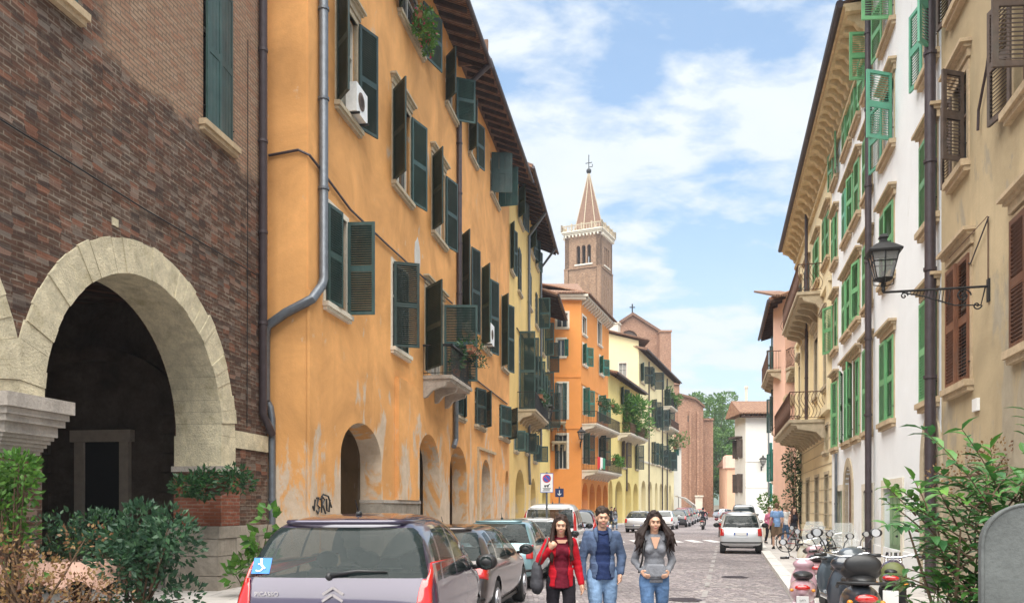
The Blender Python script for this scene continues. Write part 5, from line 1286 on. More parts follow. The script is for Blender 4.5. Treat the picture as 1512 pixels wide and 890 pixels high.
whp = paint('white_car_paint', (.72, .73, .73), 0, .3); sil = paint('silver_car_paint', (.50, .51, .53), .6); blk = paint('black_car_paint', (.02, .02, .024), .2); redp = paint('dark_red_car_paint', (.28, .02, .03), .2); navy = paint('navy_car_paint', (.03, .045, .09), .3); gry = paint('grey_car_paint', (.16, .17, .18), .5)
xp = (487-756)/F*7.0
r, sf, bv, rg = car('parked_car', 'purple-grey family car with blue sticker in its rear window, nearest in the parked row', 'mpv', xp+.02, 6.9, .075, pur, GP_, lamp='tri', level=3, Hs=1.02)
# chevron emblem, chrome strip, lettering and window sticker
b = MB()
for dz in (.075, .02):
    for sg in (1, -1):
        q = sf(0, .93+dz); b.obox((q.x-.012, sg*.045, .93+dz-.0), (.012, .105, .022), Matrix.Rotation(R(-sg*33), 3, 'X'))
b.build('emblem', M['chrome'], r)
b = MB(); pts = []
for i in range(13):
    y = -.42+.84*i/12; q = sf(y, .875-.04*abs(y/.42)**4); pts.append(q+Vector((-.012, 0, 0)))
b.tube(pts, .022, 8); b.build('chrome_strip', M['chrome'], r, smooth=True)
q = sf(.56, .98); lettering('PICASSO', r, (q.x-.014, .58, .975), .055, M['chrome'], (R(90), 0, R(-90)))
q = sf(-.5, .87); 
q = rg(.64, 1.10); b = MB(); p0 = rg(.66, 1.13); p1 = rg(.66, 1.26); tl = math.atan2((p1.x-p0.x), (p1.z-p0.z)) if p0 and p1 else .2
m3 = Matrix.Rotation(tl, 3, 'Y'); cpt = (p0+p1)/2+Vector((-.008, 0, 0)) if p0 and p1 else Vector((.15,.62,1.12))
st_ = MB().obox((0,0,0), (.003, .16, .15), m3).build('sticker', M['sticker'], r); st_.location = cpt+Vector((0,.005,.01))
b = MB(); b.tube([(-.004,.01,.05),(-.004,.0,.0),(-.004,-.035,-.03)], .009, 5); b.ball((-.004,.012,.058), .012); b.tube([(-.004, .02+.035*math.cos(t*.6), -.02+.035*math.sin(t*.6)) for t in range(2, 10)], .007, 5)
o = b.build('wheelchair_symbol', M['white_p'], st_); o.rotation_euler = (0, tl, 0)
car('parked_car', 'dark brown estate car parked second in the row behind the purple-grey one', 'wagon', -1.22, 11.85, .165, brn, GP_, lamp='wide')
car('parked_car', 'pale teal hatchback parked third in the row, ahead of the brown estate', 'hatch', -.38, 17.2, .17, tea, GP_, lamp='side')
car('parked_car', 'low white hatchback with black rear window just behind the white van', 'hatch', .42, 21.2, .17, whp, GP_, lamp='side', Ls=.92, Hs=.98)
car('parked_van', 'tall white van with long vertical red tail lamps on the left side', 'van', 1.14, 25.4, .17, whp, None, lamp='tall', cat='van')
car('parked_car', 'dark blue car parked directly ahead of the white van', 'hatch', 2.35, 31.0, .17, navy, GP_, lamp='tall', Hs=1.12, details=False, level=2)
car('parked_car', 'grey car sixth along the left row, two ahead of the white van', 'hatch', 3.4, 36.0, .17, gry, GP_, level=2, details=False)
car('parked_car', 'silver hatchback with red lamps parked beyond the zebra crossing', 'hatch', (941-756)/F*56, 56, .30, sil, GF_, lamp='side', level=2, W_=1.06)
for i, (px, Z, m_, lb, hs) in enumerate(((977, 63, whp, 'white hatchback parked next beyond the silver one', 1.0), (999, 71, blk, 'black car parked between the white hatchback and the red one', 1.0), (1005.5, 77.5, redp, 'dark red car in the far parked row', 1.12), (1010.5, 84, navy, 'navy blue car behind the dark red one in the far row', 1.15), (1015.5, 91, gry, 'grey tall car in the far parked row past the navy one', 1.12), (1022, 98, sil, 'pale silver car last in the far left row by the church', 1.0))):
    car('parked_car', lb, 'hatch', (px-756)/F*Z, Z, .34, m_, GF_, level=2, details=False, Hs=hs)
car('parked_car', 'small red car at the foot of the church wall', 'hatch', (1032-756)/F*112, 112, .36, paint('bright_red_car_paint', (.5, .02, .02), .1), GF_, level=2, details=False)
r, sf, bv, rg = car('small_car', 'stubby silver two-seat car driving away on the right of the street', 'smart', (1094-756)/F*30.6, 30.6, .27, paint('pale_silver_car_paint', (.56, .57, .58), .35), None, lamp='side', level=3)
car('parked_car', 'white car half hidden ahead of the stubby silver two-seater', 'hatch', (1092-756)/F*38.5+.05, 38.5, .27, whp, None, level=2, details=False, Hs=1.03)
car('parked_car', 'red and white car peeping out left of the two-seater', 'hatch', (1083-756)/F*47, 47, .27, redp, None, level=2, details=False)
car('parked_car', 'dark grey van parked by the white house at the far right', 'van', (1098-756)/F*60, 60, .27, gry, None, level=2, details=False, Hs=1.05)
car('crossing_car', 'small pale grey car crossing at the far end of the street', 'hatch', (1056-756)/F*125, 125, 3.0, sil, None, level=2, details=False)
# ================================================================== STREET OBJECTS
def wl(B, u, y, z):   # facade-local to world
    return B.r.matrix_basis @ Vector((u, y, z)) if False else Vector((B.P.x+math.cos(B.a)*u-math.sin(B.a)*y, B.P.y+math.sin(B.a)*u+math.cos(B.a)*y, z))
def lantern(mb_frame, mb_glass, c, s=1.0):
    """classic tapered street lantern hanging/standing with base at c"""
    x, y, z = c
    def fr(z0, z1, r0, r1, mbx, n=4, tw=math.pi/4): mbx.lathe([(r0, z0), (r1, z1)], (x, y, z), n)
    w0, w1, h = .12*s, .21*s, .42*s
    rot = Matrix.Rotation(math.pi/4, 3, 'Z')
    for k in range(4):
        a = math.pi/4+k*math.pi/2; a2 = a+math.pi/2; r2 = math.sqrt(2)
        p0 = Vector((x+w0*r2*math.cos(a), y+w0*r2*math.sin(a), z+.12*s)); p1 = Vector((x+w1*r2*math.cos(a), y+w1*r2*math.sin(a), z+.12*s+h))
        q0 = Vector((x+w0*r2*math.cos(a2), y+w0*r2*math.sin(a2), z+.12*s)); q1 = Vector((x+w1*r2*math.cos(a2), y+w1*r2*math.sin(a2), z+.12*s+h))
        for A_, B_ in ((p0, p1), (p0, q0), (p1, q1), ((p0+q0)/2, (p1+q1)/2), (p0*.35+p1*.65, q0*.35+q1*.65)): mb_frame.tube([A_, B_], .011*s, 5)
        mb_glass.add([p0*.98+Vector((x,y,p0.z))*.02, q0*.98+Vector((x,y,q0.z))*.02, q1*.98+Vector((x,y,q1.z))*.02, p1*.98+Vector((x,y,p1.z))*.02], [(0,1,2,3)])
    T = z+.12*s+h
    v8 = []
    for (w, dz) in ((w1*1.22, 0), (w1*1.26, .03), (w1*.62, .15), (w1*.5, .16), (.055/s if False else .05, .21), (.05, .26), (.075, .27), (.06, .31), (.01, .34)):
        v8.append((w*math.sqrt(2), dz*s))
    n = 4; vs = []; 
    for r_, dz in v8:
        for k in range(4): a = math.pi/4+k*math.pi/2; vs.append((x+r_*math.cos(a)*(s if r_ < .12 else 1), y+r_*math.sin(a)*(s if r_ < .12 else 1), T+dz))
    mb_frame.add(vs, [(i*4+k, i*4+(k+1)%4, (i+1)*4+(k+1)%4, (i+1)*4+k) for i in range(len(v8)-1) for k in range(4)]+[(3,2,1,0)])
    mb_frame.lathe([(.02*s, -.10*s), (.035*s, -.06*s), (.02*s, 0), (.05*s, .03*s), (.03*s, .06*s), (w0*1.2, .11*s), (w0*1.3, .125*s)], (x, y, z), 10)
    for k in range(4):
        a = k*math.pi/2; mb_frame.tube([(x+.02*s*math.cos(a), y+.02*s*math.sin(a), z), (x+w0*1.3*math.cos(a), y+w0*1.3*math.sin(a), z+.03*s), (x+w0*1.35*math.cos(a), y+w0*1.35*math.sin(a), z+.12*s)], .009*s, 5)
    mb_frame.tube([(x, y, z+.12*s), (x, y, z+.25*s)], .03*s, 8)
def wall_lamp(B, u, z, arm, label, s=1.0, scroll=True, name='street_lamp', group=None, side=0):
    p = wl(B, u, 0, z); t = thing(name, label, 'street lamp', p, B.a, group)
    b = MB(); b.tube([(0, -.0, 0), (side, -arm, 0)], .02*s, 8)
    b.box(-.05, .05, -.03, 0, -.25*s, .12*s)
    if scroll:
        b.tube([(0, -.06, -.02), (0, -.12, -.30*s), (0, -.32*arm, -.28*s), (0, -.62*arm, -.10*s), (0, -.82*arm, -.02)], .012*s, 6)
        def spiral(cy, cz, r0, turns, d=1): return [(0, cy+r0*(1-k/26)*math.cos(d*k/26*turns*6.28), cz+r0*(1-k/26)*math.sin(d*k/26*turns*6.28)) for k in range(25)]
        b.tube(spiral(-.24*arm, -.13*s, .115*s, 1.8), .013*s, 6); b.tube(spiral(-.10*arm-.02, -.30*s, .07*s, 1.4, -1), .012*s, 6); b.tube(spiral(-.80*arm, -.08*s, .06*s, 1.4), .011*s, 6)
        for k in range(14): 
            f = k/13; yy = -.36*arm-.40*arm*f; b.tube([(0, yy, -.01), (0, yy-.03, -.24*s*(1-f)-.03)], .006*s, 4)
    b.build('bracket', M['iron'], t)
    b = MB(); g = MB(); lantern(b, g, (side, -arm, .10*s), s); b.build('lantern', M['iron'], t); g.build('lantern_glass', M['lampglass'], t)
    return t
lt = wall_lamp(Pt, Pt.u(1461), 5.16, 1.52, 'black iron lantern on a scrolled bracket in front of the tan building', .95, group=None)
b = MB(); b.tube([(0, -.02, 0), (0, -.02, 1.05)], .010, 5); b.tube([(0, -.03, 1.0), (.02, -.03, 1.08), (-.3, -.5, .55)], .006, 4); o = b.build('stay_rod', M['rust'], lt)
wall_lamp(Cb, Cb.u(788), Cb.z(788, 622)-.3, .9, 'black wall lantern beside the balcony of the pale yellow house', 1.9)
wall_lamp(E, E.u(857), 7.0, .9, 'small dark lantern on the corner of the bright orange house', 1.3)
wall_lamp(Lh, Lh.u(1124), CH+(HY-690)/F*70, .5, 'dark lantern on the plain white wall at the end of the street', 1.05, scroll=False)
# air conditioners
def aircon(B, u, z, label, y=-.22, w=.75, h=.55, rz=0):
    p = wl(B, u, y, z); t = thing('air_conditioner', label, 'air conditioner', p, B.a+rz)
    b = MB(); b.box(-w/2, w/2, -.14, .14, 0, h); b.build('case', M['acw'], t)
    for sgn in (-1,):
        b = MB(); b.lathe([(.22, -.155), (.22, -.143), (.19, -.143)], (-.06, 0, h/2), 20, 'y')
        for k in range(5): b.lathe([(.04*k+.03, -.162), (.04*k+.036, -.16)], (-.06, 0, h/2), 16, 'y')
        b.build('fan_grille', M['frame_d'], t)
    b = MB(); b.box(-w/2+.05, -w/2+.09, -.2, .2, -.05, -.001); b.box(w/2-.09, w/2-.05, -.2, .2, -.05, -.001); b.build('foot', M['iron'], t)
    return t
uW, zW = A.uz(505, 180)[0], A.z(497, 152)
aircon(A, A.u(518), zW+.07, 'white air conditioner on the sill of the nearest upper window of the ochre house', y=-.16, w=.8, h=.72)
aircon(A, A.u(716), A.z(712, 508)+.06, 'white air conditioner in the tall second-row window above the arcade', y=-.22, w=.9, h=.95)
# ---- plants
def bush(name, label, cat, loc, clumps, n, size, mat, stems=None, pot=None, aspect=2.0, group=None, mat2=None, seed=1, stem_r=.02):
    t = thing(name, label, cat, loc, 0, group); rng = random.Random(seed)
    m = MB(); leaves(clumps, n, size, m, aspect, .3, .5, rng); m.build('foliage', mat, t, fix=False)
    if mat2: m = MB(); leaves(clumps, n//6, size*.8, m, aspect, .3, .3, rng); m.build('foliage', mat2, t, fix=False)
    s = MB(); zb = pot[1] if pot else 0
    for c, r in clumps: s.tube([(c[0]*.15, c[1]*.15, zb), (c[0]*.6, c[1]*.6, (zb+c[2])*.5), tuple(c)], [stem_r, stem_r*.7, stem_r*.3], 5)
    s.build('stem', M['bark'], t)
    if pot:
        w, h_, mm = pot; p = MB(); p.lathe([(w*.75, 0), (w, h_*.9), (w*1.08, h_*.9), (w*1.08, h_), (w*.95, h_), (w*.93, h_-.04)], (0,0,0), 16); p.build('pot', M[mm], t, smooth='auto')
    return t
g = lambda px, Z: (gnd(px, Z)[0], Z)
def gp(px, Z, z=.13): return (gnd(px, Z)[0], Z, z)
rr_ = random.Random(2)
cl = lambda k, sx, sy, z0, z1, r, rng: [((rng.uniform(-sx,sx), rng.uniform(-sy,sy), rng.uniform(z0,z1)), (r*rng.uniform(.7,1.2), r*rng.uniform(.7,1.2), r*rng.uniform(.6,1.1))) for _ in range(k)]
bush('hedge_plant', 'dark blue-green evergreen bush beside the stone pier base', 'bush', gp(208, 10.6), cl(16, .50, .3, .35, 1.45, .30, rr_), 2300, .11, M['leaf_b'], pot=(.3,.35,'terra'), mat2=M['leaf'], seed=2, group=None)
bush('hedge_plant', 'grey-green shrub in the middle of the terrace hedge', 'bush', gp(122, 10.9), cl(13, .42, .3, .7, 1.42, .25, rr_), 1500, .085, M['leaf_b'], pot=(.28,.35,'terra'), mat2=M['leaf_s'], seed=3)
bush('dry_shrub', 'dry shrub with yellow and brown leaves at the lower left corner', 'bush', gp(45, 9.8), cl(18, .62, .3, .2, 1.32, .27, rr_), 1500, .055, M['leaf_y'], pot=(.3,.35,'terra'), seed=4, aspect=1.6)
bush('dry_shrub', 'sparse reddish shrub in front of the cafe table', 'bush', gp(105, 9.6), cl(9, .5, .3, .1, .8, .22, rr_), 380, .05, M['leaf_y'], pot=(.25,.3,'terra'), seed=5, aspect=1.6)
bush('climbing_vine', 'bright green vine in front of the carved capital at the left edge', 'vine', gp(16, 10.2), cl(12, .22, .2, 1.5, 2.45, .2, rr_)+cl(6, .2, .2, .2, 1.5, .15, rr_), 1100, .10, M['leaf_l'], pot=(.25,.35,'terra'), seed=6)
hp = wl(Q, Q.u(292), -.35, 2.15)
t = bush('hanging_plant', 'leafy plant spilling from a wall basket on the brick pier', 'plant', tuple(hp), [((rr_.uniform(-.6,.6), rr_.uniform(-.35,.15), rr_.uniform(-.12,.2)), (.24,.2,.17)) for _ in range(11)], 1100, .11, M['leaf'], mat2=M['leaf_s'], seed=7)
b = MB(); b.lathe([(.05,-.2),(.2,-.12),(.24,0),(.2,-.01)], (0,.1,0), 14); b.tube([(0,.1,0),(0,.34,.0)], .015); b.build('basket', M['rust'], t)
sp_ = gp(372, 14.9); bush('fig_sapling', 'young fig plant with big bright leaves growing by the drainpipe', 'plant', (sp_[0], sp_[1], .13), [((-.05,0,.55),(.28,.22,.22)), ((.12,.05,1.0),(.22,.2,.2)), ((.28,.1,1.4),(.16,.15,.22)), ((-.3,0,.4),(.2,.2,.2)), ((.2,0,.7),(.2,.2,.2))], 170, .20, M['leaf_l'], aspect=1.5, seed=8)
# flower box at the top window, balcony plants
def flowerbox(B, u, z, w, label, n=500, seed=3, mat='leaf_s', fl=True, hang=.5, y=-.25, size=.10, grp=None):
    p = wl(B, u, y, z); t = thing('flower_box', label, 'flower box', p, B.a, grp); rng = random.Random(seed)
    b = MB(); b.box(-w/2, w/2, -.11, .11, 0, .2); b.box(-w/2-.02, w/2+.02, -.13, .13, .2, .225); b.build('box', M['terra'], t)
    c = [((rng.uniform(-w/2, w/2), rng.uniform(-.25,.05), rng.uniform(-hang, .42)), (.2,.17,.2)) for _ in range(int(5+w*5))]
    m = MB(); leaves(c, n, size, m, 1.8, .2, .5, rng); m.build('foliage', M[mat], t, fix=False)
    if fl: m = MB(); leaves(c, n//14, size*.7, m, 1.2, .2, .1, rng); m.build('flower', M['flower'], t, fix=False)
    return t
zf = A.z(589, 16); flowerbox(A, A.u(607), zf+.05, 1.5, 'flower box overflowing with green plants under the top window of the ochre house', 900, 3, 'leaf_l', True, .5, y=-.45, size=.14)
flowerbox(A, bu1+.1, 7.30, 1.6, 'dark planter with trailing leaves on the front rail of the ochre house balcony', 260, 31, 'leaf', False, .25, y=-1.15, size=.11)
flowerbox(Cb, Cb.u(775), Cb.z(766, 606)+.95, 2.4, 'planter on the balcony rail of the pale yellow house', 260, 32, 'leaf', False, .25, y=-1.1, size=.14)
# yucca on balcony
p = wl(A, bu1+.35, -.75, 7.42); t = thing('yucca_plant', 'spiky yucca plant on the corner of the ochre house balcony', 'plant', p, A.a)
m = MB(); rng = random.Random(4)
for k in range(60):
    a = rng.uniform(0, 6.28); el = rng.uniform(.1, 1.4); L_ = rng.uniform(.5,.8); d = Vector((math.cos(a)*math.cos(el), math.sin(a)*math.cos(el), math.sin(el)))
    s_ = d.cross(Vector((0,0,1))).normalized()*.03; p0 = Vector((0,0,.15)); p1 = p0+d*L_*.6; p2 = p0+d*L_+Vector((0,0,-.15*L_))
    m.add([p0-s_*.5, p0+s_*.5, p1+s_, p1-s_, p2], [(0,1,2,3),(3,2,4)])
m.build('foliage', M['leaf_l'], t, fix=False); b = MB(); b.lathe([(.10,-.05),(.15,.25),(.13,.25)], (0,0,-.1), 12); b.build('pot', M['trim'], t)
p = wl(A, (bu0+bu1)/2, -.8, 6.32); bush('balcony_plant', 'tall leafy plant behind the railing of the ochre house balcony', 'plant', tuple(p), [((0,0,.5),(.2,.2,.3)),((.1,.1,.9),(.16,.16,.3))], 130, .20, M['leaf'], pot=(.14,.25,'terra'), seed=9, aspect=3)
def zl(B, px, py): return B.z(px, py)
E2P = Bld.__new__(Bld); s_ = (1170-CX)/F; E2P.P = Vector(((857.95-CX)/F*ZE, ZE)); E2P.a = math.atan2(1, s_)
flowerbox(E2P, E2P.u(868), E2P.z(870,603)+.1, 2.6, 'flower box on the upper balcony of the bright orange house', 500, 11, 'leaf', False, .1, y=-1.35, size=.22)
flowerbox(E2P, E2P.u(888), E2P.z(888,606)+.1, 3.0, 'long trailing planter at the far end of the upper orange balcony', 500, 12, 'leaf_t', False, .3, y=-1.35, size=.22)
flowerbox(E2P, E2P.u(888), E2P.z(888,683)+.1, 3.4, 'bright green planter on the lower balcony of the orange house', 700, 13, 'leaf_l', False, .3, y=-1.45, size=.22)
t = thing('hanging_laundry', 'red, white and green cloths hung over the lower orange balcony rail', 'laundry', wl(E2P, E2P.u(862), -1.48, E2P.z(862, 676)), E2P.a)
for i, (mm, w_) in enumerate((('flower_c', .9), ('white_c', .8), ('teal_c', .9))):
    cm = flat(('red_cloth','white_cloth','green_cloth')[i], ((.6,.03,.03),(.75,.74,.70),(.04,.25,.14))[i], .9)
    b = MB(); 
    for k in range(6): x = -1.4+i*.95+k*.14; b.prism([(x, -.03+.04*math.sin(k*2)), (x+.14, -.03+.04*math.sin(k*2+2)), (x+.14, 0), (x, 0)], -.9-.1*math.sin(k+i), .02, 'z')
    b.build('cloth', cm, t)
p = wl(Fh, Fh.u(922), -.9, Fh.z(915,640)); bush('palm_plant', 'mass of bright green palms filling the lemon house balcony', 'plant', tuple(p), cl(16, 1.2, .5, .5, 3.4, .75, rr_), 900, .65, M['leaf_l'], pot=(.3,.4,'terra'), mat2=M['leaf_s'], seed=21, aspect=3.5)
p = wl(Fh, Fh.u(935), -.9, Fh.z(915,640)); bush('balcony_plant', 'darker bushy plants at the far end of the lemon house balcony', 'plant', tuple(p), cl(10, 1.0, .5, .3, 1.6, .6, rr_), 500, .35, M['leaf_t'], pot=(.3,.4,'terra'), seed=22)
p = wl(G, G.u(983), -.9, G.z(982,602)); bush('balcony_plant', 'dark climbing plants on the upper balcony of the cream house', 'plant', tuple(p), cl(9, .9, .4, .3, 2.4, .6, rr_), 420, .4, M['leaf_t'], pot=(.3,.4,'terra'), seed=23)
p = wl(G, G.u(987), -.9, G.z(982,661)); bush('roof_plant', 'round leafy plants above the narrow white house', 'plant', tuple(p), cl(9, 1.4, .5, .2, 1.6, .8, rr_), 420, .4, M['leaf_t'], pot=(.3,.4,'terra'), seed=24)
# ivy on the right
p = wl(Nn, Nn.u(1183), -.15, 0); bush('ivy_column', 'tall column of dark ivy on the wall below the iron balcony', 'ivy', (p.x, p.y, .12), [((rr_.uniform(-.5,.5), rr_.uniform(-.45,.2), .3+4.0*k/22), (.42,.35,.4)) for k in range(23)], 1800, .16, M['leaf'], seed=25)
# ---- trees at the end of the street
def tree(name, label, loc, h, cr, n, size, seed, mat='leaf_t', group=None, trunk=.25, cz=.62, squash=1.0):
    rng = random.Random(seed); t = thing(name, label, 'tree', loc, 0, group)
    s = MB(); s.tube([(0,0,0), (.1,.1,h*.25), (0,.2,h*.5), (.1,0,h*.8)], [trunk, trunk*.8, trunk*.5, trunk*.15], 8); c = []
    for k in range(30):
        a = rng.uniform(0, 6.28); zz_ = rng.uniform(-1, 1); r = math.sqrt(1-zz_*zz_*.8)*cr*rng.uniform(.35, .95)
        q = (r*math.cos(a), r*math.sin(a), h*cz+zz_*h*.36*squash); rad = cr*rng.uniform(.22,.38); c.append((q, (rad, rad, rad*.75)))
        if k < 12: s.tube([(0,.1,h*.3+rng.uniform(0,.3)*h), tuple(Vector(q)*.55+Vector((0,0,h*.2))), q], [trunk*.35, trunk*.2, .02], 5)
    s.build('trunk', M['bark'], t); m = MB(); leaves(c, n, size, m, 1.6, .25, .45, rng); m.build('crown', M[mat], t, fix=False); return t
TG = 'trees beyond the church'
tree('plane_tree', 'tall tree right beside the brick church wall', gp(1052, 172, 0), 25, 6.0, 8500, .55, 31, group=TG)
tree('plane_tree', 'broad tree behind the peach house pillar', gp(1078, 190, 0), 24, 7.2, 9500, .55, 32, group=TG)
tree('plane_tree', 'lower tree between the church and the white house', gp(1066, 160, 0), 17, 4.5, 6000, .5, 33, group=TG)
tree('plane_tree', 'small bright tree by the peach house roof', gp(1093, 150, 0), 12.5, 2.8, 3500, .4, 34, 'leaf_l', group=TG, cz=.7)
tree('plane_tree', 'tallest tree peeping over the church apse roof', gp(1034, 200, 0), 29, 5.5, 6000, .55, 35, group=TG)
# small potted tree near pedestrians
bush('potted_tree', 'pale green potted shrub by the end of the right pavement', 'plant', gp(1134, 44), [((0,0,1.9),(.5,.5,.45)), ((.2,0,1.5),(.4,.4,.4))], 500, .16, M['leaf_l'], pot=(.3,.6,'trim'), seed=41)
# ---- foreground shrub at right: arching stems with paired leaves
t = thing('laurel_shrub', 'big glossy green shrub with long leaves at the lower right', 'shrub', (3.18, 5.6, .1), 0); rng = random.Random(77)
st = MB(); lv = MB(); lv2 = MB()
def sprig(p, d, L_, ls, mbx):
    pts = [Vector(p)]; d = Vector(d).normalized(); n = max(4, int(L_/.055))
    for i in range(n):
        d = (d + Vector((rng.uniform(-.06,.06), rng.uniform(-.06,.06), -.035))).normalized(); pts.append(pts[-1]+d*L_/n)
    st.tube(pts, [.0055*(1-i/len(pts))+.0018 for i in range(len(pts))], 5)
    for i in range(2, len(pts)):
        dd = (pts[i]-pts[i-1]).normalized(); s_ = dd.cross(Vector((rng.uniform(-.4,.4), rng.uniform(-.4,.4), 1))).normalized()
        for sg in (-1, 1):
            if rng.random() < .12: continue
            o = (dd*.55 + s_*sg*.8 + Vector((0,0,rng.uniform(-.35,.25)))).normalized(); longleaf(mbx, pts[i], o, ls*rng.uniform(.65,1.15), 2.7)
def longleaf(mb, p, d, L_, asp=3.4):
    up = Vector((rng.uniform(-.3,.3), rng.uniform(-.3,.3), 1)); s_ = d.cross(up).normalized(); n_ = s_.cross(d).normalized(); w = L_/asp/2
    q = []
    for f, wf, dr in ((0,.15,0), (.3,1,.02), (.65,.85,-.03), (1,0,-.16)):
        c = p+d*L_*f+n_*L_*dr
        q += [c-s_*w*wf+n_*w*.3*wf, c, c+s_*w*wf+n_*w*.3*wf]
    fs = []
    for i in range(3):
        for j in range(2): fs.append((i*3+j, i*3+j+1, (i+1)*3+j+1, (i+1)*3+j))
    mb.add(q, fs)
for k in range(420):
    bx_, by_ = rng.uniform(-.32, 1.05), rng.uniform(-.6, .7); hh = rng.uniform(.1, 1.72)
    a = rng.uniform(0, 6.28); o = Vector((math.cos(a)*.8-.15, math.sin(a)*.6-.2, rng.uniform(.1,1.0)))
    p0 = (bx_*.7, by_*.7, hh); sprig(p0, o, rng.uniform(.26,.46), rng.uniform(.10,.15), lv if rng.random() < .75 else lv2)
for (p0, d, L_) in (((.0,-.3,1.5), (-.55,-.2,.75), .85), ((.1,-.2,1.5), (-.3,-.1,.9), .75), ((.3,0,1.6), (-.1,-.2,1), .7), ((.5,-.1,1.6), (.2,-.2,.9), .7), ((.7,-.1,1.55), (.5,-.1,.8), .7), ((-.15,-.2,1.3), (-.8,-.2,.5), .6), ((.25,0,1.5), (-.6,-.1,.6), .75)): sprig(p0, d, L_, .15, lv)
for k in range(9): a = rng.uniform(-.4,.9); st.tube([(a*.3, rng.uniform(-.2,.2), 0), (a*.6, 0, .6), (a*.9, rng.uniform(-.4,.4), 1.5)], [.022,.016,.006], 6)
lv.build('foliage', M['leaf_s'], t, fix=False); lv2.build('foliage', M['leaf_l'], t, fix=False); st.build('stem', M['bark'], t)
t2 = bush('dry_climber', 'dry orange-brown climber on the tan wall above the shrub', 'climber', tuple(wl(Pt, Pt.u(1490), -.30, 2.2)), cl(12, 1.2, .15, -.35, .35, .3, rr_), 900, .05, M['leaf_y'], seed=55, aspect=1.5, mat2=M['flower'] if False else None)
# rounded grey slab in the corner
gm = stone('lichened_grey_metal', (.11, .118, .115), .25, 5, .6, .3)
t = thing('grey_slab', 'grey weathered slab with a rounded top at the right edge', 'slab', (2.19, 3.42, 0), R(-14))
w_, h_ = .44, 1.76; pr = [(-.5*w_, 0)] + [(-.5*w_+ .17 - .17*math.cos(q*math.pi/16), h_-.17+.17*math.sin(q*math.pi/16)) for q in range(9)] + [(.5*w_-.17+.17*math.sin(q*math.pi/16), h_-.17+.17*math.cos(q*math.pi/16)) for q in range(9)] + [(.5*w_, 0)]
b = MB(); b.prism(pr, -.03, .03, 'y'); b.build('panel', gm, t); b = MB(); b.tube([(x, -.03, z) for x, z in pr], .008, 6, cap=True); b.build('rim', gm, t, smooth=True)
# ---- cafe table with cloth
t = thing('cafe_table', 'cafe table behind the terrace hedge', 'table', gp(95, 10.9), R(8)); b = MB(); b.box(-.75, .75, -.4, .4, .86, .89); b.build('tabletop', M['sh_old'], t)
for sx_ in (-1, 1):
    for sy_ in (-1, 1): MB().box(sx_*.68-.025, sx_*.68+.025, sy_*.34-.025, sy_*.34+.025, 0, .859).build('leg', M['sh_old'], t)
b = MB(); b.box(-.8, .8, -.45, .45, .893, .903); vs = []; n = 40
for sgn, ax in ((-1,'x'),):
    for k in range(n+1):
        x = -.8+1.6*k/n; vs += [(x, -.452, .9), (x, -.47+.02*math.sin(k*1.3), .62+.06*math.sin(k*.5))]
b.add(vs, [(2*k, 2*k+1, 2*k+3, 2*k+2) for k in range(n)]); 
vs = []
for k in range(21):
    y = -.45+.9*k/20; vs += [(.802, y, .9), (.82+.02*math.sin(k*1.5), y, .62+.06*math.sin(k*.7))]
b.add(vs, [(2*k, 2*k+1, 2*k+3, 2*k+2) for k in range(20)])
o = b.build('tablecloth', flat('salmon_tablecloth', (.66,.42,.33), .9), fix=False); o.location = t.location; o.rotation_euler = t.rotation_euler; tag(o, 'salmon pink cloth spread over the cafe table', 'tablecloth')
for (dx, dy, nm, lb) in ((-.3,0,'glass','short drinking glass on the left half of the cafe table'), (.25,.05,'glass','tall drinking glass on the right half of the cafe table')):
    b = MB(); b.lathe([(.03,0),(.038,.12 if dx<0 else .17),(.034,.12 if dx<0 else .17),(.026,.01)], (0,0,0), 14); o = b.build(nm, M['lens'], smooth='auto'); o.location = t.matrix_basis @ Vector((dx, dy, .905)); tag(o, lb, 'glass')
# ---- no parking sign
def signplate():
    X, Y = (806.5-CX)/F*25, 24.6
    t = thing('parking_sign', 'no parking sign with pictogram panel on a pole above the white van', 'sign', (X, Y, 0))
    zc = CH+(HY-713)/F*25; MB().tube([(0,.03,.13),(0,.03,zc+.32)], .03, 8).build('pole', M['pipe'], t)
    b = MB(); b.box(-.19, .19, -.012, .012, zc-.29, zc+.29); p = b.build('panel', M['white_p'], t)
    b = MB(); b.box(-.19,.19,-.016,-.0125,zc+.275,zc+.29); b.box(-.19,.19,-.016,-.0125,zc-.29,zc-.275); b.box(-.19,-.178,-.016,-.0125,zc-.274,zc+.274); b.box(.178,.19,-.016,-.0125,zc-.274,zc+.274); b.build('border', M['blue_p'], p)
    b = MB(); b.lathe([(.125,-.017),(.125,-.013)], (0,0,zc+.13), 24, 'y'); b.build('red_disc', flat('sign_red', (.55,.02,.03), .4), p)
    b = MB(); b.lathe([(.098,-.021),(.098,-.018)], (0,0,zc+.13), 24, 'y'); b.build('blue_disc', M['blue_p'], p)
    b = MB(); b.obox((0,-.0235,zc+.13), (.2,.003,.024), Matrix.Rotation(R(45),3,'Y')); b.build('red_bar', flat('sign_red', (.55,.02,.03)), p)
    b = MB(); b.box(-.08,.06,-.016,-.013,zc-.10,zc-.07); b.obox((.05,-.015,zc-.06), (.10,.003,.02), Matrix.Rotation(R(-30),3,'Y')); b.lathe([(.02,-.017),(.02,-.013)], (-.05,0,zc-.115), 10, 'y'); b.lathe([(.02,-.017),(.02,-.013)], (.03,0,zc-.115), 10, 'y')
    b.box(-.12,.12,-.016,-.013,zc-.17,zc-.155); b.box(-.10,.10,-.016,-.013,zc-.205,zc-.19); b.box(-.12,.09,-.016,-.013,zc-.24,zc-.225); b.build('pictogram', M['black'], p)
signplate()
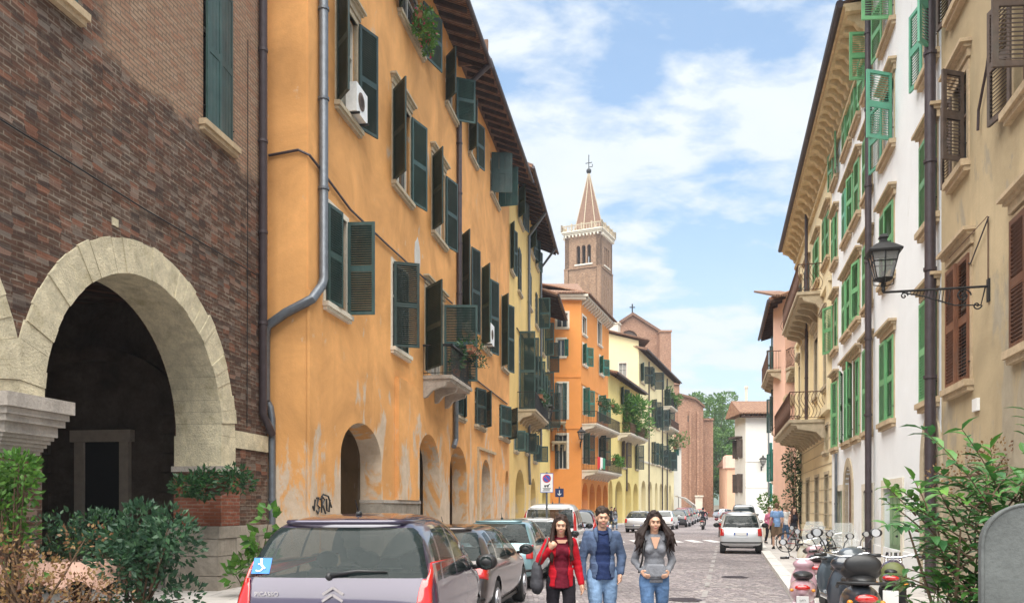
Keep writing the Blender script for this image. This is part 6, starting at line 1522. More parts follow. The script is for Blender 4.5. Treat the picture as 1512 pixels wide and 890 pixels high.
t = thing('street_sign', 'small dark blue sign with a white arrow beside the no parking sign', 'sign', ((826-CX)/F*33, 33, 0)); zc = CH+(HY-727)/F*33
MB().tube([(0,.03,.13),(0,.03,zc+.25)], .03, 8).build('pole', M['pipe'], t); MB().box(-.17,.17,-.01,.01,zc-.17,zc+.17).build('panel', flat('dark_navy_sign', (.012,.03,.11), .4), t)
b = MB(); b.obox((0,-.014,zc), (.03,.004,.2)); b.obox((-.035,-.014,zc-.07), (.11,.004,.03), Matrix.Rotation(R(45),3,'Y')); b.obox((.035,-.014,zc-.07), (.11,.004,.03), Matrix.Rotation(R(-45),3,'Y')); b.build('arrow', M['white_p'], t)
# vertical hanging sign on the pink house
sp3 = Vector(((1184-CX)/F*43.8, 43.8, 0)); t = thing('hanging_sign', 'tall white sign with dark round marks hanging by the pink house', 'sign', sp3); z0, z1 = CH+(HY-698)/F*43.8, CH+(HY-662)/F*43.8
MB().box(-.16,.16,-.05,.05,z0,z1).build('panel', M['white_p'], t)
b = MB()
for k in range(4): b.lathe([(.10,-.062),(.10,-.052)], (0,0,z1-.18-k*(z1-z0-.3)/3), 14, 'y')
b.build('mark', M['sh_old'], t); MB().tube([(.0,0,z1),(.8,.3,z1+.05)], .02).build('bracket', M['iron'], t)
# stickers on the garage doors
for (px, nm) in ((1326.5, 'white and blue no entry notice on the wider green garage door'), (1281.5, 'faded paper notice on the narrow green garage door')):
    u_ = O.u(px); p = wl(O, u_, .10, 1.5); t = thing('notice', nm, 'notice', p, O.a); MB().box(-.13,.13,-.004,0,-.42 if px > 1300 else -.15,.22).build('paper', M['white_p'], t)
    b = MB(); b.lathe([(.09,-.008),(.09,-.005)], (0,0,.09), 16, 'y'); b.box(-.08,.08,-.007,-.0045,-.10,-.08); b.box(-.08,.08,-.007,-.0045,-.14,-.125); b.build('print', M['blue_p'], t)
# ================================================================== PEOPLE
def remesh(mb, name, vox, mats, parent, smooth_it=4, classify=None):
    me = mb.mesh('t', M['black']); o = bpy.data.objects.new('t', me); COL.objects.link(o)
    m = o.modifiers.new('r', 'REMESH'); m.mode = 'VOXEL'; m.voxel_size = vox; m.use_smooth_shade = True
    s = o.modifiers.new('s', 'SMOOTH'); s.factor = .5; s.iterations = smooth_it
    me2 = evalmesh(o); bpy.data.objects.remove(o); me2.materials.clear()
    for q in mats: me2.materials.append(q)
    me2.polygons.foreach_set('use_smooth', [True]*len(me2.polygons))
    if name in ('shirt', 'jacket', 'trousers', 'shorts', 'pouch', 'hood'):
        bm = bmesh.new(); bm.from_mesh(me2); bm.normal_update(); off = {}
        for v in bm.verts:
            c = v.co; k = noise.noise(Vector((c.x*9, c.y*9, c.z*5+3)))*.008 + noise.noise(Vector((c.x*6+c.z*9, c.y*6, c.z*24)))*.0055 + abs(noise.noise(Vector((c.x*14, c.y*14+7, c.z*10))))*.006
            off[v] = v.normal*k
        for v, d in off.items(): v.co += d
        bm.to_mesh(me2); bm.free()
    if classify:
        for p in me2.polygons: p.material_index = classify(p.center)
    return link(name, me2, parent)
def cone(mb, p0, r0, p1, r1, n=14):
    p0, p1 = Vector(p0), Vector(p1); mb.tube([p0, p1], [r0, r1], n); mb.ball(p0, r0*1.0, n, 8); mb.ball(p1, r1*1.0, n, 8)
def chain(mb, pts, rs, n=14):
    for i in range(len(pts)-1): cone(mb, pts[i], rs[i], pts[i+1], rs[i+1], n)
def skinm(name, c): 
    m = flat(name, c, .5, var=.06); return m
SK = skinm('olive_skin', (.52, .30, .20)); SKP = skinm('fair_skin', (.62, .38, .28))
M['lip'] = flat('lips', (.36, .10, .09), .4); M['eye'] = flat('dark_eye', (.015, .01, .01), .2); M['eyew'] = flat('eye_white', (.6,.58,.55), .3)
def hand(mb, wrist, d, palmn, curl=.5, s=1.0, side=1):
    """wrist point, direction of the hand, palm normal; five fingers"""
    w = Vector(wrist); d = Vector(d).normalized(); n = Vector(palmn); n = (n - d*n.dot(d)).normalized(); l = d.cross(n)*side
    chain(mb, [w, w+d*.045*s, w+d*.085*s], [.026*s, .030*s, .028*s], 10)
    for k, (off, L_) in enumerate(((-.030, .062), (-.010, .074), (.010, .070), (.029, .056))):
        b0 = w+d*.085*s+l*off*s; a = curl*.8; d1 = (d*math.cos(a)+n*math.sin(a)); a2 = curl*1.9; d2 = d*math.cos(a2)+n*math.sin(a2)
        mb.tube([w+d*.05*s+l*off*.8*s, b0, b0+d1*L_*.5*s, b0+d1*L_*.5*s+d2*L_*.5*s], [.012*s, .0105*s, .0095*s, .007*s], 8)
    t0 = w+d*.03*s-l*.026*s; mb.tube([t0, t0+(d*.6-l*.7+n*.2).normalized()*.035*s, t0+(d*.6-l*.7+n*.2).normalized()*.035*s+(d*.9-l*.25+n*.35).normalized()*.035*s], [.014*s, .012*s, .009*s], 8)
def person(label, loc, rz, H=1.72, female=False, J=None, top=None, jacket=None, trousers=None, shoes='black', skin=None, hair=(.02,.013,.01), hairstyle='short', vox=.011, head_tilt=(0,0), group=None, shorts=False, sleeves='long', openf=None, hem=.88, hands=(.35,.35), pocket=(False,False), bare_arm=False):
    """local frame: facing -y, person's left is +x"""
    t = thing('person', label, 'person', loc, rz, group); t.scale = (H/1.75,)*3
    sh_ = .150 if female else .172; hipw = .092
    j = dict(pel=(0,0,.95), wai=(0,.01,1.10), che=(0,0,1.30), neck=(0,.01,1.47), head=(0,-.02,1.625), lsh=(sh_,.01,1.41), rsh=(-sh_,.01,1.41), lel=(sh_+.06,.03,1.13), rel=(-sh_-.06,.03,1.13), lwr=(sh_+.05,-.06,.90), rwr=(-sh_-.05,-.06,.90), lhip=(hipw,0,.93), rhip=(-hipw,0,.93), lkn=(hipw+.01,-.10,.50), rkn=(-hipw-.01,.02,.50), lan=(hipw,-.12,.09), ran=(-hipw,.20,.13))
    if J: j.update(J)
    j = {k: Vector(v) for k, v in j.items()}; sk = skin or SK
    tw = .92 if female else 1.0
    # ---- body
    b = MB()
    b.ball(j['che'], (.155*tw, .105, .17), 18, 12); b.ball(j['pel'], (.15 if female else .145, .105, .12), 18, 12); b.ball(j['wai'], (.125*tw, .095, .15), 18, 12)
    for s in 'lr':
        cone(b, j['che']+Vector((0,0,.09)), .06, j[s+'sh'], .052)
        chain(b, [j[s+'sh'], j[s+'el'], j[s+'wr']], [.050*tw, .038*tw, .025*tw])
        chain(b, [j[s+'hip'], j[s+'kn'], j[s+'an']], [.085, .054, .036])
        a = j[s+'an']; b.ball(a+Vector((0,-.06,-.045)), (.042,.12,.035), 12, 8)
        hd = (j[s+'wr']-j[s+'el']).normalized(); hand(b, j[s+'wr'], hd, (-1 if s == 'l' else 1, -.2, 0) if hd.z < 0 else (0,1,0), hands[0 if s == 'l' else 1], 1.0, 1 if s == 'l' else -1)
    cone(b, j['che']+Vector((0,0,.10)), .055, j['neck'], .050 if female else .058); hc = j['head']
    tilt = Matrix.Rotation(head_tilt[0], 3, 'X') @ Matrix.Rotation(head_tilt[1], 3, 'Z')
    cone(b, j['neck'], .050 if female else .057, hc+Vector((0,.012,-.06)), .050)
    P = lambda x, y, z: hc + tilt @ Vector((x, y, z))
    b.ball(P(0,.012,.03), (.074,.092,.088), 20, 14, rot=tilt); b.ball(P(0,-.012,-.035), (.058,.068,.072), 18, 12, rot=tilt); b.ball(P(0,-.045,-.083), (.028 if female else .034,.028,.026), 12, 8, rot=tilt)
    b.tube([P(0,-.082,.018), P(0,-.098,-.012), P(0,-.104,-.022)], [.009,.013,.014], 8); b.tube([P(-.016,-.09,-.026), P(.016,-.09,-.026)], [.008,.008], 6)
    b.ball(P(0,-.078,.038), (.05,.02,.012), 10, 6, rot=tilt)
    for sx_ in (-1,1): b.ball(P(sx_*.074,.015,-.005), (.012,.022,.032), 10, 8, rot=tilt); b.ball(P(sx_*.036,-.066,-.022), (.026,.024,.026), 8, 6, rot=tilt)
    b.ball(P(0,-.083,-.052), (.024,.014,.010), 10, 6, rot=tilt)
    body = remesh(b, 'body', min(vox, .0085 if vox < .015 else vox), [sk], t, 3)
    for sx_ in (-1,1): MB().ball(P(sx_*.030,-.080,.008), (.0105,.007,.005), 8, 6, rot=tilt).build('eye', M['eye'], t)
    e = MB(); e.ball(P(0,-.096,-.052), (.021,.006,.0075), 10, 6, rot=tilt); e.build('mouth', M['lip'], t)
    e = MB(); hm = flat('hair_%02d%02d' % (int(hair[0]*500), int(hair[1]*500)), hair, .65, spec=.25, var=.35, sc=30)
    for sx_ in (-1,1):
        if sx_ == 1: e.build('eyebrow', hm, t); e = MB()
        e.tube([P(sx_*.014,-.088,.026), P(sx_*.03,-.090,.031), P(sx_*.046,-.078,.026)], [.0028,.0035,.002], 5)
    e.build('eyebrow', hm, t)
    # ---- hair
    rng = random.Random(hash(label) % 1000 if False else len(label)*7); h = MB()
    h.ball(P(0,.028,.052), (.086,.098,.082), 18, 12, rot=tilt); h.ball(P(0,.05,.0), (.080,.07,.085), 14, 10, rot=tilt)
    if hairstyle == 'short':
        for k in range(60):
            a = rng.uniform(0,6.28); el = rng.uniform(.25,1.45); q = P(.082*math.cos(a)*math.cos(el), .02+.092*math.sin(a)*math.cos(el), .055+.082*math.sin(el)); h.ball(q, rng.uniform(.013,.022), 7, 5)
    elif hairstyle in ('long', 'curly'):
        wv = .02 if hairstyle == 'long' else .045
        nst = 46 if hairstyle == 'long' else 70
        for k in range(nst):
            a = rng.uniform(-.42, math.pi+.42); 
            r0 = P(.070*math.cos(a), .02+.075*math.sin(a), .09)
            L_ = rng.uniform(.34,.46) if hairstyle == 'long' else rng.uniform(.24,.36); spread = 1.25 if hairstyle == 'long' else 1.9
            p1 = P(.094*math.cos(a), .018+.088*math.sin(a), .0); p1b = p1.copy()
            p2 = hc+Vector((.10*spread*math.cos(a)+rng.uniform(-wv,wv), .03+.085*spread*math.sin(a)-(.06 if math.sin(a) < .25 else 0), -.55*L_)); p3 = hc+Vector((.10*spread*1.05*math.cos(a)+rng.uniform(-wv,wv)*1.5, .02+.09*math.sin(a)-(.09 if math.sin(a) < .3 else 0), -L_))
            h.tube([r0, p1, p2, p3], [.017,.021,.022 if hairstyle == 'long' else .026,.007], 7)
        for k in range(26):
            a = rng.uniform(0,6.28); el = rng.uniform(.5,1.5); h.ball(P(.084*math.cos(a)*math.cos(el), .02+.094*math.sin(a)*math.cos(el), .055+.082*math.sin(el)), rng.uniform(.010,.018), 7, 5)
    hp = remesh(h, 'hair', .009 if vox < .015 else .02, [hm], t, 1)
    if hairstyle in ('long','curly'):
        st_ = MB()
        for k in range(110):
            a = rng.uniform(-.5, math.pi+.5); cw = .016 if hairstyle == 'curly' else .006; L_ = rng.uniform(.3,.5) if hairstyle == 'long' else rng.uniform(.22,.42); sp = 1.28 if hairstyle == 'long' else rng.uniform(1.7, 2.5); ph = rng.uniform(0,6)
            pts = [P(.092*math.cos(a), .02+.09*math.sin(a), .05)]
            for q in range(1, 9):
                f = q/8; pts.append(hc+Vector((.096*(1+(sp-1)*f)*math.cos(a)+cw*math.sin(ph+q*1.7), .02+.09*(1+.3*f)*math.sin(a)-.06*f*(math.sin(a) < .3)+cw*math.cos(ph+q*1.5), .05-(L_+.05)*f)))
            st_.tube(pts, [.005]*8+[.002], 4)
        st_.build('hair_strands', hm, t)
    # ---- clothes
    def torso(mb, g, low, arms=True, sl='long', chestf=True):
        mb.ball(j['che'], (.158*tw+g, .108+g*.9, .175+g), 20, 12); mb.ball(j['wai'], (.130*tw+g, .098+g*.9, .155), 20, 12); 
        lowz = Vector(j['pel'])+Vector((0,0,low-.95)); mb.tube([Vector(j['pel'])+Vector((0,0,.13)), lowz], [.128+g, .142+g], 20)
        if female: 
            for sx_ in (-1,1): mb.ball(j['che']+Vector((sx_*.07,-.085-g*.5,-.015)), (.062,.055,.062), 12, 8)
        for s in 'lr':
            cone(mb, j['che']+Vector((0,0,.085)), .068+g*.4, j[s+'sh']+Vector((0,0,-.012)), .050+g*.45)
            if arms:
                if sl == 'long': chain(mb, [j[s+'sh'], j[s+'el'], j[s+'wr']+(j[s+'el']-j[s+'wr'])*.06], [.050*tw+g*.5, .044*tw+g*.5, .033+g*.45])
                elif sl == 'short': chain(mb, [j[s+'sh'], j[s+'sh'].lerp(j[s+'el'], .55)], [.058+g*.6, .058+g*.6])
    folds = None
    inner = MB(); torso(inner, .008, hem-.0 if not jacket else hem-.02, arms=not jacket and not bare_arm, sl=sleeves)
    if top: remesh(inner, 'shirt', vox, [top], t, 3)
    if jacket:
        jm, hemj, openw = jacket; o_ = MB(); torso(o_, .026, hemj, True, 'long')
        cone(o_, j['neck']+Vector((0,.03,-.05)), .07, j['neck']+Vector((0,.035,-.02)), .068)
        ob = remesh(o_, 'jacket', vox, [jm], t, 3)
        me = ob.data; bm = bmesh.new(); bm.from_mesh(me); dl = []
        for f in bm.faces:
            c = f.calc_center_median(); 
            if c.y < .0 and abs(c.x - (j['che'].x)) < openw*(1 + max(0, (c.z-1.2))*.6) + .012*math.sin(c.z*23) and c.z > hemj-.1 and c.z < 1.60 and abs(c.x) < .16 : dl.append(f)
            elif c.z < hemj+.004 and abs(c.x) < .17 and False: dl.append(f)
        if openw > 0: bmesh.ops.delete(bm, geom=dl, context='FACES')
        bm.to_mesh(me); bm.free(); so_ = ob.modifiers.new('s', 'SOLIDIFY'); so_.thickness = .007; so_.offset = -1
    if trousers:
        p_ = MB(); g = .014 if not female else .006
        p_.ball(Vector(j['pel'])+Vector((0,0,-.02)), (.152+g,.112+g,.12), 18, 12)
        for s in 'lr':
            if shorts: chain(p_, [j[s+'hip'], j[s+'hip'].lerp(j[s+'kn'], .85)], [.092+g, .085+g])
            else: chain(p_, [j[s+'hip'], j[s+'hip'].lerp(j[s+'kn'], .5), j[s+'kn'], j[s+'kn'].lerp(j[s+'an'], .35), j[s+'an']+Vector((0,0,.02))], [.090+g, .078+g, .060+g, .058+g, .044+g*1.3])
        remesh(p_, 'trousers' if not shorts else 'shorts', vox, [trousers], t, 2)
    for s in 'lr':
        a = j[s+'an']; b = MB(); b.ball(a+Vector((0,-.055,-.045)), (.050,.135,.042), 14, 8); b.ball(a+Vector((0,.02,-.02)), (.046,.06,.06), 12, 8)
        b.box(a.x-.048, a.x+.048, a.y-.185, a.y+.075, a.z-.09, a.z-.066); remesh(b, 'shoe', max(vox, .012), [M[shoes]], t, 2)
    return t, j
def cloth(name, c, **k):
    m, t, b = newmat(name); v = coords(t); a = nz(t, v, 7, 6, .6, .8); f = nz(t, v, 90, 4)
    cc_ = mix(t, ramp(t, a, .3, .7), dk(c, 1-k.get('var', .28)), dk(c, 1+k.get('var', .28)*.6)); t.links.new(mix(t, ramp(t, f, .35, .7, 0, .35), cc_, dk(c, .7)), b.inputs['Base Color'])
    setin(b, Roughness=.9); b.inputs['Specular IOR Level'].default_value = .1; bump(t, b, a, .8, .03); return m
GPE = 'three young people walking abreast'
c_red = cloth('crimson_cardigan_knit', (.42, .012, .022)); c_dred = cloth('dark_red_top', (.13, .012, .024)); c_blk = cloth('black_denim', (.018, .016, .02)); c_den = cloth('blue_denim_jacket', (.085, .12, .20), var=.4); c_nav = cloth('navy_sweater', (.022, .035, .095)); c_jean = cloth('washed_blue_jeans', (.19, .29, .44), var=.4); c_jean2 = cloth('mid_blue_jeans', (.085, .15, .27), var=.5)
c_gry = cloth('grey_marl_sweatshirt', (.20, .205, .225), var=.25)
# woman in red: right hand (her right = -x after facing the camera) holds the bag strap on her shoulder
w1, j1 = person('young woman with long dark hair in a red cardigan, left of the three walkers', ((828-CX)/F*9.8, 9.8, 0), R(4), 1.655, True,
    J=dict(rel=(-.27,.0,1.17), rwr=(-.155,-.13,1.325), lel=(.215,.02,1.12), lwr=(.25,-.05,.89), head=(-.005,-.045,1.615)), top=c_dred, jacket=(c_red, .86, .085), trousers=c_blk, hairstyle='long', hair=(.028,.014,.010), head_tilt=(.16,-.1), hem=.86, hands=(.35,1.1), skin=SK)
# bag
bg_ = thing('shoulder_bag', 'dark grey slouchy shoulder bag carried by the woman in red', 'bag', w1.location, w1.rotation_euler.z); bg_.scale = w1.scale
b = MB(); b.ball((-.30,.02,.98), (.075,.15,.20), 14, 10); b.ball((-.30,.03,.88), (.085,.17,.13), 14, 10); remesh(b, 'pouch', .015, [cloth('charcoal_bag_leather', (.06,.06,.068))], bg_, 3)
b = MB(); b.tube([(-.29,-.06,1.12), (-.23,-.10,1.30), (-.175,-.075,1.42), (-.165,.02,1.475), (-.19,.10,1.40), (-.28,.12,1.13)], .013, 6); b.build('strap', M['sh_old'], bg_, smooth=True)
w2, j2 = person('young man in an open denim jacket over a navy sweater, middle of the three walkers', ((889-CX)/F*10.0, 10.0, 0), R(2), 1.745, False,
    J=dict(lel=(.25,.05,1.15), lwr=(.215,-.045,.945), rel=(-.24,.04,1.13), rwr=(-.245,-.05,.885), head=(0,-.04,1.62), rkn=(-.10,-.11,.50), ran=(-.09,-.10,.09), lkn=(.10,.02,.5), lan=(.09,.20,.13)), top=c_nav, jacket=(c_den, .90, .085), trousers=c_jean, hairstyle='short', hair=(.03,.018,.012), head_tilt=(.14,0), hem=.90, hands=(.3,.5))
w3, j3 = person('young woman with windblown curly dark hair in a grey hooded sweatshirt and jeans', ((966-CX)/F*9.8, 9.8, 0), R(-3), 1.70, True,
    J=dict(lel=(.235,.09,1.14), lwr=(.155,-.075,1.02), rel=(-.235,.09,1.14), rwr=(-.155,-.075,1.02), head=(0,-.04,1.615), lkn=(.10,.02,.5), lan=(.09,.18,.13), rkn=(-.095,-.10,.5), ran=(-.085,-.12,.09)), top=c_gry, trousers=c_jean2, hairstyle='curly', hair=(.018,.010,.008), head_tilt=(.16,.05), hem=.93, hands=(.6,.6), sleeves='long')
for k in ('lwr', 'rwr'): pass
# hood, pocket pouch, zip, collar
b = MB(); b.tube([(-.10,-.075,1.39), (-.125,.0,1.455), (-.08,.075,1.475), (0,.10,1.475), (.08,.075,1.475), (.125,.0,1.455), (.10,-.075,1.39)], [.02,.032,.045,.05,.045,.032,.02], 10); b.ball((0,.12,1.41), (.11,.06,.08), 12, 8); remesh(b, 'hood', .012, [c_gry], w3, 2)
b = MB(); b.prism([(-.13,.95),(.13,.95),(.145,1.0),(.10,1.11),(-.10,1.11),(-.145,1.0)], -.165, -.10, 'y'); 
remesh(b, 'pocket', .012, [c_gry], w3, 3)
b = MB(); b.prism([(-.055,1.435),(.055,1.435),(.012,1.30),(-.012,1.30)], -.135, -.08, 'y'); b.build('neck_opening', SK, w3)
b = MB(); b.lathe([(.150,.0),(.155,.03),(.15,.06)], (0,0,.885), 20); o = b.build('waistband', c_gry, w3, smooth=True); o.scale = (1,.78,1)
b = MB(); b.tube([(.13,-.02,1.46), (.135,-.11,1.36), (.16,-.12,1.15), (.19,-.02,1.0)], .012, 6); o = b.build('bag_strap', M['black'], w3, smooth=True); o.scale = (-1,1,1)
b = MB(); b.prism([(-.07,1.44),(.07,1.44),(.045,1.40),(-.045,1.40)], -.115, -.05, 'y'); b.build('neckline', SK, w1)
b = MB(); b.tube([(-.065,-.02,1.475), (-.055,-.075,1.44), (0,-.095,1.425), (.055,-.075,1.44), (.065,-.02,1.475)], .010, 6); b.build('neckband', c_nav, w2)
for sg in (-1,1): MB().tube([(sg*.055,.04,1.50),(sg*.085,-.04,1.475),(sg*.088,-.105,1.42),(sg*.075,-.13,1.34)], [.022,.026,.024,.008], 8).build('collar', c_den, w2, smooth=True)
for o_, c_ in ((w1, None), (w2, None), (w3, None)): o_['group'] = GPE
# right pavement pedestrians (walking away / towards, small)
SC_ = lambda px, Z: ((px-CX)/F*Z, Z, .12)
c_lb = cloth('light_blue_shirt_cotton', (.22, .36, .62)); c_brn = cloth('brown_shorts', (.22,.15,.10)); c_w = cloth('white_tee', (.7,.7,.7)); c_bt = cloth('black_vest', (.03,.03,.04)); c_pk = cloth('pink_top', (.55,.18,.28)); c_st = cloth('striped_trousers', (.35,.35,.36))
person('man in a light blue shirt and brown shorts walking along the right pavement', SC_(1147, 31.8), R(175), 1.78, J=dict(lwr=(.27,-.04,.88)), top=c_lb, trousers=c_brn, shorts=True, hairstyle='short', hair=(.12,.07,.04), vox=.022, skin=SKP, sleeves='short', hem=.85)
person('woman in a black sleeveless top on the right pavement', SC_(1172, 30.5), R(10), 1.62, True, top=c_bt, trousers=c_st, hairstyle='long', hair=(.06,.03,.02), vox=.022, skin=SKP, bare_arm=True)
person('woman in a pink top half hidden behind the man in blue', SC_(1136, 36), R(10), 1.62, True, top=c_pk, trousers=c_bt, hairstyle='short', hair=(.10,.05,.03), vox=.025, skin=SKP)
person('man in a white t-shirt between the two nearer walkers on the right pavement', SC_(1160, 35), R(190), 1.72, top=c_w, trousers=c_jean2, hairstyle='short', hair=(.2,.15,.1), vox=.025, skin=SKP, sleeves='short')
person('distant pedestrian in a dark coat near the arcade of the orange house', ((903-CX)/F*64, 64, .0), R(0), 1.75, top=c_bt, trousers=c_blk, vox=.03)
person('distant pedestrian in grey beside the dark coated one near the arcade', ((908-CX)/F*63, 63, .0), R(20), 1.7, True, top=c_gry, trousers=c_jean, vox=.03, hairstyle='long')
person('tiny figure in white at the far end of the street under the trees', ((1068-CX)/F*120, 120, 0), 0, 1.75, top=c_w, trousers=c_jean, vox=.04)
# ================================================================== TWO-WHEELERS
def moto_wheel(parent, y, r, w=.06, x=0):
    t = thing('wheel', None, None); t.parent = parent; b = MB(); b.lathe([(r*.74,-w),(r*.94,-w),(r,-w*.5),(r,w*.5),(r*.94,w),(r*.74,w)], (x,y,r), 22, 'x'); b.build('tyre', M['rubber'], t, smooth='auto')
    b = MB(); b.lathe([(r*.75,-.03),(r*.75,.03),(r*.7,.03),(r*.7,-.03)], (x,y,r), 22, 'x'); b.lathe([(.05,-.05),(.05,.05)], (x,y,r), 12, 'x')
    for k in range(5): a = 2*math.pi*k/5; b.obox((x, y+math.cos(a)*r*.38, r+math.sin(a)*r*.38), (.03, r*.7, .035), Matrix.Rotation(a, 3, 'X'))
    b.build('rim', M['rim'], t)
def bars(t, y, z, w, mirrors=True, mat='black'):
    b = MB(); b.tube([(-w,y+.10,z),(-w*.6,y+.03,z+.02),(-.08,y,z-.02),(.08,y,z-.02),(w*.6,y+.03,z+.02),(w,y+.10,z)], .014, 8); b.build('handlebar', M['chrome'], t, smooth=True)
    for sg in (-1,1):
        MB().tube([(sg*(w-.11),y+.07,z+.003),(sg*(w+.02),y+.11,z)], .021, 8).build('grip', M['black'], t, smooth=True)
        MB().tube([(sg*(w-.13),y-.02,z+.01),(sg*(w-.02),y+.0,z+.01)], .008, 6).build('brake_lever', M['chrome'], t)
        if mirrors:
            b = MB(); b.tube([(sg*w*.62,y+.02,z+.02),(sg*(w*.72),y-.03,z+.13),(sg*(w*.9),y-.01,z+.22)], .008, 6); b.ball((sg*(w*.95),y-.0,z+.25), (.072,.022,.05), 12, 8); mo = b.build('mirror', M['black'], t, smooth=True)
            b = MB(); b.lathe([(.044,.0),(.042,.005)], (sg*(w*.95),y+.020,z+.25), 14, 'y'); b.build('mirror_glass', M['lens'], mo)
def scooter(label, loc, rz, col, seatc='black', shield=False, topcase=None, s=1.0, group=None, platetxt=''):
    """forward = -y in local, rear towards +y"""
    t = thing('scooter', label, 'scooter', loc, rz, group); t.scale = (s,)*3; pm = paint(col[0], col[1], .1)
    moto_wheel(t, -.68, .24); moto_wheel(t, .62, .24)
    b = MB(); b.ball((0,.58,.58), (.20,.36,.20), 18, 12); b.ball((0,.28,.52), (.16,.2,.18), 14, 10); b.obox((0,-.08,.32), (.34,.55,.08)); b.ball((0,-.42,.58), (.21,.07,.34), 16, 12); b.ball((0,-.40,.92), (.17,.11,.085), 14, 10); b.ball((0,.90,.62), (.10,.10,.10), 10, 8)
    remesh(b, 'body', .02, [pm], t, 3)
    b = MB(); b.ball((0,-.68,.36), (.09,.26,.15), 14, 10); remesh(b, 'front_fender', .018, [pm], t, 2)
    b = MB(); b.ball((0,.30,.78), (.15,.26,.065), 16, 10); b.ball((0,.62,.82), (.15,.24,.065), 16, 10); remesh(b, 'seat', .018, [M[seatc]], t, 3)
    b = MB(); b.tube([(0,-.68,.24),(0,-.45,.85),(0,-.38,1.0)], .03, 8); b.build('fork', M['rim'], t)
    bars(t, -.38, 1.02, .33)
    b = MB(); b.ball((0,.965,.66), (.11,.04,.045), 12, 8); b.build('tail_light', M['red'], t, smooth=True)
    b = MB(); b.ball((0,-.50,.92), (.07,.05,.06), 12, 8); b.build('headlight', M['lens'], t, smooth=True)
    b = MB(); b.obox((0,.98,.46), (.17,.006,.17), Matrix.Rotation(R(-20),3,'X')); pl = b.build('number_plate', M['white_p'], t)
    if platetxt:
        for i, tx in enumerate(platetxt): lettering(tx, t, (0,.985+.012-i*.03, .485-i*.065), .055, M['black'], (R(90-20), 0, R(180)), pl)
    for sg in (-1,1): MB().ball((sg*.15,.93,.62), (.03,.04,.025), 8, 6).build('indicator', flat('amber_plastic', (.6,.22,.02), .3), t, smooth=True)
    b = MB(); b.tube([(.14,.3,.25),(.16,.6,.28),(.16,.88,.36)], [.03,.05,.055], 10); b.build('exhaust', M['rim'], t, smooth=True)
    if shield: b = MB(); b.prism([(-.2,0),(.2,0),(.23,.25),(.15,.5),(-.15,.5),(-.23,.25)], -.005, .005, 'y'); o = b.build('windshield', M['clear'], t); o.location = (0,-.5,.98); o.rotation_euler = (R(14),0,0)
    if topcase:
        b = MB(); b.ball((0,.98,1.0), (.24,.20,.16), 18, 12); b.box(-.2,.2,.82,1.14,.86,.98); remesh(b, 'top_case', .02, [M[topcase] if topcase in M else topcase], t, 4)
        b = MB(); b.ball((0,1.13,1.0), (.16,.07,.04), 12, 8); b.build('reflector', M['red'], t, smooth=True)
    b = MB(); b.tube([(-.1,.2,.25),(-.22,.25,.0)], .012); b.build('kickstand', M['iron'], t)
    return t
def motorbike(label, loc, rz, tank, s=1.0, mirrors=True, tail=True, group=None):
    t = thing('motorbike', label, 'motorbike', loc, rz, group); t.scale = (s,)*3
    moto_wheel(t, -.74, .31, .06); moto_wheel(t, .72, .31, .085)
    b = MB(); b.ball((0,-.12,.88), (.16,.30,.15), 16, 12); remesh(b, 'fuel_tank', .018, [tank], t, 3)
    b = MB(); b.box(-.17,.17,-.3,.25,.35,.68); b.ball((0,.0,.45), (.2,.25,.18), 12, 8); b.tube([(0,-.5,.9),(0,-.25,.45),(0,.4,.42),(0,.5,.78)], .035, 8); remesh(b, 'engine', .025, [M['iron']], t, 1)
    b = MB(); b.ball((0,.28,.84), (.15,.26,.07), 14, 10); b.ball((0,.62,.92), (.12,.24,.06), 14, 10); remesh(b, 'seat', .018, [M['black']], t, 3)
    b = MB(); b.ball((0,.80,.84), (.12,.2,.08), 14, 10); b.ball((0,.72,.68), (.10,.3,.06), 12, 8); remesh(b, 'tail', .018, [paint('black_car_paint', (0,0,0))], t, 3)
    b = MB(); b.ball((0,.985,.86), (.10,.035,.035), 12, 8); b.build('tail_light', M['red'], t, smooth=True)
    b = MB()
    for sg in (-1,1): b.tube([(sg*.11,-.74,.31),(sg*.10,-.55,.80),(sg*.09,-.48,1.02)], .024, 8)
    b.build('fork', M['chrome'], t, smooth=True)
    b = MB(); b.ball((0,-.60,.92), (.09,.07,.09), 12, 10); b.build('headlight', M['lens'], t, smooth=True)
    b = MB(); b.lathe([(.045,0),(.045,.05)], (-.05,-.5,1.06), 12); b.lathe([(.045,0),(.045,.05)], (.06,-.5,1.06), 12); b.build('gauge', M['chrome'], t)
    bars(t, -.42, 1.06, .38, mirrors); b = MB()
    for sg in (-1,1): b.tube([(sg*.14,-.2,.35),(sg*.2,.3,.28),(sg*.2,.8,.36)], [.025,.03,.05], 8)
    b.build('exhaust', M['chrome'], t, smooth=True)
    b = MB(); b.obox((0,1.02,.62), (.18,.006,.18), Matrix.Rotation(R(-15),3,'X')); b.build('number_plate', M['white_p'], t)
    for sg in (-1,1): MB().ball((sg*.17,.9,.78), (.035,.03,.025), 8, 6).build('indicator', flat('amber_plastic', (.6,.22,.02), .3), t, smooth=True)
    b = MB(); b.tube([(-.12,.1,.3),(-.28,.15,.0)], .014); b.build('kickstand', M['iron'], t)
    return t
GSC = 'scooters and motorbikes parked along the right kerb'
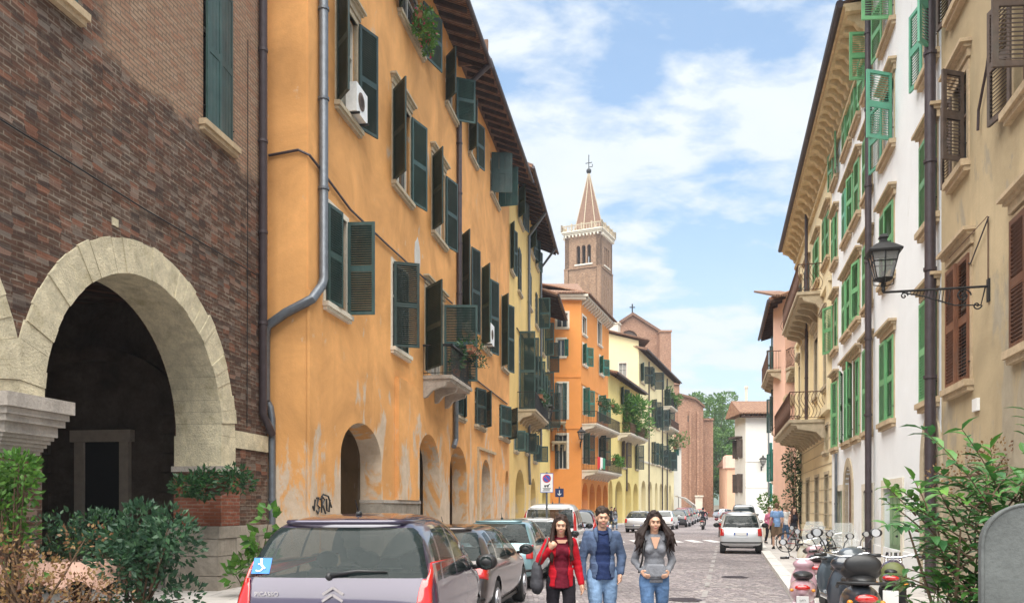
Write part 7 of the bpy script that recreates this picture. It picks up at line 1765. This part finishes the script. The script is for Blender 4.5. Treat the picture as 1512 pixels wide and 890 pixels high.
# nearest black maxi scooter seen from behind
KP = lambda px, Z, z=0.0: ((px-CX)/F*Z, Z, z)
scooter('big black scooter with wide seat nearest the camera at the right kerb', KP(1257, 10.1), R(166), ('black_scooter_paint', (.022,.026,.034)), s=1.12, group=GSC)
b = MB(); rt = [o for o in bpy.data.objects if o.get('label', '').startswith('big black scooter')][0]
b.ball((0,.62,.90), (.20,.14,.10), 16, 10); b.ball((0,.72,.98), (.185,.07,.11), 16, 10); remesh(b, 'backrest', .015, [M['black']], rt, 3)
b = MB(); b.tube([(-.22,.55,.74),(-.25,.85,.80),(-.12,1.05,.82),(.12,1.05,.82),(.25,.85,.80),(.22,.55,.74)], .016, 8); b.build('grab_rail', M['iron'], rt, smooth=True)
motorbike('dark motorbike with olive green side pannier leaning right of the big black scooter', KP(1318, 11.2), R(180-26), flat('purple_chrome_tank', (.10,.07,.13), .2, .6), group=GSC, mirrors=False)
rt = [o for o in bpy.data.objects if o.get('label', '').startswith('dark motorbike with olive')][0]
b = MB(); b.ball((-.02,.70,.84), (.17,.12,.21), 14, 10); remesh(b, 'pannier', .02, [flat('olive_green_leather', (.10,.115,.035), .6)], rt, 3)
scooter('dark blue scooter with a wide red and clear tail lamp behind the black one', KP(1234, 13.2), R(172), ('dark_blue_scooter_paint', (.05,.065,.08)), topcase=paint('slate_top_case', (.06,.075,.09), .1), group=GSC)
scooter('pale pink scooter with black seat and visible number plate at the left of the group', KP(1186, 12.3), R(160), ('pale_pink_scooter_paint', (.48,.30,.34)), group=GSC, platetxt=('DM', '09417'), s=.95)
scooter('pink and cream scooter farther along the kerb behind the pale pink one', KP(1204, 15.6), R(162), ('rose_scooter_paint', (.40,.24,.26)), group=GSC, shield=True)
scooter('white scooter with tall clear windshield behind the tail lamp of the blue one', KP(1262, 14.2), R(175), ('white_scooter_paint', (.65,.64,.60)), group=GSC, shield=True)
scooter('small cream scooter at the far end of the parked row', KP(1193, 18.4), R(166), ('cream_scooter_paint', (.6,.55,.45)), group=GSC)
# bicycles by the right wall
def bicycle(label, loc, rz, col, basket=True, group='bicycles leaning by the right wall'):
    t = thing('bicycle', label, 'bicycle', loc, rz, group)
    for y in (-.52,.52):
        w = thing('wheel', None, None); w.parent = t; b = MB(); n = 24
        b.tube([(0, y+.33*math.cos(k*6.2832/n), .34+.33*math.sin(k*6.2832/n)) for k in range(n+1)], .017, 5, cap=False); b.build('tyre', M['rubber'], w)
        b = MB(); [b.tube([(0,y,.34),(0,y+.32*math.cos(k*.5236),.34+.32*math.sin(k*.5236))], .003, 3) for k in range(12)]; b.build('spoke', M['chrome'], w)
    b = MB(); P_ = dict(bb=(0,.08,.30), st=(0,.22,.80), hd=(0,-.38,.82), fa=(0,-.52,.34), ra=(0,.52,.34), hb=(0,-.36,.98))
    for a_, c_ in (('bb','st'),('bb','hd'),('st','hd'),('bb','ra'),('st','ra'),('hb','fa')): b.tube([P_[a_],P_[c_]], .015, 6)
    b.build('frame', flat('bike_'+col[0], col[1], .4), t); b = MB(); b.tube([(-.27,-.22,1.0),(-.2,-.36,1.03),(.2,-.36,1.03),(.27,-.22,1.0)], .012, 6); b.build('handlebar', M['chrome'], t)
    b = MB(); b.ball((0,.25,.88), (.08,.14,.04), 10, 6); b.build('saddle', M['sh_old'], t)
    b = MB()
    for y in (-.52,.52): b.tube([(0, y+.37*math.cos(q), .34+.37*math.sin(q)) for q in [.3+.25*k for k in range(10)]], .02, 5)
    b.build('mudguard', M['iron'], t)
    if basket:
        b = MB()
        for z in (.78,.86,.94): b.tube([(-.16,-.70,z),(.16,-.70,z),(.16,-.46,z),(-.16,-.46,z),(-.16,-.70,z)], .006, 4)
        for k in range(7): b.tube([(-.16+k*.053,-.70,.78),(-.16+k*.053,-.70,.94)], .004, 4)
        b.build('basket', M['rust'], t)
for px, Z, rz, c_, bk, lb in ((1212, 21, 20, ('green', (.05,.12,.08)), True, 'old dark green bicycle with basket leaning by the stone wall'), (1230, 19.5, 35, ('grey', (.25,.25,.25)), False, 'grey bicycle nearest the sage green door'), (1200, 25, 12, ('black', (.03,.03,.03)), True, 'black bicycle below the ivy column'), (1183, 29.5, 70, ('red', (.3,.05,.05)), True, 'red bicycle beside the woman in the black top')):
    bicycle(lb, (KP(px, Z)[0], Z, .12), R(rz), c_, bk)
# distant scooter rider
sr = scooter('dark scooter ridden away down the middle of the street', KP(1038, 64), R(163), ('rider_scooter_paint', (.04,.04,.05)))
person('rider in dark clothes and helmet on the distant scooter', (KP(1038, 64)[0], 64, .02), R(163), 1.75, J=dict(pel=(0,.25,.88), wai=(0,.22,1.02), che=(0,.12,1.24), neck=(0,.06,1.42), head=(0,.02,1.56), lsh=(.2,.1,1.36), rsh=(-.2,.1,1.36), lel=(.28,-.1,1.2), rel=(-.28,-.1,1.2), lwr=(.32,-.28,1.05), rwr=(-.32,-.28,1.05), lhip=(.1,.22,.85), rhip=(-.1,.22,.85), lkn=(.16,-.12,.68), rkn=(-.16,-.12,.68), lan=(.16,-.1,.38), ran=(-.16,-.1,.38)), top=c_bt, trousers=c_blk, vox=.03, hairstyle='short', hair=(.02,.02,.02))

# ================================================================== HAZE
m = bpy.data.materials.new('pale_air'); m.use_nodes = True; t = m.node_tree; t.nodes.remove(t.nodes['Principled BSDF'])
pv = t.nodes.new('ShaderNodeVolumePrincipled'); pv.inputs['Density'].default_value = .00045; pv.inputs['Color'].default_value = (.80, .88, 1, 1); pv.inputs['Anisotropy'].default_value = .2
t.links.new(pv.outputs[0], t.nodes['Material Output'].inputs['Volume'])
o = MB().box(-1520, 1520, -320, 3020, -1.2, 200).build('haze', m); o['kind'] = 'stuff'
for o in list(bpy.data.objects):
    if o.type == 'EMPTY' and not kids(o) and o.name.startswith('tmp'): bpy.data.objects.remove(o)
